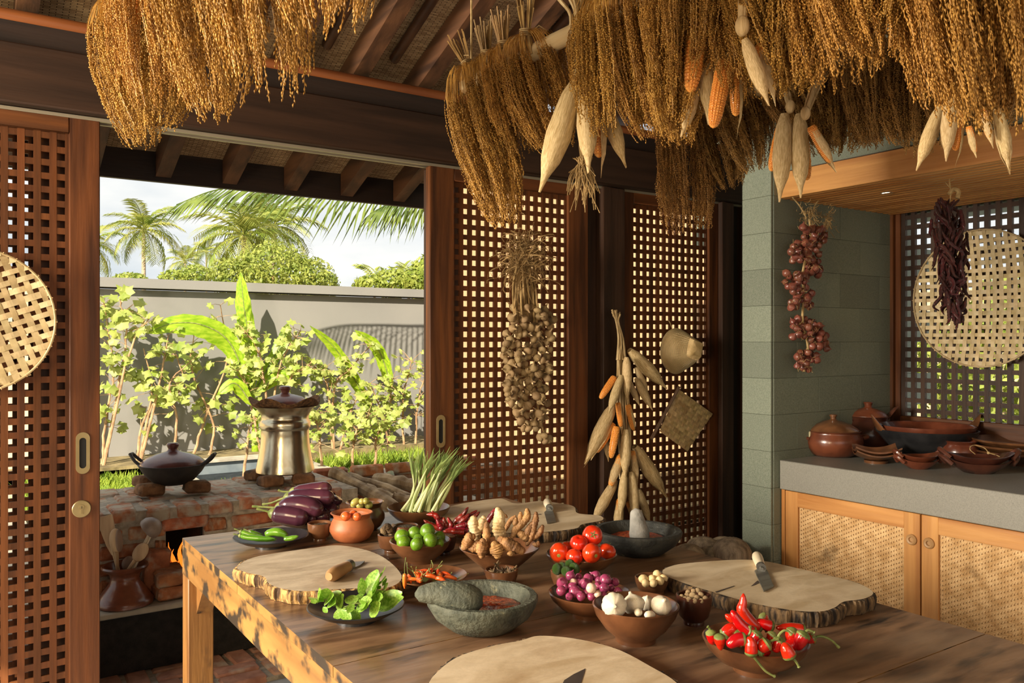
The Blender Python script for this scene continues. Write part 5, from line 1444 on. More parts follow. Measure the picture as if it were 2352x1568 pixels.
for k, (x, y, r_, d) in enumerate(((1165, 795, 57, 2.13), (1260, 800, 54, 2.13), (1310, 748, 52, 2.14), (1345, 812, 52, 2.11), (1272, 842, 52, 2.10), (1385, 785, 47, 2.13), (1188, 842, 46, 2.10))):
    px, py = Z5(x, y); q = P(px, py, d); tag(inst(cnm, 'candlenut', None, q, (k * 1.3, k * .7, k), r_ / 4.704 * d / FPX), ['leftmost pale candlenut on the cup rim', 'candlenut in the middle of the cup', 'topmost candlenut in the cup', 'candlenut at the front right of the cup', 'front middle candlenut, low in the cup', 'rightmost candlenut in the cup', 'candlenut low at the front left of the cup'][k], 'nut', 'candlenuts in the small cup')
bowl('small_cup', 'dark brown footed cup of small round nutmeg-like nuts beside the garlic', 1594, 1432, .041, .066, .58, 'clay_dark', 'cup', 'cup')
b = MB(); b.ell((0, 0, 0), (1, .95, 1.05), nu=12, nv=8, bump=.04, rng=random.Random(4)); nmm = b.mesh('round_nut', M['nutmeg'])
for k, (x, y, r_, d) in enumerate(((1580, 990, 30, 1.915), (1640, 972, 32, 1.92), (1660, 1020, 34, 1.89), (1700, 972, 38, 1.91), (1755, 920, 31, 1.93), (1705, 930, 30, 1.93), (1787, 968, 36, 1.91), (1835, 1010, 35, 1.90), (1790, 1034, 30, 1.885), (1722, 1034, 34, 1.885), (1745, 1000, 34, 1.9), (1650, 940, 30, 1.93), (1620, 1008, 28, 1.90))):
    px, py = Z5(x, y); q = P(px, py, d); tag(inst(nmm, 'round_nut', None, q, (k * 1.3, k * .7, k), r_ / 4.704 * d / FPX), 'small tan nut heaped in the dark footed cup', 'nut', 'round nuts in the footed cup')
# filler seeds just under the heaps so cups read as full
def fill(px, py, z, r_, m_, name, label):
    p_ = atz(px, py, TZ); b = MB(); rg = random.Random(int(px))
    b.lathe([(0, .006), (r_ * .5, .005), (r_ * .9, .001), (r_, 0)], 24); b.v = [(v[0], v[1], v[2] + rg.uniform(-.0015, .0015)) for v in b.v]
    o = b.obj(name, M[m_], loc=(p_.x, p_.y, TZ + z)); o['kind'] = 'stuff'; tag(o, label, 'spice')
# stone mortars with paste and pestles
def mortar(label, px, py, R_, h, m_):
    p_ = atz(px, py, TZ)
    b = MB(); b.lathe([(0, 0), (R_ * .42, 0), (R_ * .6, h * .06), (R_ * .86, h * .42), (R_ * .985, h * .78), (R_, h * .93), (R_ * .97, h), (R_ * .86, h), (R_ * .82, h * .93), (R_ * .72, h * .62), (R_ * .4, h * .4), (0, h * .34)], 56)
    rg = random.Random(5); b.v = [(v[0] * (1 + rg.uniform(-.008, .008)), v[1] * (1 + rg.uniform(-.008, .008)), v[2]) for v in b.v]
    return p_, tag(b.obj('stone_mortar', M[m_], loc=p_), label, 'mortar')
mp1, o = mortar('greenish stone mortar of red paste at the front of the table', 1108, 1440, .1275, .074, 'mortar')
def paste(c, r_, z, label):
    b = MB(); rg = random.Random(8)
    b.lathe([(0, .007)] + [(r_ * f, .007 - .005 * f ** 3) for f in (.12, .24, .36, .48, .6, .72, .84, .93)] + [(r_, -.004)], 40)
    b.v = [(v[0], v[1], v[2] + rg.uniform(-.0016, .0016)) for v in b.v]
    o = b.obj('chilli_paste', M['sambal'], loc=(c.x, c.y, z)); o['kind'] = 'stuff'; tag(o, label, 'paste')
paste(mp1 + Vector((CS, -SN, 0)) * .012, .088, TZ + .043, 'orange-red chilli paste ground in the front stone mortar')
def pestle(label, pts, rads, m_):
    b = MB(); o_ = Vector(pts[0])
    c_ = curve([Vector(p) - o_ for p in pts], 6)
    n_ = len(c_)
    b.tube(c_, [prof(rads, k / (n_ - 1)) for k in range(n_)], 20)
    return tag(b.obj('stone_pestle', M[m_], loc=o_, sharp=60), label, 'pestle')
pestle('black rounded stone pestle resting across the rim of the front mortar', [P(953, 1365, 1.84), P(1010, 1362, 1.84), P(1060, 1372, 1.835), P(1108, 1389, 1.84)], [(0, .004), (.05, .016), (.2, .023), (.5, .031), (.75, .034), (.9, .029), (.97, .018), (1, .004)], 'mortar')
mp2, o = mortar('dark stone mortar at the far right of the table', 1464, 1268, .137, .072, 'mortar_dark')
paste(mp2, .092, TZ + .043, 'dark red chilli paste in the far stone mortar')
pestle('pale grey pestle standing in the far stone mortar', [P(1460, 1167, 2.55), P(1463, 1190, 2.545), P(1467, 1214, 2.53), P(1470, 1240, 2.52)], [(0, .003), (.04, .012), (.12, .018), (.4, .023), (.8, .031), (1, .029)], 'pestle_grey')

# ----------------------------------------------------------------- chillies, aubergines, roots, leaves
def pod(name, label, cat, pts, r_, m_, tab, stem=None, sr=.0022, cal=True, group=None, n=12, bump=0.0, calm='stem'):
    """fruit body along pts (stem end last) with its own calyx and stem"""
    o_ = Vector(pts[0])
    c_ = curve([Vector(p) - o_ for p in pts], 7); k_ = len(c_) - 1
    rg = random.Random(int(abs(o_.x * 9173 + o_.z * 7919) * 100) % 9999)
    b = MB(); b.tube(c_, [r_ * prof(tab, i / k_) * (1 + rg.uniform(-bump, bump)) for i in range(k_ + 1)], n)
    o = b.obj(name, M[m_], loc=o_, sharp=60); tag(o, label, cat, group)
    if cal:
        e = c_[-1]; tg = (c_[-1] - c_[-4]).normalized(); re = r_ * prof(tab, .93)
        b = MB(); b.lathe([(re * 1.02, -r_ * .30), (re * 1.0, r_ * .0), (re * .72, r_ * .26), (sr * 1.5, r_ * .45), (0, r_ * .5)], 12, e, ax=tg); b.obj('calyx', M[calm], o)
    if stem:
        s_ = curve([c_[-1]] + [Vector(p) - o_ for p in stem], 5)
        b = MB(); b.tube(s_, [lerp(sr, sr * .8, i / (len(s_) - 1)) * (1.5 if i > len(s_) - 3 else 1) for i in range(len(s_))], 7); b.obj('stem', M['stem'], o)
    return o
CH = [(0, .1), (.06, .35), (.2, .62), (.5, .9), (.8, 1), (.93, 1.0), (1, .85)]
bowl('chilli_bowl', 'brown bowl overflowing with fresh red chillies at the front right', 1735, 1538, .103, .062, .42, 'clay_brown')
for dd, rr, pts, stem, lab in (
    (1.66, .0125, [(790, 200), (785, 330), (770, 430), (850, 560), (1000, 720)], None, 'tall red chilli standing upright with its tip in the air'),
    (1.62, .0125, [(620, 440), (660, 510), (740, 630), (840, 720), (935, 765)], [(1000, 870), (1060, 950), (1110, 990)], 'long red chilli leaning up to the left with a stem crossing the bowl'),
    (1.68, .0105, [(530, 500), (600, 550), (690, 600), (800, 680)], None, 'red chilli tip poking out to the left behind the leaning one'),
    (1.60, .0105, [(400, 900), (360, 880), (345, 840), (325, 750)], [(310, 700), (280, 670)], 'leftmost red chilli pressed against the bowl rim'),
    (1.57, .0110, [(470, 1010), (460, 930), (455, 880), (450, 810)], [(445, 790)], 'second red chilli from the left, stem end facing out'),
    (1.64, .0125, [(760, 660), (700, 690), (600, 710), (520, 790)], None, 'red chilli lying at the back left below the leaning one'),
    (1.555, .0125, [(555, 950), (600, 920), (700, 860), (800, 850)], [(850, 810), (890, 740), (880, 665)], 'orange-red chilli at the front left with a curled up stem'),
    (1.63, .0105, [(770, 850), (740, 800), (715, 750)], None, 'red chilli end showing its calyx in the middle left'),
    (1.545, .0120, [(850, 820), (890, 880), (900, 960), (900, 1060)], [(960, 1130), (1080, 1280), (1160, 1340), (1240, 1380)], 'red chilli whose long green stem hangs over the front rim'),
    (1.55, .0130, [(1000, 1000), (1040, 970), (1130, 910)], [(1200, 870), (1290, 850)], 'stubby red chilli at the front middle of the bowl'),
    (1.56, .0125, [(1240, 1040), (1260, 970), (1310, 860)], [(1290, 800), (1360, 730), (1430, 740), (1470, 790)], 'red chilli with a hooked green stem at the front right of the middle'),
    (1.54, .0130, [(1360, 900), (1400, 990), (1450, 1100)], [(1520, 1150), (1560, 1210), (1580, 1250)], 'red chilli hanging over the rim at the front right'),
    (1.585, .0135, [(1550, 1010), (1590, 900), (1650, 780)], [(1700, 725), (1760, 735), (1800, 755)], 'dark red chilli rising at the right of the bowl'),
    (1.61, .0130, [(1420, 900), (1460, 830), (1500, 730)], None, 'red chilli behind the hooked stem'),
    (1.66, .0120, [(960, 590), (1060, 630), (1190, 675)], [(1150, 735), (1100, 735)], 'red chilli at the back with a wide pale calyx'),
    (1.69, .0105, [(1140, 610), (1090, 560), (1050, 530)], None, 'small red chilli end at the very back of the bowl'),
    (1.66, .0125, [(1250, 690), (1400, 690), (1520, 705), (1640, 730)], None, 'long red chilli lying along the back rim'),
    (1.60, .0110, [(1690, 900), (1740, 850), (1780, 830)], [(1900, 810), (2040, 865), (2150, 970)], 'rightmost red chilli with a long stem beyond the rim'),
    (1.61, .0120, [(1120, 900), (1180, 850), (1220, 790)], [(1215, 830)], 'red chilli deep in the middle of the bowl'),
    (1.60, .0125, [(900, 930), (950, 850), (1000, 780)], None, 'red chilli below the standing one'),
    (1.62, .0125, [(600, 900), (680, 870), (760, 880)], None, 'red chilli low behind the front left ones'),
    (1.585, .0125, [(1180, 1000), (1120, 1010), (1030, 1030)], None, 'red chilli low at the front of the heap'),
    (1.60, .0125, [(1350, 960), (1440, 940), (1560, 900)], None, 'red chilli low at the right of the heap')):
    Q = lambda c: P(*ZC(*c), dd)
    pod('red_chilli', lab, 'chilli', [Q(c) for c in pts], rr, 'red_chilli', CH, [Q(c) for c in stem] if stem else None, .0026, group='red chillies in the front bowl')
# orange bird chillies
oc = bowl('chilli_dish', 'shallow brown dish of small orange chillies behind the front mortar', 988, 1346, .1, .03, .4, 'clay_brown', 'plate', 'dish')
rg = random.Random(12)
for k in range(24):
    a, f = rg.uniform(0, 6.28), rg.uniform(0, 1) ** .6 * .055
    c = oc + Vector((f * math.cos(a), f * math.sin(a), .017 + .018 * (1 - f / .06) + rg.uniform(0, .006)))
    d_ = Vector((rg.uniform(-1, 1), rg.uniform(-1, 1), rg.uniform(-.15, .25))).normalized()
    if k == 0: c, d_ = P(*Z3(1738, 1195), 2.10), Vector((0, 0, 1))
    l_ = rg.uniform(.034, .046)
    e = c + d_ * l_ * .5
    pod('orange_chilli', 'upright orange chilli at the left of the shallow dish' if k == 0 else 'small orange-red chilli jumbled in the shallow brown dish', 'chilli', [c - d_ * l_ * .5, c + Vector((0, 0, .003)), e], rg.uniform(.0052, .0068), 'orange_chilli',
        [(0, .25), (.2, .8), (.6, 1), (.9, .8), (1, .5)], [e + d_ * .012 + Vector((0, 0, .006)), e + d_ * .026 + Vector((rg.uniform(-.008, .008), 0, rg.uniform(.004, .022)))], .0011, False, 'orange chillies in the shallow dish', 8)
# green chillies on the black plate
bowl('black_plate', 'black clay plate of green chillies at the far left corner of the table', 622, 1254, .117, .033, .42, 'clay_black', 'plate', 'plate')
for k, (dd, rr, pts, st_) in enumerate(((2.56, .0085, [(2030, 1112), (1960, 1112), (1850, 1108), (1740, 1100), (1650, 1078)], [(1580, 1062)]), (2.62, .0085, [(1910, 1090), (1840, 1090), (1760, 1072), (1660, 1035)], [(1590, 1005)]),
        (2.66, .008, [(1900, 1075), (1830, 1062), (1760, 1035)], [(1690, 1008)]), (2.60, .014, [(2170, 1105), (2120, 1060), (2030, 1040), (1930, 1068)], None), (2.55, .008, [(2285, 1085), (2220, 1105), (2130, 1118)], None), (2.58, .0085, [(2050, 1122), (1950, 1118), (1800, 1116)], None))):
    Q = lambda c: P(*Z6(*c), dd)
    pod('green_chilli', ['long green chilli at the front of the black plate', 'long green chilli reaching over the left rim of the plate', 'long green chilli at the back of the plate', 'plump curved green chilli on top at the right', 'short green chilli tip at the right end', 'green chilli lying lowest on the plate'][k], 'chilli', [Q(c) for c in pts], rr, 'green_chilli',
        [(0, .15), (.15, .6), (.5, 1), (.9, .9), (1, .6)], [Q(c) for c in st_] if st_ else None, .002, bool(st_), 'green chillies on the black plate')
# aubergines
bowl('black_plate', 'black clay plate under the pile of aubergines', 708, 1211, .118, .034, .42, 'clay_black', 'plate', 'plate')
EG = [(0, .12), (.03, .5), (.1, .82), (.25, 1), (.5, 1), (.75, .86), (.9, .62), (1, .48)]
for k, (dd, rr, pts, st_) in enumerate(((2.80, .033, [(708, 515), (600, 500), (480, 480), (350, 470), (310, 462)], [(260, 445), (140, 412)]), (2.82, .032, [(852, 465), (740, 400), (600, 368), (470, 375), (380, 405)], [(300, 400), (90, 388)]),
        (2.86, .029, [(978, 288), (860, 290), (720, 285), (560, 280), (470, 290)], [(400, 310), (300, 350), (200, 368)]), (2.88, .025, [(950, 182), (860, 195), (720, 212), (600, 222), (530, 225)], [(480, 230), (420, 228), (372, 212)]),
        (2.86, .028, [(935, 480), (860, 490), (760, 480), (640, 460)], None), (2.90, .028, [(1025, 425), (950, 430), (840, 430), (700, 430)], None), (2.88, .026, [(872, 390), (800, 380), (700, 370)], None),
        (2.91, .027, [(968, 360), (880, 365), (760, 360)], None), (2.94, .026, [(1035, 378), (960, 380), (860, 385)], None), (2.92, .025, [(1015, 285), (990, 310), (900, 320), (780, 330)], None), (2.84, .028, [(800, 520), (720, 520), (620, 515)], None))):
    Q = lambda c: P(*Z3(*c), dd)
    pod('aubergine', ['purple aubergine lying lowest at the front left of the pile', 'curved purple aubergine just above the lowest one', 'long aubergine third from the bottom', 'topmost dark aubergine with a green stem to the left', 'aubergine end low at the right behind the small cup', 'aubergine end at the far right, low in the pile', 'aubergine end in the middle of the pile', 'aubergine end under the long one on the right', 'aubergine end at the far right edge of the pile', 'aubergine end just under the top on the right', 'aubergine squeezed low at the front between its neighbours'][k],
        'aubergine', [Q(c) for c in pts], rr, 'eggplant', EG, [Q(c) for c in st_] if st_ else None, .0038, bool(st_), 'aubergines on the black plate', 18)
# clay pots with small tomatoes and olives, cups
bowl('small_clay_cup', 'small brown cup of dark seeds between the green chillies and the orange pot', 735, 1241, .0405, .058, .52, 'clay_brown', 'cup', 'cup'); fill(735, 1241, .049, .036, 'seed', 'dark_seeds', 'dark seeds filling the small brown cup beside the orange pot')
bowl('round_clay_pot', 'round orange terracotta pot with small tomatoes at the back left of the table', 808, 1241, .069, .092, .5, 'terracotta', 'pot', 'pot')
for k, (x, y, r_) in enumerate(((1100, 495, 56), (1185, 475, 50), (1225, 500, 48))):
    px, py = Z3(x, y); d_ = 2.62; b = MB(); rr = r_ / 4.704 * d_ / FPX; b.ell((0, 0, 0), (rr, rr, rr * .95), nu=18, nv=12)
    tag(b.obj('small_tomato', M['tomato_small'], loc=P(px, py, d_ + .03 * (k == 1))), ['left small tomato in the orange terracotta pot', 'back small tomato in the orange terracotta pot', 'right small tomato in the orange terracotta pot'][k], 'tomato')
fill(808, 1241, .070, .05, 'tomato_small', 'tomato_pieces', 'small tomatoes filling the bottom of the orange terracotta pot')
bowl('round_clay_pot', 'round brown clay pot of green olives behind the orange terracotta pot', 838, 1214, .066, .094, .5, 'clay_brown', 'pot', 'pot')
for k, (x, y, r_, el) in enumerate(((1205, 340, 38, 1.5), (1255, 375, 42, 1.1), (1320, 330, 36, 1.1), (1350, 372, 45, 1.25), (1275, 335, 34, 1.1), (1185, 370, 30, 1.2))):
    px, py = Z3(x, y); d_ = 2.80 + .03 * (k % 2); rr = r_ / 4.704 * d_ / FPX; b = MB(); b.ell((0, 0, 0), (rr * el, rr, rr), nu=16, nv=10)
    tag(b.obj('green_olive', M['olive'], loc=P(px, py, d_), rot=(0, -.5 + .2 * k, .4 * k)), ['long green olive at the back left of the brown pot', 'green olive at the front of the brown pot', 'green olive highest at the back of the brown pot', 'largest green olive at the right of the brown pot', 'green olive in the middle of the brown pot', 'green olive low at the left of the brown pot'][k], 'olive', 'green olives in the brown pot')
fill(838, 1214, .074, .05, 'olive', 'olive_layer', 'green olives filling the brown pot below the top ones')
bowl('small_clay_cup', 'brown clay cup of dark tamarind-like lumps left of the lime bowl', 899, 1268, .0425, .056, .5, 'clay_brown', 'cup', 'cup')
rg = random.Random(3)
for k in range(6):
    x, y = ((1545, 610), (1580, 640), (1510, 650), (1600, 690), (1550, 690), (1620, 620))[k]
    px, py = Z3(x, y); b = MB(); b.ell((0, 0, 0), (.014, .011, .010), nu=10, nv=7, bump=.2, rng=rg)
    tag(b.obj('spice_lump', M['spice'], loc=P(px, py, 2.55 + .01 * k), rot=(k, k, k)), 'dark wrinkled spice lump in the clay cup left of the limes', 'spice', 'dark spice lumps in the clay cup')
fill(899, 1268, .046, .036, 'spice', 'spice_crumbs', 'dark crumbs under the spice lumps in the clay cup left of the limes')
bowl('small_clay_cup', 'brown clay cup of dark seeds just behind the lime bowl', 932, 1246, .041, .056, .5, 'clay_brown', 'cup', 'cup'); fill(932, 1246, .05, .037, 'seed', 'dark_seeds', 'dark seeds in the clay cup just behind the lime bowl')
bowl('small_clay_cup', 'dark clay cup of pale seeds squeezed between the limes and the ginger', 1019, 1272, .039, .055, .5, 'clay_dark', 'cup', 'cup'); fill(1019, 1272, .05, .035, 'nutmeg', 'pale_seeds', 'pale seeds in the dark cup between the limes and the ginger')
bowl('small_cup', 'small brown cup of dried star-shaped spice in front of the ginger bowl', 1152, 1347, .0445, .046, .62, 'clay_brown', 'cup', 'cup'); fill(1152, 1347, .036, .037, 'spice', 'spice_crumbs', 'dark crumbs under the dried stars in the small cup')
for k, (x, y) in enumerate(((810, 860), (850, 790), (880, 880), (920, 845), (970, 840), (1040, 835), (960, 890), (1010, 870))):
    px, py = Z4(x, y); b = MB(); rg = random.Random(k)
    for q in range(6):
        a = q * PI / 3 + rg.uniform(-.2, .2); b.tube([(0, 0, 0), (.006 * math.cos(a), .006 * math.sin(a), .002), (.013 * math.cos(a), .013 * math.sin(a), .005 + rg.uniform(-.003, .003))], [.0018, .0028, .0006], 5)
    tag(b.obj('dried_star_spice', M['spice'], loc=P(px, py, 2.185), rot=(rg.uniform(-1.2, 1.2), rg.uniform(-1.2, 1.2), k)), 'dried star-shaped spice pod in the small cup before the ginger bowl', 'spice', 'dried star pods in the small cup')
# dried red chillies
bowl('chilli_bowl', 'brown bowl of wrinkled dried red chillies behind the ginger', 1052, 1247, .086, .05, .45, 'clay_brown', 'deep')
for k, (pts, dd) in enumerate((([(60, 300), (140, 350), (260, 400)], 2.62), ([(90, 240), (180, 245), (230, 290)], 2.64), ([(150, 200), (200, 270), (280, 310)], 2.65), ([(200, 280), (230, 350), (260, 405)], 2.6), ([(280, 270), (290, 330), (330, 390)], 2.62), ([(320, 270), (360, 350), (350, 400)], 2.6),
        ([(545, 160), (480, 250), (390, 330)], 2.64), ([(560, 230), (500, 290), (440, 350)], 2.62), ([(640, 195), (570, 250), (500, 300)], 2.66), ([(670, 210), (600, 280), (540, 360)], 2.62), ([(380, 390), (440, 370), (520, 350)], 2.58), ([(290, 410), (400, 405), (540, 420)], 2.57), ([(480, 330), (520, 300), (600, 260)], 2.63), ([(270, 420), (380, 425), (500, 430)], 2.56), ([(530, 400), (560, 330), (590, 300)], 2.58), ([(845, 170), (800, 240), (680, 430)], 2.45))):
    Q = lambda c: P(*Z4(*c), dd)
    pod('dried_chilli', ['far left dried chilli pointing out over the limes', 'dried chilli at the left with its tip to the left', 'dried chilli rising at the back left', 'dried chilli in the left of the heap', 'pale streaked dried chilli left of the middle', 'dried chilli curving down in the middle', 'tallest dried chilli, pointing up to the right', 'dried chilli leaning beside the tallest one', 'dried chilli at the back right with a thin tip', 'dried chilli right of the middle, leaning right', 'bright red dried chilli lying in the middle', 'dark dried chilli lying along the front rim', 'dried chilli across the top of the heap', 'lowest dried chilli at the front', 'dried chilli by the ginger', 'single dried chilli standing behind the pale ginger'][k],
        'chilli', [Q(c) for c in pts], .0095, 'dry_chilli', CH, None, cal=False, group='dried chillies in the bowl', n=9, bump=.12)
# ginger and turmeric
bowl('ginger_bowl', 'brown bowl heaped with ginger and turmeric roots', 1148, 1312, .114, .07, .4, 'clay_brown', 'cone')
def rhizome(name, label, m_, dd, fingers, cat):
    o_ = P(*Z4(*fingers[0][0][0]), dd)
    b = MB(); rg = random.Random(int(fingers[0][0][0][0]))
    for pts, r_ in fingers:
        c_ = curve([P(*Z4(*c), dd) - o_ for c in pts], 7); k_ = len(c_) - 1
        rr = r_ / 4.704 * dd / FPX
        rad = [rr * (1 + .06 * math.sin(i * 2.2) + rg.uniform(-.07, .07)) * min(1, .62 + 1.6 * min(i, k_ - i) / k_) for i in range(k_ + 1)]
        b.tube(c_, rad, 12); b.ell(c_[0], (rad[0] * 1.0,) * 3, nu=10, nv=6); b.ell(c_[-1], (rad[-1],) * 3, nu=10, nv=6)
    tag(b.obj(name, M[m_], loc=o_, sharp=70), label, cat, 'roots in the ginger bowl')
rhizome('ginger_root', 'pale ginger root standing tallest in the middle of the bowl', 'ginger', 2.30, [([(880, 500), (870, 410), (875, 330), (880, 260), (865, 195)], 66), ([(880, 440), (930, 420)], 40)], 'ginger')
rhizome('ginger_root', 'broad pale ginger root at the left of the bowl', 'ginger', 2.32, [([(640, 500), (620, 420), (600, 340), (600, 290)], 62), ([(660, 420), (690, 340), (710, 280)], 52)], 'ginger')
rhizome('ginger_root', 'dried root sticks behind the standing ginger', 'turmeric', 2.40, [([(940, 420), (990, 320), (1050, 260)], 26), ([(930, 240), (960, 270)], 18)], 'ginger')
rhizome('turmeric_root', 'thin turmeric finger standing upright left of the tall ginger', 'turmeric', 2.26, [([(735, 640), (735, 560), (740, 480), (742, 350)], 46)], 'turmeric')
rhizome('turmeric_root', 'turmeric root at the far left of the bowl', 'turmeric', 2.26, [([(500, 600), (530, 550), (560, 490), (590, 480)], 58), ([(560, 600), (620, 600), (640, 540)], 50)], 'turmeric')
rhizome('turmeric_root', 'knobbly dark turmeric root at the front left', 'turmeric', 2.23, [([(690, 680), (690, 600), (700, 530)], 64)], 'turmeric')
rhizome('turmeric_root', 'round ringed turmeric root at the front middle', 'turmeric', 2.22, [([(860, 680), (850, 620), (830, 570)], 76)], 'turmeric')
rhizome('turmeric_root', 'large dark ringed turmeric root lying at the front', 'turmeric', 2.23, [([(900, 520), (960, 560), (1030, 590), (1120, 630)], 72)], 'turmeric')
rhizome('turmeric_root', 'turmeric hand with fingers pointing up right of the ginger', 'turmeric', 2.30, [([(1020, 480), (1060, 400), (1130, 330), (1180, 260), (1180, 195)], 44), ([(1050, 360), (1060, 290)], 34), ([(1100, 330), (1110, 225)], 28), ([(1080, 430), (1140, 470), (1190, 520)], 46)], 'turmeric')
rhizome('turmeric_root', 'reddish turmeric hand at the right edge of the bowl', 'turmeric', 2.30, [([(1180, 560), (1230, 470), (1250, 380), (1270, 300), (1275, 230)], 38), ([(1250, 500), (1310, 440), (1345, 370)], 34), ([(1250, 560), (1290, 570), (1300, 540)], 28), ([(1200, 420), (1180, 440), (1230, 340)], 40)], 'turmeric')
rhizome('turmeric_root', 'small orange turmeric piece low at the front rim', 'turmeric', 2.21, [([(980, 665), (1030, 660)], 30)], 'turmeric')
# lemongrass
bowl('lemongrass_bowl', 'wide brown bowl holding a sheaf of lemongrass at the back of the table', 962, 1204, .112, .062, .45, 'clay_brown', 'deep')
rg = random.Random(9)
for k in range(17):
    f = k / 16
    dd = 2.88 + rg.uniform(-.05, .05)
    foot = P(lerp(925, 1003, f) + rg.uniform(-8, 8), 1172 + rg.uniform(0, 6), dd)
    mid = P(lerp(945, 1022, f) + rg.uniform(-6, 6), 1130, dd)
    top = P(lerp(955, 1045, f) + rg.uniform(-8, 10), lerp(1078, 1092, f) + rg.uniform(-14, 8), dd + rg.uniform(-.03, .03))
    c_ = curve([Vector(), mid - foot, top - foot], 5); rr = rg.uniform(.0045, .007)
    b = MB(); b.tube(c_, [rr * prof([(0, 1.25), (.2, 1), (.7, .7), (1, .45)], i / 10) for i in range(11)], 8)
    o = tag(b.obj('lemongrass_stalk', M['lemongrass'], loc=foot), 'pale green lemongrass stalk bundled in the wide brown bowl', 'lemongrass', 'lemongrass stalks in the bowl')
    b = MB()
    for q in range(9):
        s_ = c_[7 + q % 3] if q else c_[-1]
        e = s_ + (top - mid).normalized() * rg.uniform(.05, .10) + Vector((rg.uniform(-.02, .035), 0, 0))
        m__ = s_.lerp(e, .5) + Vector((rg.uniform(-.006, .006), 0, .004))
        w_ = Vector((.0035, -.002, 0)); b.strip([s_, m__, e], [w_, w_ * .8, w_ * .1])
    b.obj('leaf_blade', M['lemongrass_leaf'], o)
# kaffir leaves on the black plate
lp = bowl('black_plate', 'black clay plate of bright green leaves at the front left', 818, 1424, .113, .036, .42, 'clay_black', 'plate', 'plate')
def leaf_m(seed, asp):
    b = MB(); vs = []; n = 8; rg = random.Random(seed)
    for i in range(n + 1):
        t = i / n; w_ = asp * .5 * (math.sin(PI * min(1, t * .96 + .02)) ** .75)
        cz = .16 * t * t * rg.uniform(.8, 1.2) - .05 * t
        vs += [(t, -w_, cz + w_ * .35), (t, 0, cz), (t, w_, cz + w_ * .35)]
    b.add(vs, [(i * 3 + q, i * 3 + q + 1, i * 3 + q + 4, i * 3 + q + 3) for i in range(n) for q in (0, 1)])
    return b.mesh('leaf', M['leaf'], sharp=0)
lms = [leaf_m(1, .5), leaf_m(2, .58), leaf_m(3, .75)]
def sprig(label, base, tip, dd, leaves):
    o_ = P(*Z3(*base), dd)
    t_ = thing('leaf_sprig', label, 'leaves', o_, group='leaf sprigs on the black plate')
    b = MB(); e = P(*Z3(*tip), dd) - o_
    b.tube(curve([Vector(), e * .5 + Vector((0, 0, .006)), e], 4), .0018, 6); b.obj('twig', M['stem'], t_)
    leaves = list(leaves)
    for q in range(7):
        f_ = random.uniform(.1, 1); x0, y0 = lerp(base[0], tip[0], f_), lerp(base[1], tip[1], f_)
        a_ = random.uniform(0, 6.28); l_ = random.uniform(65, 105); leaves.append((x0, y0, x0 + l_ * math.cos(a_), y0 + l_ * .7 * math.sin(a_) - 25, random.randrange(2)))
    for (x0, y0, x1, y1, kind) in leaves:
        a = P(*Z3(x0, y0), dd) - o_; c = P(*Z3(x1, y1), dd - random.uniform(-.01, .03)) - o_
        v = c - a; L_ = v.length; v.normalize()
        nr = Vector((-SN * .6 + random.uniform(-.5, .3), -CS * .6 + random.uniform(-.3, .3), .75))
        nr = (nr - v * nr.dot(v)).normalized(); y_ = nr.cross(v)
        inst(lms[kind], 'leaf', t_, a - v * L_ * .1, Matrix((v, y_, nr)).transposed(), (L_ * 1.28, L_ * 1.3, L_ * .9))
sprig('leaf sprig standing up at the back of the plate', (1330, 1480), (1480, 1200), 1.94, [(1280, 1350, 1265, 1185, 0), (1345, 1320, 1440, 1110, 1), (1400, 1310, 1490, 1150, 1), (1470, 1160, 1530, 1075, 1), (1500, 1240, 1545, 1180, 1), (1510, 1290, 1560, 1230, 1), (1440, 1390, 1530, 1320, 2)])
sprig('leaf sprig lying to the left with its bare twigs over the rim', (700, 1375), (1100, 1480), 1.90, [(860, 1400, 890, 1310, 1), (900, 1400, 1040, 1330, 0), (1010, 1480, 1080, 1360, 2), (860, 1480, 900, 1530, 1), (1150, 1360, 1180, 1450, 2), (740, 1400, 770, 1440, 1), (930, 1420, 990, 1440, 2), (720, 1385, 800, 1420, 0)])
sprig('leaf sprig spreading over the front of the plate', (1080, 1480), (1350, 1450), 1.87, [(1090, 1520, 990, 1580, 2), (1150, 1500, 1240, 1600, 1), (1230, 1490, 1370, 1420, 2), (1370, 1560, 1470, 1450, 2), (1330, 1480, 1260, 1420, 1), (1180, 1440, 1130, 1530, 1), (1050, 1530, 1150, 1600, 1)])
sprig('leaf sprig at the right of the plate with long flat leaves', (1250, 1420), (1480, 1400), 1.92, [(1300, 1400, 1480, 1330, 0), (1440, 1460, 1680, 1350, 1), (1480, 1500, 1700, 1400, 0), (1350, 1400, 1440, 1440, 1), (1200, 1400, 1280, 1350, 1)])

# ----------------------------------------------------------------- labels that single out each piece of a heap by its place
def pix(o):
    p_ = o.location
    d = dep(p_)
    return CX + FPX * (p_.x * CS - p_.y * SN) / d, CY - FPX * (p_.z - H) / d
ORD = ['leftmost', 'second from the left', 'third from the left', 'fourth from the left', 'fifth from the left', 'sixth from the left', 'seventh from the left', 'eighth from the left', 'ninth from the left',
       'tenth from the left', 'eleventh from the left', 'twelfth from the left'] + ['%dth from the left' % k for k in range(13, 40)]
def place_labels(group, text, rows):
    """rows: names from the back row to the front row"""
    it = [(pix(o), o) for o in sc.objects if o.get('group') == group and o.get('label', '').startswith(text[1])]
    it.sort(key=lambda q: q[0][1])
    n = len(it); per = -(-n // len(rows))
    for k, rn in enumerate(rows):
        part = sorted(it[k * per:(k + 1) * per], key=lambda q: q[0][0])
        for j, (_, o) in enumerate(part):
            o['label'] = '%s, %s%s' % (text[0], ORD[j], (' in the ' + rn) if rn else '')
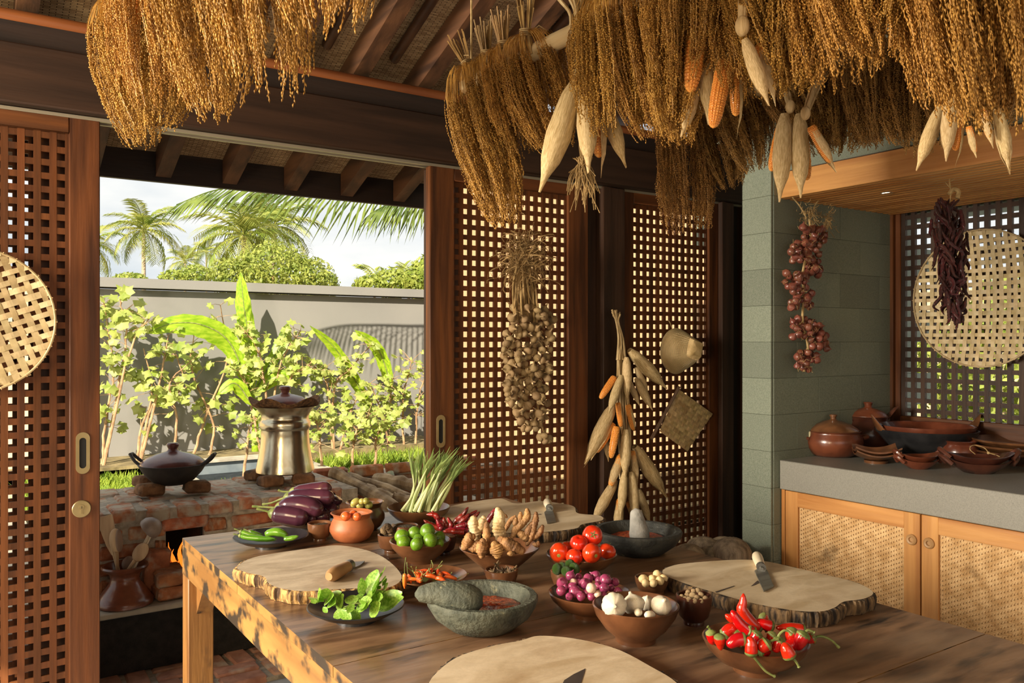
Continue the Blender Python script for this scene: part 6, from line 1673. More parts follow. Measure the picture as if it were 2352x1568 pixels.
place_labels('shallots in the brown bowl', ('purple shallot heaped in the bowl', 'purple'), ['top row', 'upper middle row', 'lower middle row', 'front row'])
place_labels('orange chillies in the shallow dish', ('small orange chilli in the shallow dish', 'small orange'), ['back row', 'middle row', 'front row'])
place_labels('round nuts in the footed cup', ('small tan nut in the footed cup', 'small tan'), ['top row', 'middle row', 'front row'])
place_labels('lemongrass stalks in the bowl', ('pale lemongrass stalk in the wide bowl, counted at its foot', 'pale green'), [''])
place_labels('dark spice lumps in the clay cup', ('dark wrinkled spice lump beside the limes', 'dark'), ['upper row', 'lower row'])
place_labels('dried star pods in the small cup', ('dried star-shaped pod in the small cup', 'dried star'), ['upper row', 'lower row'])

# ================================================================= things hanging on doors and walls
# woven bamboo trays: every strip passes over and under
def bamboo_tray(name, label, c, R_, nx, nz, normal, dish=.05, seed=1, rot=.0):
    """c centre; local X across, Z up, Y along normal"""
    rg = random.Random(seed)
    ang = math.atan2(normal.y, normal.x) - PI / 2
    t_ = thing(name, label, 'tray', c, (0, rot, ang))
    def strip(fixed, k, horiz, wd, step):
        h = math.sqrt(max(0, R_ * R_ - fixed * fixed))
        pts, sd = [], []
        us = [-h] + [-R_ + step * .25 * j for j in range(1, int(8 * R_ / step) + 1) if abs(-R_ + step * .25 * j) < h - .002] + [h]
        for u in us:
            x, z = (u, fixed) if horiz else (fixed, u)
            rr = (x * x + z * z) / (R_ * R_)
            ov = .0020 * math.cos(PI * ((u + R_) / step - .5) + PI * k) * (1 if horiz else -1)
            pts.append((x, -dish * (1 - rr) + ov, z))
            sd.append((0, 0, wd / 2) if horiz else (wd / 2, 0, 0))
        b = MB(); b.strip(pts, sd); o = b.obj('bamboo_strip', M['bamboo_strip'], t_, smooth=False)
    sx, sz = 2 * R_ / nx, 2 * R_ / nz
    for k in range(nz):
        f = -R_ + sz * (k + .5); strip(f + rg.uniform(-.002, .002), k, True, sz * rg.uniform(.5, .66), sx)
    for k in range(nx):
        f = -R_ + sx * (k + .5); strip(f + rg.uniform(-.002, .002), k, False, sx * rg.uniform(.5, .66), sz)
    for r_, y_ in ((R_, .004), (R_ * 1.0, -.004)):
        b = MB(); b.tube([(r_ * math.cos(a), y_, r_ * math.sin(a)) for a in [2 * PI * i / 64 for i in range(65)]], .0038, 6); b.obj('rim_hoop', M['bamboo_strip'], t_)
    b = MB()
    for k in range(36):
        a = 2 * PI * k / 36; p = Vector((R_ * math.cos(a), 0, R_ * math.sin(a))); q = Vector((-math.sin(a), 0, math.cos(a)))
        b.tube([p - q * .004 + Vector((0, -.009, 0)), p + q * .004 + Vector((0, .009, 0))], .0012, 4); b.tube([p + q * .004 + Vector((0, .009, 0)) + p.normalized() * .005, p - q * .004 + Vector((0, -.009, 0)) - p.normalized() * .006], .0012, 4)
    b.obj('rim_lashing', M['rattan'], t_, kind='stuff')
    return t_
cR = atx(2250, 685, XW - .075); bamboo_tray('bamboo_tray', 'round open-weave bamboo tray hanging on the lattice window behind the dried chillies', cR, .325, 20, 19, Vector((-1, 0, 0)), .045, 1)
cL = aty(-62, 735, YW - .075); bamboo_tray('bamboo_tray', 'round open-weave bamboo tray hanging on the left door, cut by the picture edge', cL, .232, 14, 14, Vector((0, -1, 0)), .04, 2, .35)

# conical woven fan on the third door
p_ = aty(1553, 806, YW - .05)
t_ = thing('woven_cone', 'small conical woven bamboo steaming basket hanging on the far lattice door', 'basket', p_, (0, 0, 0))
n, k_ = 40, 12
Rc = .112
def cone_ring(f):
    """f 0 = round rim, 1 = small square crown pushed out to the right"""
    out = []
    for i in range(n):
        a = 2 * PI * i / n
        rs = 1 / max(abs(math.cos(a + .25)), abs(math.sin(a + .25)))
        r_ = lerp(1.0, rs * .80, f ** 1.3) * lerp(Rc, .046, f)
        out.append(Vector((r_ * math.cos(a) + .056 * f, -.10 * f ** .8, r_ * math.sin(a) * 1.06 + .012 * f)))
    return out
b = MB(); vs = []
for k in range(k_ + 1): vs += cone_ring(k / k_)
vs.append(Vector((.056, -.104, .012)))
b.add(vs, [(k * n + i, (k + 1) * n + i, (k + 1) * n + (i + 1) % n, k * n + (i + 1) % n) for k in range(k_) for i in range(n)] + [(k_ * n + i, (k_ + 1) * n, k_ * n + (i + 1) % n) for i in range(n)])
b.obj('woven_shell', M['bamboo_dark'], t_, sharp=30)
b = MB()
for k in range(26):
    rg_ = cone_ring(k / 26 * .82); b.tube([p + Vector((0, -.0015, 0)) for p in rg_ + rg_[:1]], .0014, 4, cap=False)
o = b.obj('weaver_rings', M['bamboo_strip'], t_); o['kind'] = 'stuff'
b = MB()
for i in range(0, n):
    b.tube([cone_ring(f)[i] + Vector((0, -.0012, 0)) for f in (0, .3, .6, .85)], .0012, 4, cap=False)
o = b.obj('ribs', M['bamboo_dark'], t_); o['kind'] = 'stuff'
b = MB(); r0 = cone_ring(0); b.tube(r0 + r0[:1], .004, 6); b.obj('rim', M['bamboo_strip'], t_)
b = MB(); b.tube(curve([(-.03, .0, .12), (-.035, .01, .15), (-.03, .03, .165)], 4), .0025, 5); b.obj('hanging_loop', M['twine'], t_)
# square woven fan on its stick
A_, B_, C_, D_ = [aty(px, py, YW - .04) for px, py in ((1557, 892), (1637, 950), (1578, 1036), (1515, 990))]
t_ = thing('woven_fan', 'square plaited bamboo fan on a stick, hung on its corner on the far lattice door', 'fan', A_)
nb = 11
for k in range(nb):
    for dirn in (0, 1):
        b = MB(); pts, sd = [], []
        f = (k + .5) / nb
        for i in range(nb * 2 + 1):
            g = i / (nb * 2)
            u, v = (f, g) if dirn == 0 else (g, f)
            p = (A_.lerp(B_, u)).lerp(D_.lerp(C_, u), v) - A_
            p.y += .0022 * math.cos(PI * (g * nb - .5) + PI * k) * (1 if dirn else -1)
            pts.append(p)
        ed = ((B_ - A_) if dirn == 0 else (D_ - A_)) / nb * .485
        b.strip(pts, [ed] * len(pts)); b.obj('plaited_strip', M['bamboo_dark'], t_, smooth=False)
b = MB(); s0, s1 = aty(1560, 888, YW - .05) - A_, aty(1496, 1008, YW - .05) - A_
b.tube([s0, s0.lerp(s1, .5), s1], [.008, .009, .009], 8); b.obj('stick', M['spoon_dark'], t_)

# ---- garlic braid on the second door
p0 = aty(1190, 530, YW - .09)
t_ = thing('garlic_braid', 'long dusty braid of dried garlic hanging on the second lattice door', 'garlic braid', p0)
rg = random.Random(21)
Yb = YW - .085
def LB(px, py, off=0.0): return aty(px, py, Yb + off) - p0
b = MB()
for k in range(330):                                     # loose straw mop at the top
    c = LB(1200 + rg.gauss(0, 12), 600 + rg.gauss(0, 26), rg.uniform(-.05, .04))
    a = rg.uniform(0, 6.28); l_ = rg.uniform(.06, .15)
    d_ = Vector((math.cos(a) * l_, rg.uniform(-.05, .02), math.sin(a) * l_ * .8))
    e = c + d_; e.y = min(e.y, .05)
    m_ = c.lerp(e, .5) + Vector((rg.uniform(-.02, .02), rg.uniform(-.03, 0), rg.uniform(0, .035)))
    w_ = Vector((rg.uniform(-1, 1), 0, rg.uniform(-1, 1))).normalized() * rg.uniform(.0012, .003)
    b.strip(curve([c, m_, e, e + Vector((rg.uniform(-.02, .02), 0, -rg.uniform(.01, .04)))], 4), [w_] * 13)
o = b.obj('straw_top', M['fibre'], t_); o['kind'] = 'stuff'
for k in range(16):
    x = 1182 + 52 * k / 15
    b = MB(); b.tube(curve([LB(1190 + 20 * k / 15, 600, rg.uniform(-.03, .02)), LB(x - 4, 660, rg.uniform(-.04, .01)), LB(x, 740, rg.uniform(-.04, .01))], 4), .0045, 6); b.obj('garlic_stem', M['fibre'], t_)
gd = MB(); gd.lathe([(0, -.75), (.45, -.72), (.85, -.45), (1.0, 0), (.88, .38), (.5, .7), (.26, .95), (.18, 1.5), (.14, 2.0), (0, 2.02)], 16, lobes=6, lob=.1); gdm = gd.mesh('garlic_bulb', M['garlic_old'])
spots = []
for k in range(120):
    for tr in range(30):
        py = rg.uniform(705, 985)
        wv = prof([(700, 44), (760, 56), (850, 54), (920, 46), (990, 26)], py)
        cx = prof([(700, 1225), (800, 1212), (900, 1212), (990, 1222)], py)
        px = cx + rg.uniform(-wv, wv)
        if all((px - a) ** 2 + (py - c) ** 2 > 11 ** 2 for a, c in spots) or tr == 29:
            spots.append((px, py)); break
spots += [(1250, 1000), (1262, 1008), (1240, 1004), (1253, 1014)]
for px, py in spots:
    r_ = rg.uniform(.017, .024)
    inst(gdm, 'garlic_bulb', t_, LB(px, py, rg.uniform(-.05, .03)), (rg.uniform(-2.4, 2.4), rg.uniform(-1.2, 1.2), rg.uniform(0, 6)), (r_, r_, r_ * .85))
b = MB(); b.tube(curve([LB(1230, 900), LB(1240, 960, -.02), LB(1252, 1000)], 5), .005, 6); b.obj('garlic_stem', M['fibre'], t_)
b = MB()
for k in range(420):                                     # root hairs and dry skin
    px, py = spots[rg.randrange(len(spots))]
    c = LB(px + rg.uniform(-9, 9), py + rg.uniform(-9, 9), rg.uniform(-.06, .02)); d_ = Vector((rg.uniform(-1, 1), rg.uniform(-.8, .2), rg.uniform(-1, 1))) * .022
    b.strip([c, c + d_ * .6 + Vector((0, 0, .004)), c + d_], [Vector((.0007, 0, .0007))] * 3)
o = b.obj('root_hairs', M['fibre'], t_); o['kind'] = 'stuff'

# ---- maize: cobs and husks
def cob_mesh(rows=12, n=24, seed=1):
    """cob along +Z, length 1, radius ~.13, every kernel raised"""
    b = MB(); rg = random.Random(seed)
    def rad(t): return .13 * prof([(0, .72), (.08, .95), (.5, 1), (.8, .86), (.95, .6), (1, .38)], t)
    b.lathe([(0, 0)] + [(rad(i / 12) * .9, i / 12) for i in range(13)] + [(0, 1.02)], 12)
    for j in range(n):
        t0, t1 = j / n, (j + .92) / n
        for i in range(rows):
            a0, a1 = 2 * PI * (i + .04) / rows, 2 * PI * (i + .96) / rows
            am = (a0 + a1) / 2; r0, r1 = rad(t0), rad(t1); g = 1.0 + rg.uniform(-.02, .05)
            q = []
            for a, t, r_ in ((a0, t0, r0), (a1, t0, r0), (a1, t1, r1), (a0, t1, r1)): q.append((r_ * .92 * math.cos(a), r_ * .92 * math.sin(a), t))
            s_ = .22
            for a, t, r_ in ((lerp(a0, a1, s_), lerp(t0, t1, s_), r0), (lerp(a0, a1, 1 - s_), lerp(t0, t1, s_), r0), (lerp(a0, a1, 1 - s_), lerp(t0, t1, 1 - s_), r1), (lerp(a0, a1, s_), lerp(t0, t1, 1 - s_), r1)):
                q.append((r_ * 1.07 * g * math.cos(a), r_ * 1.07 * g * math.sin(a), t))
            b.add(q, [(4, 5, 6, 7), (0, 1, 5, 4), (1, 2, 6, 5), (2, 3, 7, 6), (3, 0, 4, 7)])
    return b.mesh('cob', M['kernel'], smooth=True, sharp=60)
cobm = [cob_mesh(12, 24, 1), cob_mesh(14, 26, 2)]
def husk_mesh(seed, wid=.17, wrap=1.0, tail=.25):
    """one husk leaf along +Z, length 1+tail, wrapped round the axis"""
    rg = random.Random(seed); b = MB(); n, m_ = 14, 6; vs = []
    for i in range(n + 1):
        t = i / n; z = t * (1 + tail)
        r_ = .15 * prof([(0, .45), (.15, .85), (.5, 1.05), (.72, .8), (.86, .35), (1, .12)], t)
        hw = prof([(0, .9), (.3, 1.15), (.65, 1.0), (.85, .8), (1, .5)], t) * wrap
        for j in range(m_ + 1):
            a = (2 * j / m_ - 1) * hw
            k = 1 + .02 * math.sin(9 * a + seed) + rg.uniform(-.012, .012)
            vs.append((r_ * k * math.cos(a), r_ * k * math.sin(a), z))
    b.add(vs, [(i * (m_ + 1) + j, i * (m_ + 1) + j + 1, (i + 1) * (m_ + 1) + j + 1, (i + 1) * (m_ + 1) + j) for i in range(n) for j in range(m_)])
    return b.mesh('husk', M['husk'], sharp=0)
hkm = [husk_mesh(k, wrap=w_, tail=tl) for k, (w_, tl) in enumerate(((1.1, .25), (1.3, .15), (.8, .4), (1.5, .3)))]
def ear(parent, a, c, husks=2, closed=False, k=0, rr=1.0):
    """one ear of maize from a (stalk end) to c (tip), in the parent's coordinates"""
    v = c - a; L_ = v.length
    Mx = frame_to(v, (SN, CS, .05))
    if not closed: inst(cobm[k % 2], 'cob', parent, a, Mx, (L_ * rr, L_ * rr, L_))
    n = 4 if closed else husks
    for q in range(n):
        ang = (q * 2 * PI / n if closed else PI / 2 + q * 2.3 + k) + random.uniform(-.2, .2)
        Mq = Mx @ Matrix.Rotation(ang, 3, 'Z')
        inst(hkm[(k + q) % 4 if not closed else 3], 'husk', parent, a, Mq, (L_ * rr * (1.0 + .04 * q), L_ * rr * (1.0 + .04 * q), L_ * random.uniform(.92, 1.08)))
p0 = aty(1420, 720, YW - .09)
t_ = thing('maize_braid', 'long braid of dried maize ears hanging beside the far lattice door', 'maize braid', p0)
Yb = YW - .095
ZM = crop(1330, 690, 3.075)
def LM(x, y, off=0.0): return aty(*ZM(x, y), Yb + off) - p0
b = MB()
for k in range(26):
    x = rg.uniform(-14, 14)
    b.tube(curve([LM(300 + x * 2, 400, rg.uniform(-.02, .03)), LM(310 + x * 3, 700, rg.uniform(-.01, .04)), LM(325 + x * 3, 1000, rg.uniform(-.01, .04)), LM(330 + x * 3, 1260, rg.uniform(-.01, .03))], 4), .004, 5)
    b.tube(curve([LM(262 + x * 2.2, 60 + rg.uniform(0, 50), rg.uniform(-.02, .02)), LM(270 + x * .6, 150), LM(295 + x * 1.3, 270, rg.uniform(-.02, .02)), LM(300 + x * 2.4, 420, rg.uniform(-.03, .02))], 4), .0042, 5)
o = b.obj('husk_plait', M['husk'], t_); o['kind'] = 'stuff'
for k, (a, c, cl, hs, off) in enumerate((((355, 350), (555, 555), True, 0, -.02), ((335, 400), (340, 640), True, 0, -.05), ((400, 470), (470, 620), True, 0, .0), ((400, 550), (490, 720), True, 0, -.02), ((350, 560), (410, 700), True, 0, .01), ((250, 540), (150, 690), False, 0, -.02), ((300, 530), (230, 730), True, 0, -.05),
        ((275, 720), (295, 890), False, 1, -.04), ((345, 735), (385, 915), False, 1, -.02), ((240, 740), (90, 1050), True, 0, .0), ((240, 870), (120, 1070), False, 1, -.01), ((265, 890), (225, 1110), False, 0, -.05), ((330, 910), (325, 1190), True, 0, -.05), ((180, 930), (200, 1080), True, 0, .01),
        ((375, 1060), (405, 1240), False, 2, -.04), ((390, 1030), (560, 1300), True, 0, -.01), ((300, 1090), (220, 1310), False, 2, -.02), ((320, 1210), (300, 1440), True, 0, -.05), ((370, 1210), (395, 1480), True, 0, -.05), ((260, 1270), (130, 1500), True, 0, .0), ((290, 1400), (270, 1640), False, 2, -.03), ((350, 1420), (420, 1600), False, 2, -.01), ((420, 1330), (480, 1510), True, 0, .01))):
    ear(t_, LM(*a, off), LM(*c, off - .01), hs, cl, k, .9 if not cl else .85)

# ---- shallot string
p0 = aty(1866, 470, YD - .075)
t_ = thing('shallot_string', 'long string of dried red shallots hanging against the stone wall', 'shallot string', p0)
ZS_ = crop(1770, 400, 3.266)
Yb = YD - .07
def LS(x, y, off=0.0): return aty(*ZS_(x, y), Yb + off) - p0
sd_ = MB(); sd_.lathe([(0, -.85), (.3, -.8), (.8, -.45), (1, 0), (.86, .42), (.5, .78), (.2, 1.05), (.1, 1.4), (0, 1.5)], 16, lobes=5, lob=.05); sdm = sd_.mesh('shallot', M['shallot_dry'])
cl_ = [(320, 450, 85, 50, 14), (260, 590, 105, 75, 26), (320, 700, 60, 55, 9), (190, 800, 85, 60, 18), (235, 940, 80, 70, 18), (230, 1150, 75, 70, 18), (340, 1160, 40, 45, 6), (360, 1250, 60, 55, 14), (275, 1365, 75, 40, 11), (240, 1430, 45, 40, 6)]
pts = []
for x, y, wx, wy, n in cl_:
    for k in range(n):
        for tr in range(25):
            q = (x + rg.uniform(-wx, wx), y + rg.uniform(-wy, wy))
            if all((q[0] - a) ** 2 + (q[1] - c) ** 2 > 34 ** 2 for a, c in pts) or tr == 24: break
        pts.append(q); r_ = rg.uniform(.0155, .021)
        inst(sdm, 'shallot', t_, LS(*q, rg.uniform(-.045, .025)), (rg.uniform(-1.9, 1.9), rg.uniform(-1, 1), rg.uniform(0, 6)), r_)
b = MB(); b.tube(curve([LS(290, 330), LS(300, 480), LS(240, 740), LS(250, 900), LS(240, 1100), LS(280, 1300), LS(250, 1480)], 5), .006, 6)
b.tube(curve([LS(300, 330), LS(330, 240), LS(380, 170)], 4), .003, 5); b.tube(curve([LS(270, 330), LS(220, 240), LS(165, 175)], 4), .004, 5); b.obj('string', M['twine'], t_)
b = MB()
for k in range(170):
    c = LS(300 + rg.gauss(0, 40), 300 + rg.gauss(0, 45), rg.uniform(-.03, .02)) if k < 100 else LS(430 + rg.gauss(0, 18), 330 + rg.gauss(0, 45), rg.uniform(-.03, .01))
    d_ = Vector((rg.uniform(-1, 1), rg.uniform(-.5, .2), rg.uniform(-1, .6))) * .04
    b.tube(curve([c, c + d_ * .5 + Vector((rg.uniform(-.01, .01), 0, rg.uniform(-.01, .01))), c + d_], 3), .0011, 4, cap=False)
for k in range(260):
    q = pts[rg.randrange(len(pts))]; c = LS(q[0] + rg.uniform(-26, 26), q[1] + rg.uniform(-26, 26), rg.uniform(-.06, 0)); d_ = Vector((rg.uniform(-1, 1), rg.uniform(-.6, .2), rg.uniform(-1, 1))) * .018
    b.tube([c, c + d_], .0009, 4, cap=False)
o = b.obj('dry_roots', M['fibre'], t_); o['kind'] = 'stuff'

# ---- bunch of blackened dried chillies under the hood
hp = atz(2186, 410, 2.114)
dB = dep(hp)
t_ = thing('dried_chilli_bunch', 'hanging bunch of glossy blackened dried chillies under the slatted hood', 'chilli bunch', hp)
def LC(x, y, off=0.0): return P(*ZS_(x, y), dB + off) - hp
def dch_mesh(seed):
    rg_ = random.Random(seed); b = MB(); c_ = curve([(0, 0, 0), (rg_.uniform(-.05, .05), rg_.uniform(-.05, .05), -.4), (rg_.uniform(-.12, .12), rg_.uniform(-.12, .12), -.8), (rg_.uniform(-.25, .25), rg_.uniform(-.2, .2), -1.0)], 6); k_ = len(c_) - 1
    b.tube(c_, [.095 * prof([(0, .35), (.08, .9), (.3, 1), (.7, .7), (.95, .3), (1, .1)], i / k_) * rg_.uniform(.78, 1.12) for i in range(k_ + 1)], 8, flat=.7)
    return b.mesh('chilli', M['black_chilli'], sharp=60)
dcm = [dch_mesh(k) for k in range(6)]
b = MB(); b.tube(curve([LC(1340, 20), LC(1345, 80), LC(1350, 150), LC(1340, 500), LC(1400, 1150)], 5), .0025, 5); b.tube([LC(1340, 60), LC(1395, 20)], .0018, 4); b.tube([LC(1345, 100), LC(1310, 60)], .0018, 4); b.tube(curve([LC(1340, 150), LC(1370, 110), LC(1410, 130), LC(1400, 180)], 4), .009, 7); b.obj('cord', M['twine'], t_)
for k in range(170):
    f = (k + rg.random()) / 170
    y = lerp(170, 1000, f)
    wv = prof([(170, 110), (330, 190), (500, 160), (800, 150), (1000, 110)], y)
    cx = prof([(170, 1330), (500, 1350), (900, 1375), (1000, 1385)], y)
    x = cx + rg.uniform(-wv, wv) * .75
    tl = (x - cx) / wv * .7 + rg.uniform(-.25, .25)
    L_ = rg.uniform(.075, .105)
    o = inst(dcm[k % 6], 'chilli', t_, LC(x, y, rg.uniform(-.06, .06)), (rg.uniform(-.5, .5), 0, 0), L_)
    o.rotation_euler = (Matrix.Rotation(rg.uniform(-.5, .5), 3, 'X') @ Matrix.Rotation(-tl, 3, Vector((-SN, -CS, 0))) @ Matrix.Rotation(rg.uniform(0, 6), 3, 'Z')).to_euler()

# ================================================================= poles hung with rice sheaves and maize
PZ = 2.245
def pole(label, x, y0, y1):
    t_ = thing('bamboo_pole', label, 'pole', (x, y0, PZ))
    b = MB(); n = 14
    pts = [Vector((0, (y1 - y0) * i / n, 0)) for i in range(n + 1)]
    b.tube(pts, [.0225 + .0015 * (i % 4 == 3) for i in range(n + 1)], 18); b.obj('cane', M['bamboo_pole'], t_)
    for f in (.02, .52):
        yy = (y1 - y0) * f
        zt = zr(y0 + yy) - PZ + .13
        b = MB(); b.tube([(0, yy, .02), (0, yy, zt)], .0035, 6)
        for k in range(3): b.tube([(.0245 * math.cos(a), yy + (k - 1) * .006, .0245 * math.sin(a)) for a in [2 * PI * i / 16 for i in range(17)]], .0028, 5)
        b.obj('hanging_rope', M['twine'], t_)
pole('bamboo pole over the middle of the table, its cut end towards the doors', 1.33, 2.24, .35)
pole('bamboo pole over the right side of the table, hung with dark sheaves', 2.13, 2.18, .55)
pole('bamboo pole near the left door hung with golden sheaves', .37, 2.30, .5)

def panicle_mesh(seed, ns, L_, Rm, tab, m_, sweep):
    g = np.random.default_rng(seed)
    V, F = [], []
    nb = 0
    sv, sf = [], []
    T = np.linspace(0, 1, 15)
    tt = np.array([a for a, _ in tab]); tv = np.array([c for _, c in tab])
    for s in range(ns):
        ph = g.uniform(0, 2 * np.pi); fr = g.uniform(.15, 1) ** .5; ln = L_ * g.uniform(.62, 1.0)
        cl = np.round(ph / .9) * .9; ph = ph * .45 + cl * .55          # panicles clump into locks
        tl = T * ln / L_
        r_ = Rm * fr * np.interp(tl, tt, tv)
        wob = g.uniform(-.012, .012, 2)
        x = r_ * np.cos(ph + .25 * T) + wob[0] * np.sin(3 * T) + sweep[0] * T ** 2
        y = r_ * np.sin(ph + .25 * T) * .75 + wob[1] * np.sin(4 * T) + sweep[1] * T ** 2
        z = -ln * T + .03 * np.sin(np.pi * np.minimum(1, T * 4)) * fr
        p = np.stack([x, y, z], 1)
        sd = g.normal(size=3) * np.array((1, 1, 0)); sd = sd / np.linalg.norm(sd) * .0007
        b0 = len(sv)
        for q in p: sv.append(q - sd); sv.append(q + sd)
        for k in range(14): sf.append((b0 + 2 * k, b0 + 2 * k + 1, b0 + 2 * k + 3, b0 + 2 * k + 2))
        ng = int(ln * .74 / .0076)
        u = np.linspace(.26, 1.0, ng) * 14
        k = np.minimum(13, u.astype(int)); f = (u - k)[:, None]
        c = p[k] * (1 - f) + p[k + 1] * f
        d = p[np.minimum(k + 1, 14)] - p[k]; d /= np.linalg.norm(d, axis=1)[:, None]
        o = g.normal(size=(ng, 3)); o -= d * (o * d).sum(1)[:, None]; o /= np.linalg.norm(o, axis=1)[:, None]
        c = c + o * .0024
        a = d + o * g.uniform(.15, .5, (ng, 1)); a /= np.linalg.norm(a, axis=1)[:, None]
        w1 = np.cross(a, o); w1 /= np.linalg.norm(w1, axis=1)[:, None]; w2 = np.cross(a, w1)
        gl = .0052 * g.uniform(.8, 1.2, (ng, 1)); gw = .0021
        q = np.stack([c - a * gl, c + w1 * gw, c - w1 * gw * .5 + w2 * gw * .87, c - w1 * gw * .5 - w2 * gw * .87, c + a * gl], 1)
        V.append(q.reshape(-1, 3))
        idx = np.arange(ng)[:, None] * 5 + nb
        for t_ in ((0, 2, 1), (0, 3, 2), (0, 1, 3), (4, 1, 2), (4, 2, 3), (4, 3, 1)): F.append(idx + np.array(t_)[None])
        nb += ng * 5
    V = np.concatenate(V); F = np.concatenate(F)
    # numpy straight into mesh data
    sv = np.array(sv); sf = np.array(sf) + len(V)
    allv = np.concatenate([V, sv]).astype(np.float32)
    me = bpy.data.meshes.new('panicles')
    me.vertices.add(len(allv)); me.vertices.foreach_set('co', allv.ravel())
    nl = F.size + sf.size
    me.loops.add(nl); me.loops.foreach_set('vertex_index', np.concatenate([F.ravel(), sf.ravel()]).astype(np.int32))
    st = np.concatenate([np.arange(len(F)) * 3, F.size + np.arange(len(sf)) * 4]).astype(np.int32)
    me.polygons.add(len(st)); me.polygons.foreach_set('loop_start', st)
    me.materials.append(M[m_]); me.update(calc_edges=True); me.validate()
    return me
TAB = [(0, .16), (.07, .6), (.2, .92), (.5, 1.0), (.8, .8), (1, .45)]
TAB2 = [(0, .16), (.07, .62), (.2, .95), (.7, 1.05), (1, .85)]
pm = {}
for m_ in ('rice', 'rice_dark'):
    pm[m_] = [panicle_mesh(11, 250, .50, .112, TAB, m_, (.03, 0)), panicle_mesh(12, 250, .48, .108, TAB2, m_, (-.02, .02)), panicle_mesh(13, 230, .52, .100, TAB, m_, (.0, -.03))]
def stub_mesh(seed):
    rg_ = random.Random(seed); b = MB()
    for k in range(26):
        a, f = rg_.uniform(0, 6.28), rg_.uniform(0, 1) ** .5
        x, y = .013 * f * math.cos(a), .013 * f * math.sin(a)
        b.tube([(x * 1.6, y * 1.6, -.05), (x * .8, y * .8, 0), (x * 1.9, y * 1.9, rg_.uniform(.05, .09))], .0021, 4)
    return b.mesh('stalks', M['straw'])
stm = [stub_mesh(k) for k in range(3)]
b = MB()
for k in range(4): b.tube([(.0125 * math.cos(a), .0125 * math.sin(a), -.006 + .004 * k) for a in [2 * PI * i / 12 for i in range(13)]], .002, 4)
b.tube([(.012, 0, .0), (.03, .0, .012), (.045, .01, .002)], .0014, 4)
tim = b.mesh('straw_tie', M['twine'])
def sheaf(k, px, py, tx, ty, y, polex, label, m_, wid=1.0, side=0):
    """sheaf hung on a pole at depth y: tie point just over the pole, ear tips measured in the photo"""
    d = polex * SN + y * CS
    tie = Vector((polex + side * .035, y, PZ + .045))
    tip = P(tx, ty, d)
    v = tip - tie
    t_ = thing('rice_sheaf', label, 'rice sheaf', tie, group='rice sheaves hung to dry')
    L_ = v.length
    Mx = frame_to(-v, (math.cos(k * 1.7), math.sin(k * 1.7), 0))
    me = pm[m_][k % 3]
    nom = (.50, .48, .52)[k % 3]
    o = inst(me, 'panicles', t_, (0, 0, 0), Mx, (wid * max(.75, L_ / nom) ** .5, wid * max(.75, L_ / nom) ** .5, L_ / nom)); o['kind'] = 'stuff'
    M2 = frame_to(Vector((side * .35 + .2 * math.sin(k), .25 * math.cos(k * 2), 1)))
    inst(stm[k % 3], 'stalks', t_, (0, 0, .0), M2, 1.15); inst(tim, 'straw_tie', t_, (0, 0, .0), M2, 1.25)
S1 = ((1150, 525, 2.17, 1.05, -1, 'leftmost rice sheaf at the cut end of the middle pole, longest of its row'), (1215, 352, 2.06, 1.1, -1, 'second rice sheaf from the cut end of the middle pole'),
      (1262, 352, 1.86, 1.2, -1, 'third rice sheaf on the middle pole, just left of the hanging maize'), (1372, 235, 1.62, 1.0, 1, 'rice sheaf half hidden behind the hanging maize on the middle pole'),
      (1430, 300, 1.50, 1.15, -1, 'rice sheaf just right of the hanging maize on the middle pole'), (1528, 335, 1.40, 1.1, 1, 'full rice sheaf left of the bare orange cobs'),
      (1600, 190, 1.26, 1.0, -1, 'rice sheaf behind the bare orange cobs'), (1700, 200, 1.16, 1.05, 1, 'rice sheaf hanging over the bare orange cobs'), (1795, 205, 1.06, 1.0, -1, 'rice sheaf above the pair of husked maize ears'),
      (1868, 178, .98, 1.0, 1, 'short upper rice sheaf right of the pair of husked maize'), (1960, 140, .90, 1.0, -1, 'upper rice sheaf at the top right with ragged tips'), (2040, 80, .83, .9, 1, 'short rice sheaf cut by the top edge on the right'),
      (2228, 285, .73, .9, -1, 'bright golden rice sheaf near the right edge of the picture'), (2310, 300, .66, .95, 1, 'bright golden rice sheaf cut by the right edge of the picture'))
for k, (tx, ty, y, wd, sd, lab) in enumerate(S1): sheaf(k, 0, 0, tx, ty, y, 1.33, lab, 'rice', wd, sd)
S2 = ((1605, 530, 2.08, 1.1, -1, 'long rice sheaf hanging lowest in front of the far lattice door'), (1668, 432, 1.98, 1.1, 1, 'rice sheaf beside the lowest hanging one'), (1742, 392, 1.84, 1.05, -1, 'rice sheaf in front of the stone wall end'),
      (1800, 300, 1.74, .9, 1, 'rice sheaf behind the pair of husked maize ears'), (1893, 355, 1.60, 1.05, -1, 'rice sheaf just right of the pair of husked maize ears'), (1955, 352, 1.48, 1.0, 1, 'dark rice sheaf left of the middle of the right pole'), (2015, 335, 1.38, 1.05, -1, 'dark rice sheaf in the middle of the right pole'),
      (2072, 345, 1.28, 1.05, 1, 'dark rice sheaf right of the middle of the right pole'), (2130, 320, 1.18, 1.0, -1, 'dark rice sheaf left of the husked maize at the right'), (2215, 300, 1.08, 1.0, 1, 'dark rice sheaf behind the husked maize at the right'), (2310, 300, .98, 1.0, -1, 'dark rice sheaf at the right edge behind the golden ones'))
for k, (tx, ty, y, wd, sd, lab) in enumerate(S2): sheaf(k + 1, 0, 0, tx, ty, y, 2.13, lab, 'rice_dark', wd, sd)
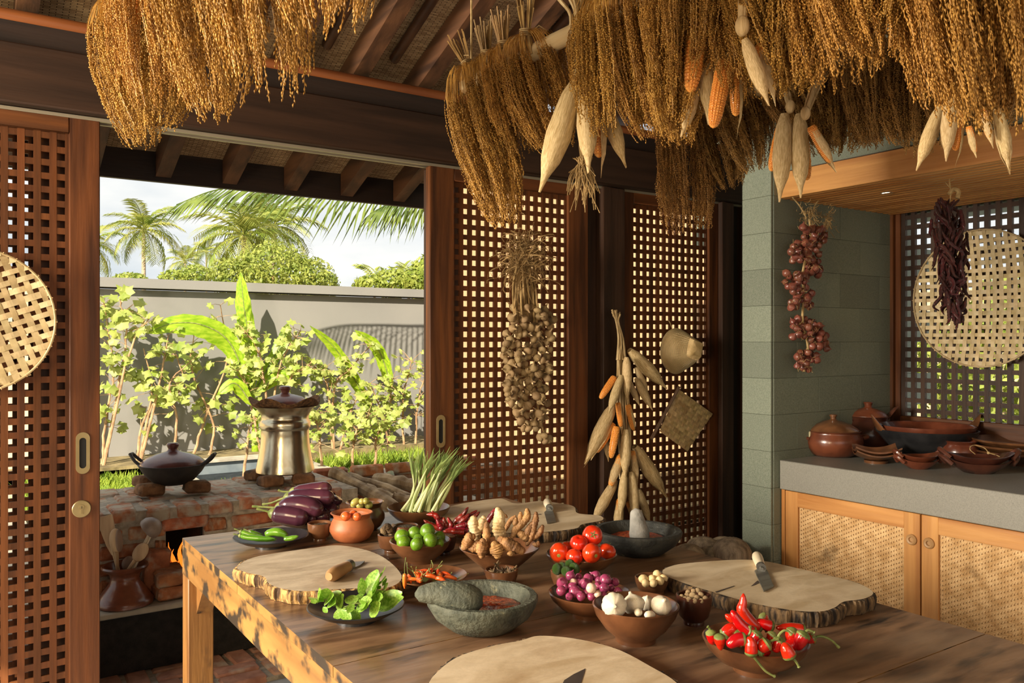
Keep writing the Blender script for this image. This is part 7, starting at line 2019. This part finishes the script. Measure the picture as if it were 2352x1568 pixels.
S1b = ((1228, 300, 1.97, 1.05, -1, 'rice sheaf tucked between the second and third sheaves of the middle pole'), (1480, 320, 1.45, 1.0, -1, 'rice sheaf tucked behind the full sheaf left of the bare cobs'), (1560, 320, 1.33, 1.0, 1, 'rice sheaf hanging directly left of the tallest bare cob'),
       (1650, 120, 1.21, 1.0, 1, 'rice sheaf whose ears brush the top of the bare cobs'), (1745, 225, 1.11, 1.0, -1, 'rice sheaf behind the torn open husk'), (1835, 215, 1.02, 1.05, 1, 'rice sheaf between the torn husk and the upper right sheaves'), (1915, 190, .94, 1.05, -1, 'rice sheaf second among the upper right sheaves'), (2000, 150, .87, 1.05, 1, 'rice sheaf third among the upper right sheaves'),
       (2190, 240, .76, .9, 1, 'golden rice sheaf at the left of the bright group near the right edge'), (2270, 270, .695, .95, 1, 'golden rice sheaf in the middle of the bright group near the right edge'))
for k, (tx, ty, y, wd, sd, lab) in enumerate(S1b): sheaf(k + 1, 0, 0, tx, ty, y, 1.33, lab, 'rice', wd, sd)
S2b = ((1715, 360, 1.91, 1.0, 1, 'rice sheaf beside the stone wall end, half hidden'), (1840, 285, 1.67, 1.0, -1, 'rice sheaf right behind the husked pair'), (1925, 340, 1.54, 1.0, -1, 'dark rice sheaf second right of the husked pair'), (1985, 330, 1.43, 1.0, 1, 'dark rice sheaf third right of the husked pair'),
       (2045, 325, 1.33, 1.0, -1, 'dark rice sheaf fourth right of the husked pair'), (2105, 335, 1.23, 1.0, 1, 'dark rice sheaf fifth right of the husked pair'), (2170, 310, 1.13, 1.0, -1, 'dark rice sheaf sixth right of the husked pair'), (2260, 300, 1.03, 1.0, -1, 'dark rice sheaf last before the right edge'))
for k, (tx, ty, y, wd, sd, lab) in enumerate(S2b): sheaf(k + 2, 0, 0, tx, ty, y, 2.13, lab, 'rice_dark', wd, sd)
S3 = ((295, 335, 2.22, 1.15, -1, 'leftmost golden rice sheaf by the left door, hanging lowest'), (385, 300, 2.08, 1.15, 1, 'golden rice sheaf second from the left door'), (350, 230, 1.9, 1.0, -1, 'golden rice sheaf behind the orange cob at the top left'), (455, 280, 1.76, 1.0, 1, 'golden rice sheaf in the middle of the left cluster'),
      (540, 245, 1.52, 1.0, -1, 'golden rice sheaf with separate hanging ears in the left cluster'), (578, 195, 1.34, .95, 1, 'rightmost full golden rice sheaf of the left cluster'), (735, 90, 1.05, .8, -1, 'golden rice sheaf whose tips show alone at the top of the picture'), (790, 30, .92, .7, 1, 'golden rice sheaf barely entering the top of the picture'))
for k, (tx, ty, y, wd, sd, lab) in enumerate(S3): sheaf(k + 2, 0, 0, tx, ty, y, .37, lab, 'rice', wd, sd)

def maize_bunch(label, polex, y, off, ears, stalk, roots=False):
    d0 = polex * SN + y * CS + off
    tie = Vector((polex, y, PZ + .03))
    t_ = thing('maize_bunch', label, 'maize', tie, group='maize hung with the rice sheaves')
    b = MB(); rg_ = random.Random(len(label))
    knot = P(stalk[0], stalk[1], d0) - tie
    for k in range(9):
        j = Vector((rg_.uniform(-.012, .012), rg_.uniform(-.012, .012), 0))
        b.tube(curve([j * 2.2 + Vector((0, 0, rg_.uniform(.05, .12))), j + Vector((0, -.02, .01)), knot * .5 + j, knot + j * .5], 4), .0048, 6)
    b.ell(knot, (.014, .014, .02), nu=10, nv=8)
    b.obj('husk_stalk', M['husk'], t_)
    for k, (x0, y0, x1, y1, cl, hs, dd) in enumerate(ears): ear(t_, P(x0, y0, d0 + dd) - tie, P(x1, y1, d0 + dd) - tie, hs, cl, k, .9 if not cl else .88)
    if roots:
        b = MB(); c = P(1340, 362, d0) - tie
        for k in range(70):
            e = c + Vector((rg_.uniform(-.035, .035), rg_.uniform(-.03, .03), -rg_.uniform(.03, .14)))
            b.tube(curve([c + Vector((rg_.uniform(-.02, .02), rg_.uniform(-.02, .02), 0)), c.lerp(e, .5) + Vector((rg_.uniform(-.015, .015), 0, 0)), e], 4), .0011, 4, cap=False)
        o = b.obj('roots', M['fibre'], t_); o['kind'] = 'stuff'
maize_bunch('bunch of husked maize ears hanging left of the middle, one ear swung far left', 1.33, 1.70, -.06, [(1325, 185, 1262, 372, True, 0, 0), (1345, 180, 1350, 342, True, 0, -.02), (1370, 215, 1376, 360, False, 1, .03), (1360, 240, 1340, 345, False, 2, .03), (1385, 230, 1425, 345, True, 0, .05)], (1328, 168), True)
maize_bunch('bare orange maize cobs hanging among the sheaves right of the middle', 1.33, 1.30, -.04, [(1608, 30, 1586, 210, False, 0, 0), (1665, 140, 1638, 292, False, 0, -.03), (1690, 150, 1690, 265, False, 1, .02), (1620, 100, 1625, 235, True, 0, .02), (1605, 195, 1575, 282, True, 0, .03)], (1640, -30))
maize_bunch('torn open maize husk turned up between the sheaves right of the bare cobs', 1.33, 1.12, -.10, [(1710, 90, 1752, 205, True, 0, 0), (1745, 100, 1770, 200, False, 2, .02)], (1705, 60))
maize_bunch('pair of pale husked maize ears hanging side by side before the stone wall', 2.13, 1.66, -.16, [(1802, 262, 1793, 408, True, 0, 0), (1836, 262, 1838, 402, True, 0, -.01), (1795, 290, 1772, 392, False, 0, .05), (1840, 300, 1854, 412, False, 0, .05)], (1815, 245))
maize_bunch('single thin maize ear with a dark tip below the sheaf right of the husked pair', 2.13, 1.52, -.12, [(1862, 290, 1908, 372, False, 2, 0)], (1850, 260))
maize_bunch('cluster of half open maize ears hanging at the right edge under the golden sheaves', 1.33, .86, .05, [(2160, 245, 2120, 350, True, 0, .10), (2185, 215, 2175, 335, True, 0, .05), (2205, 250, 2195, 345, False, 1, .06), (2255, 250, 2275, 320, False, 1, .02), (2225, 290, 2240, 350, False, 2, .04), (2290, 250, 2312, 358, True, 0, .03)], (2225, 180))
maize_bunch('orange maize cob among the golden sheaves at the top left', .37, 2.12, -.10, [(318, -60, 300, 88, False, 0, 0), (305, -50, 285, 50, True, 0, .04)], (315, -75))
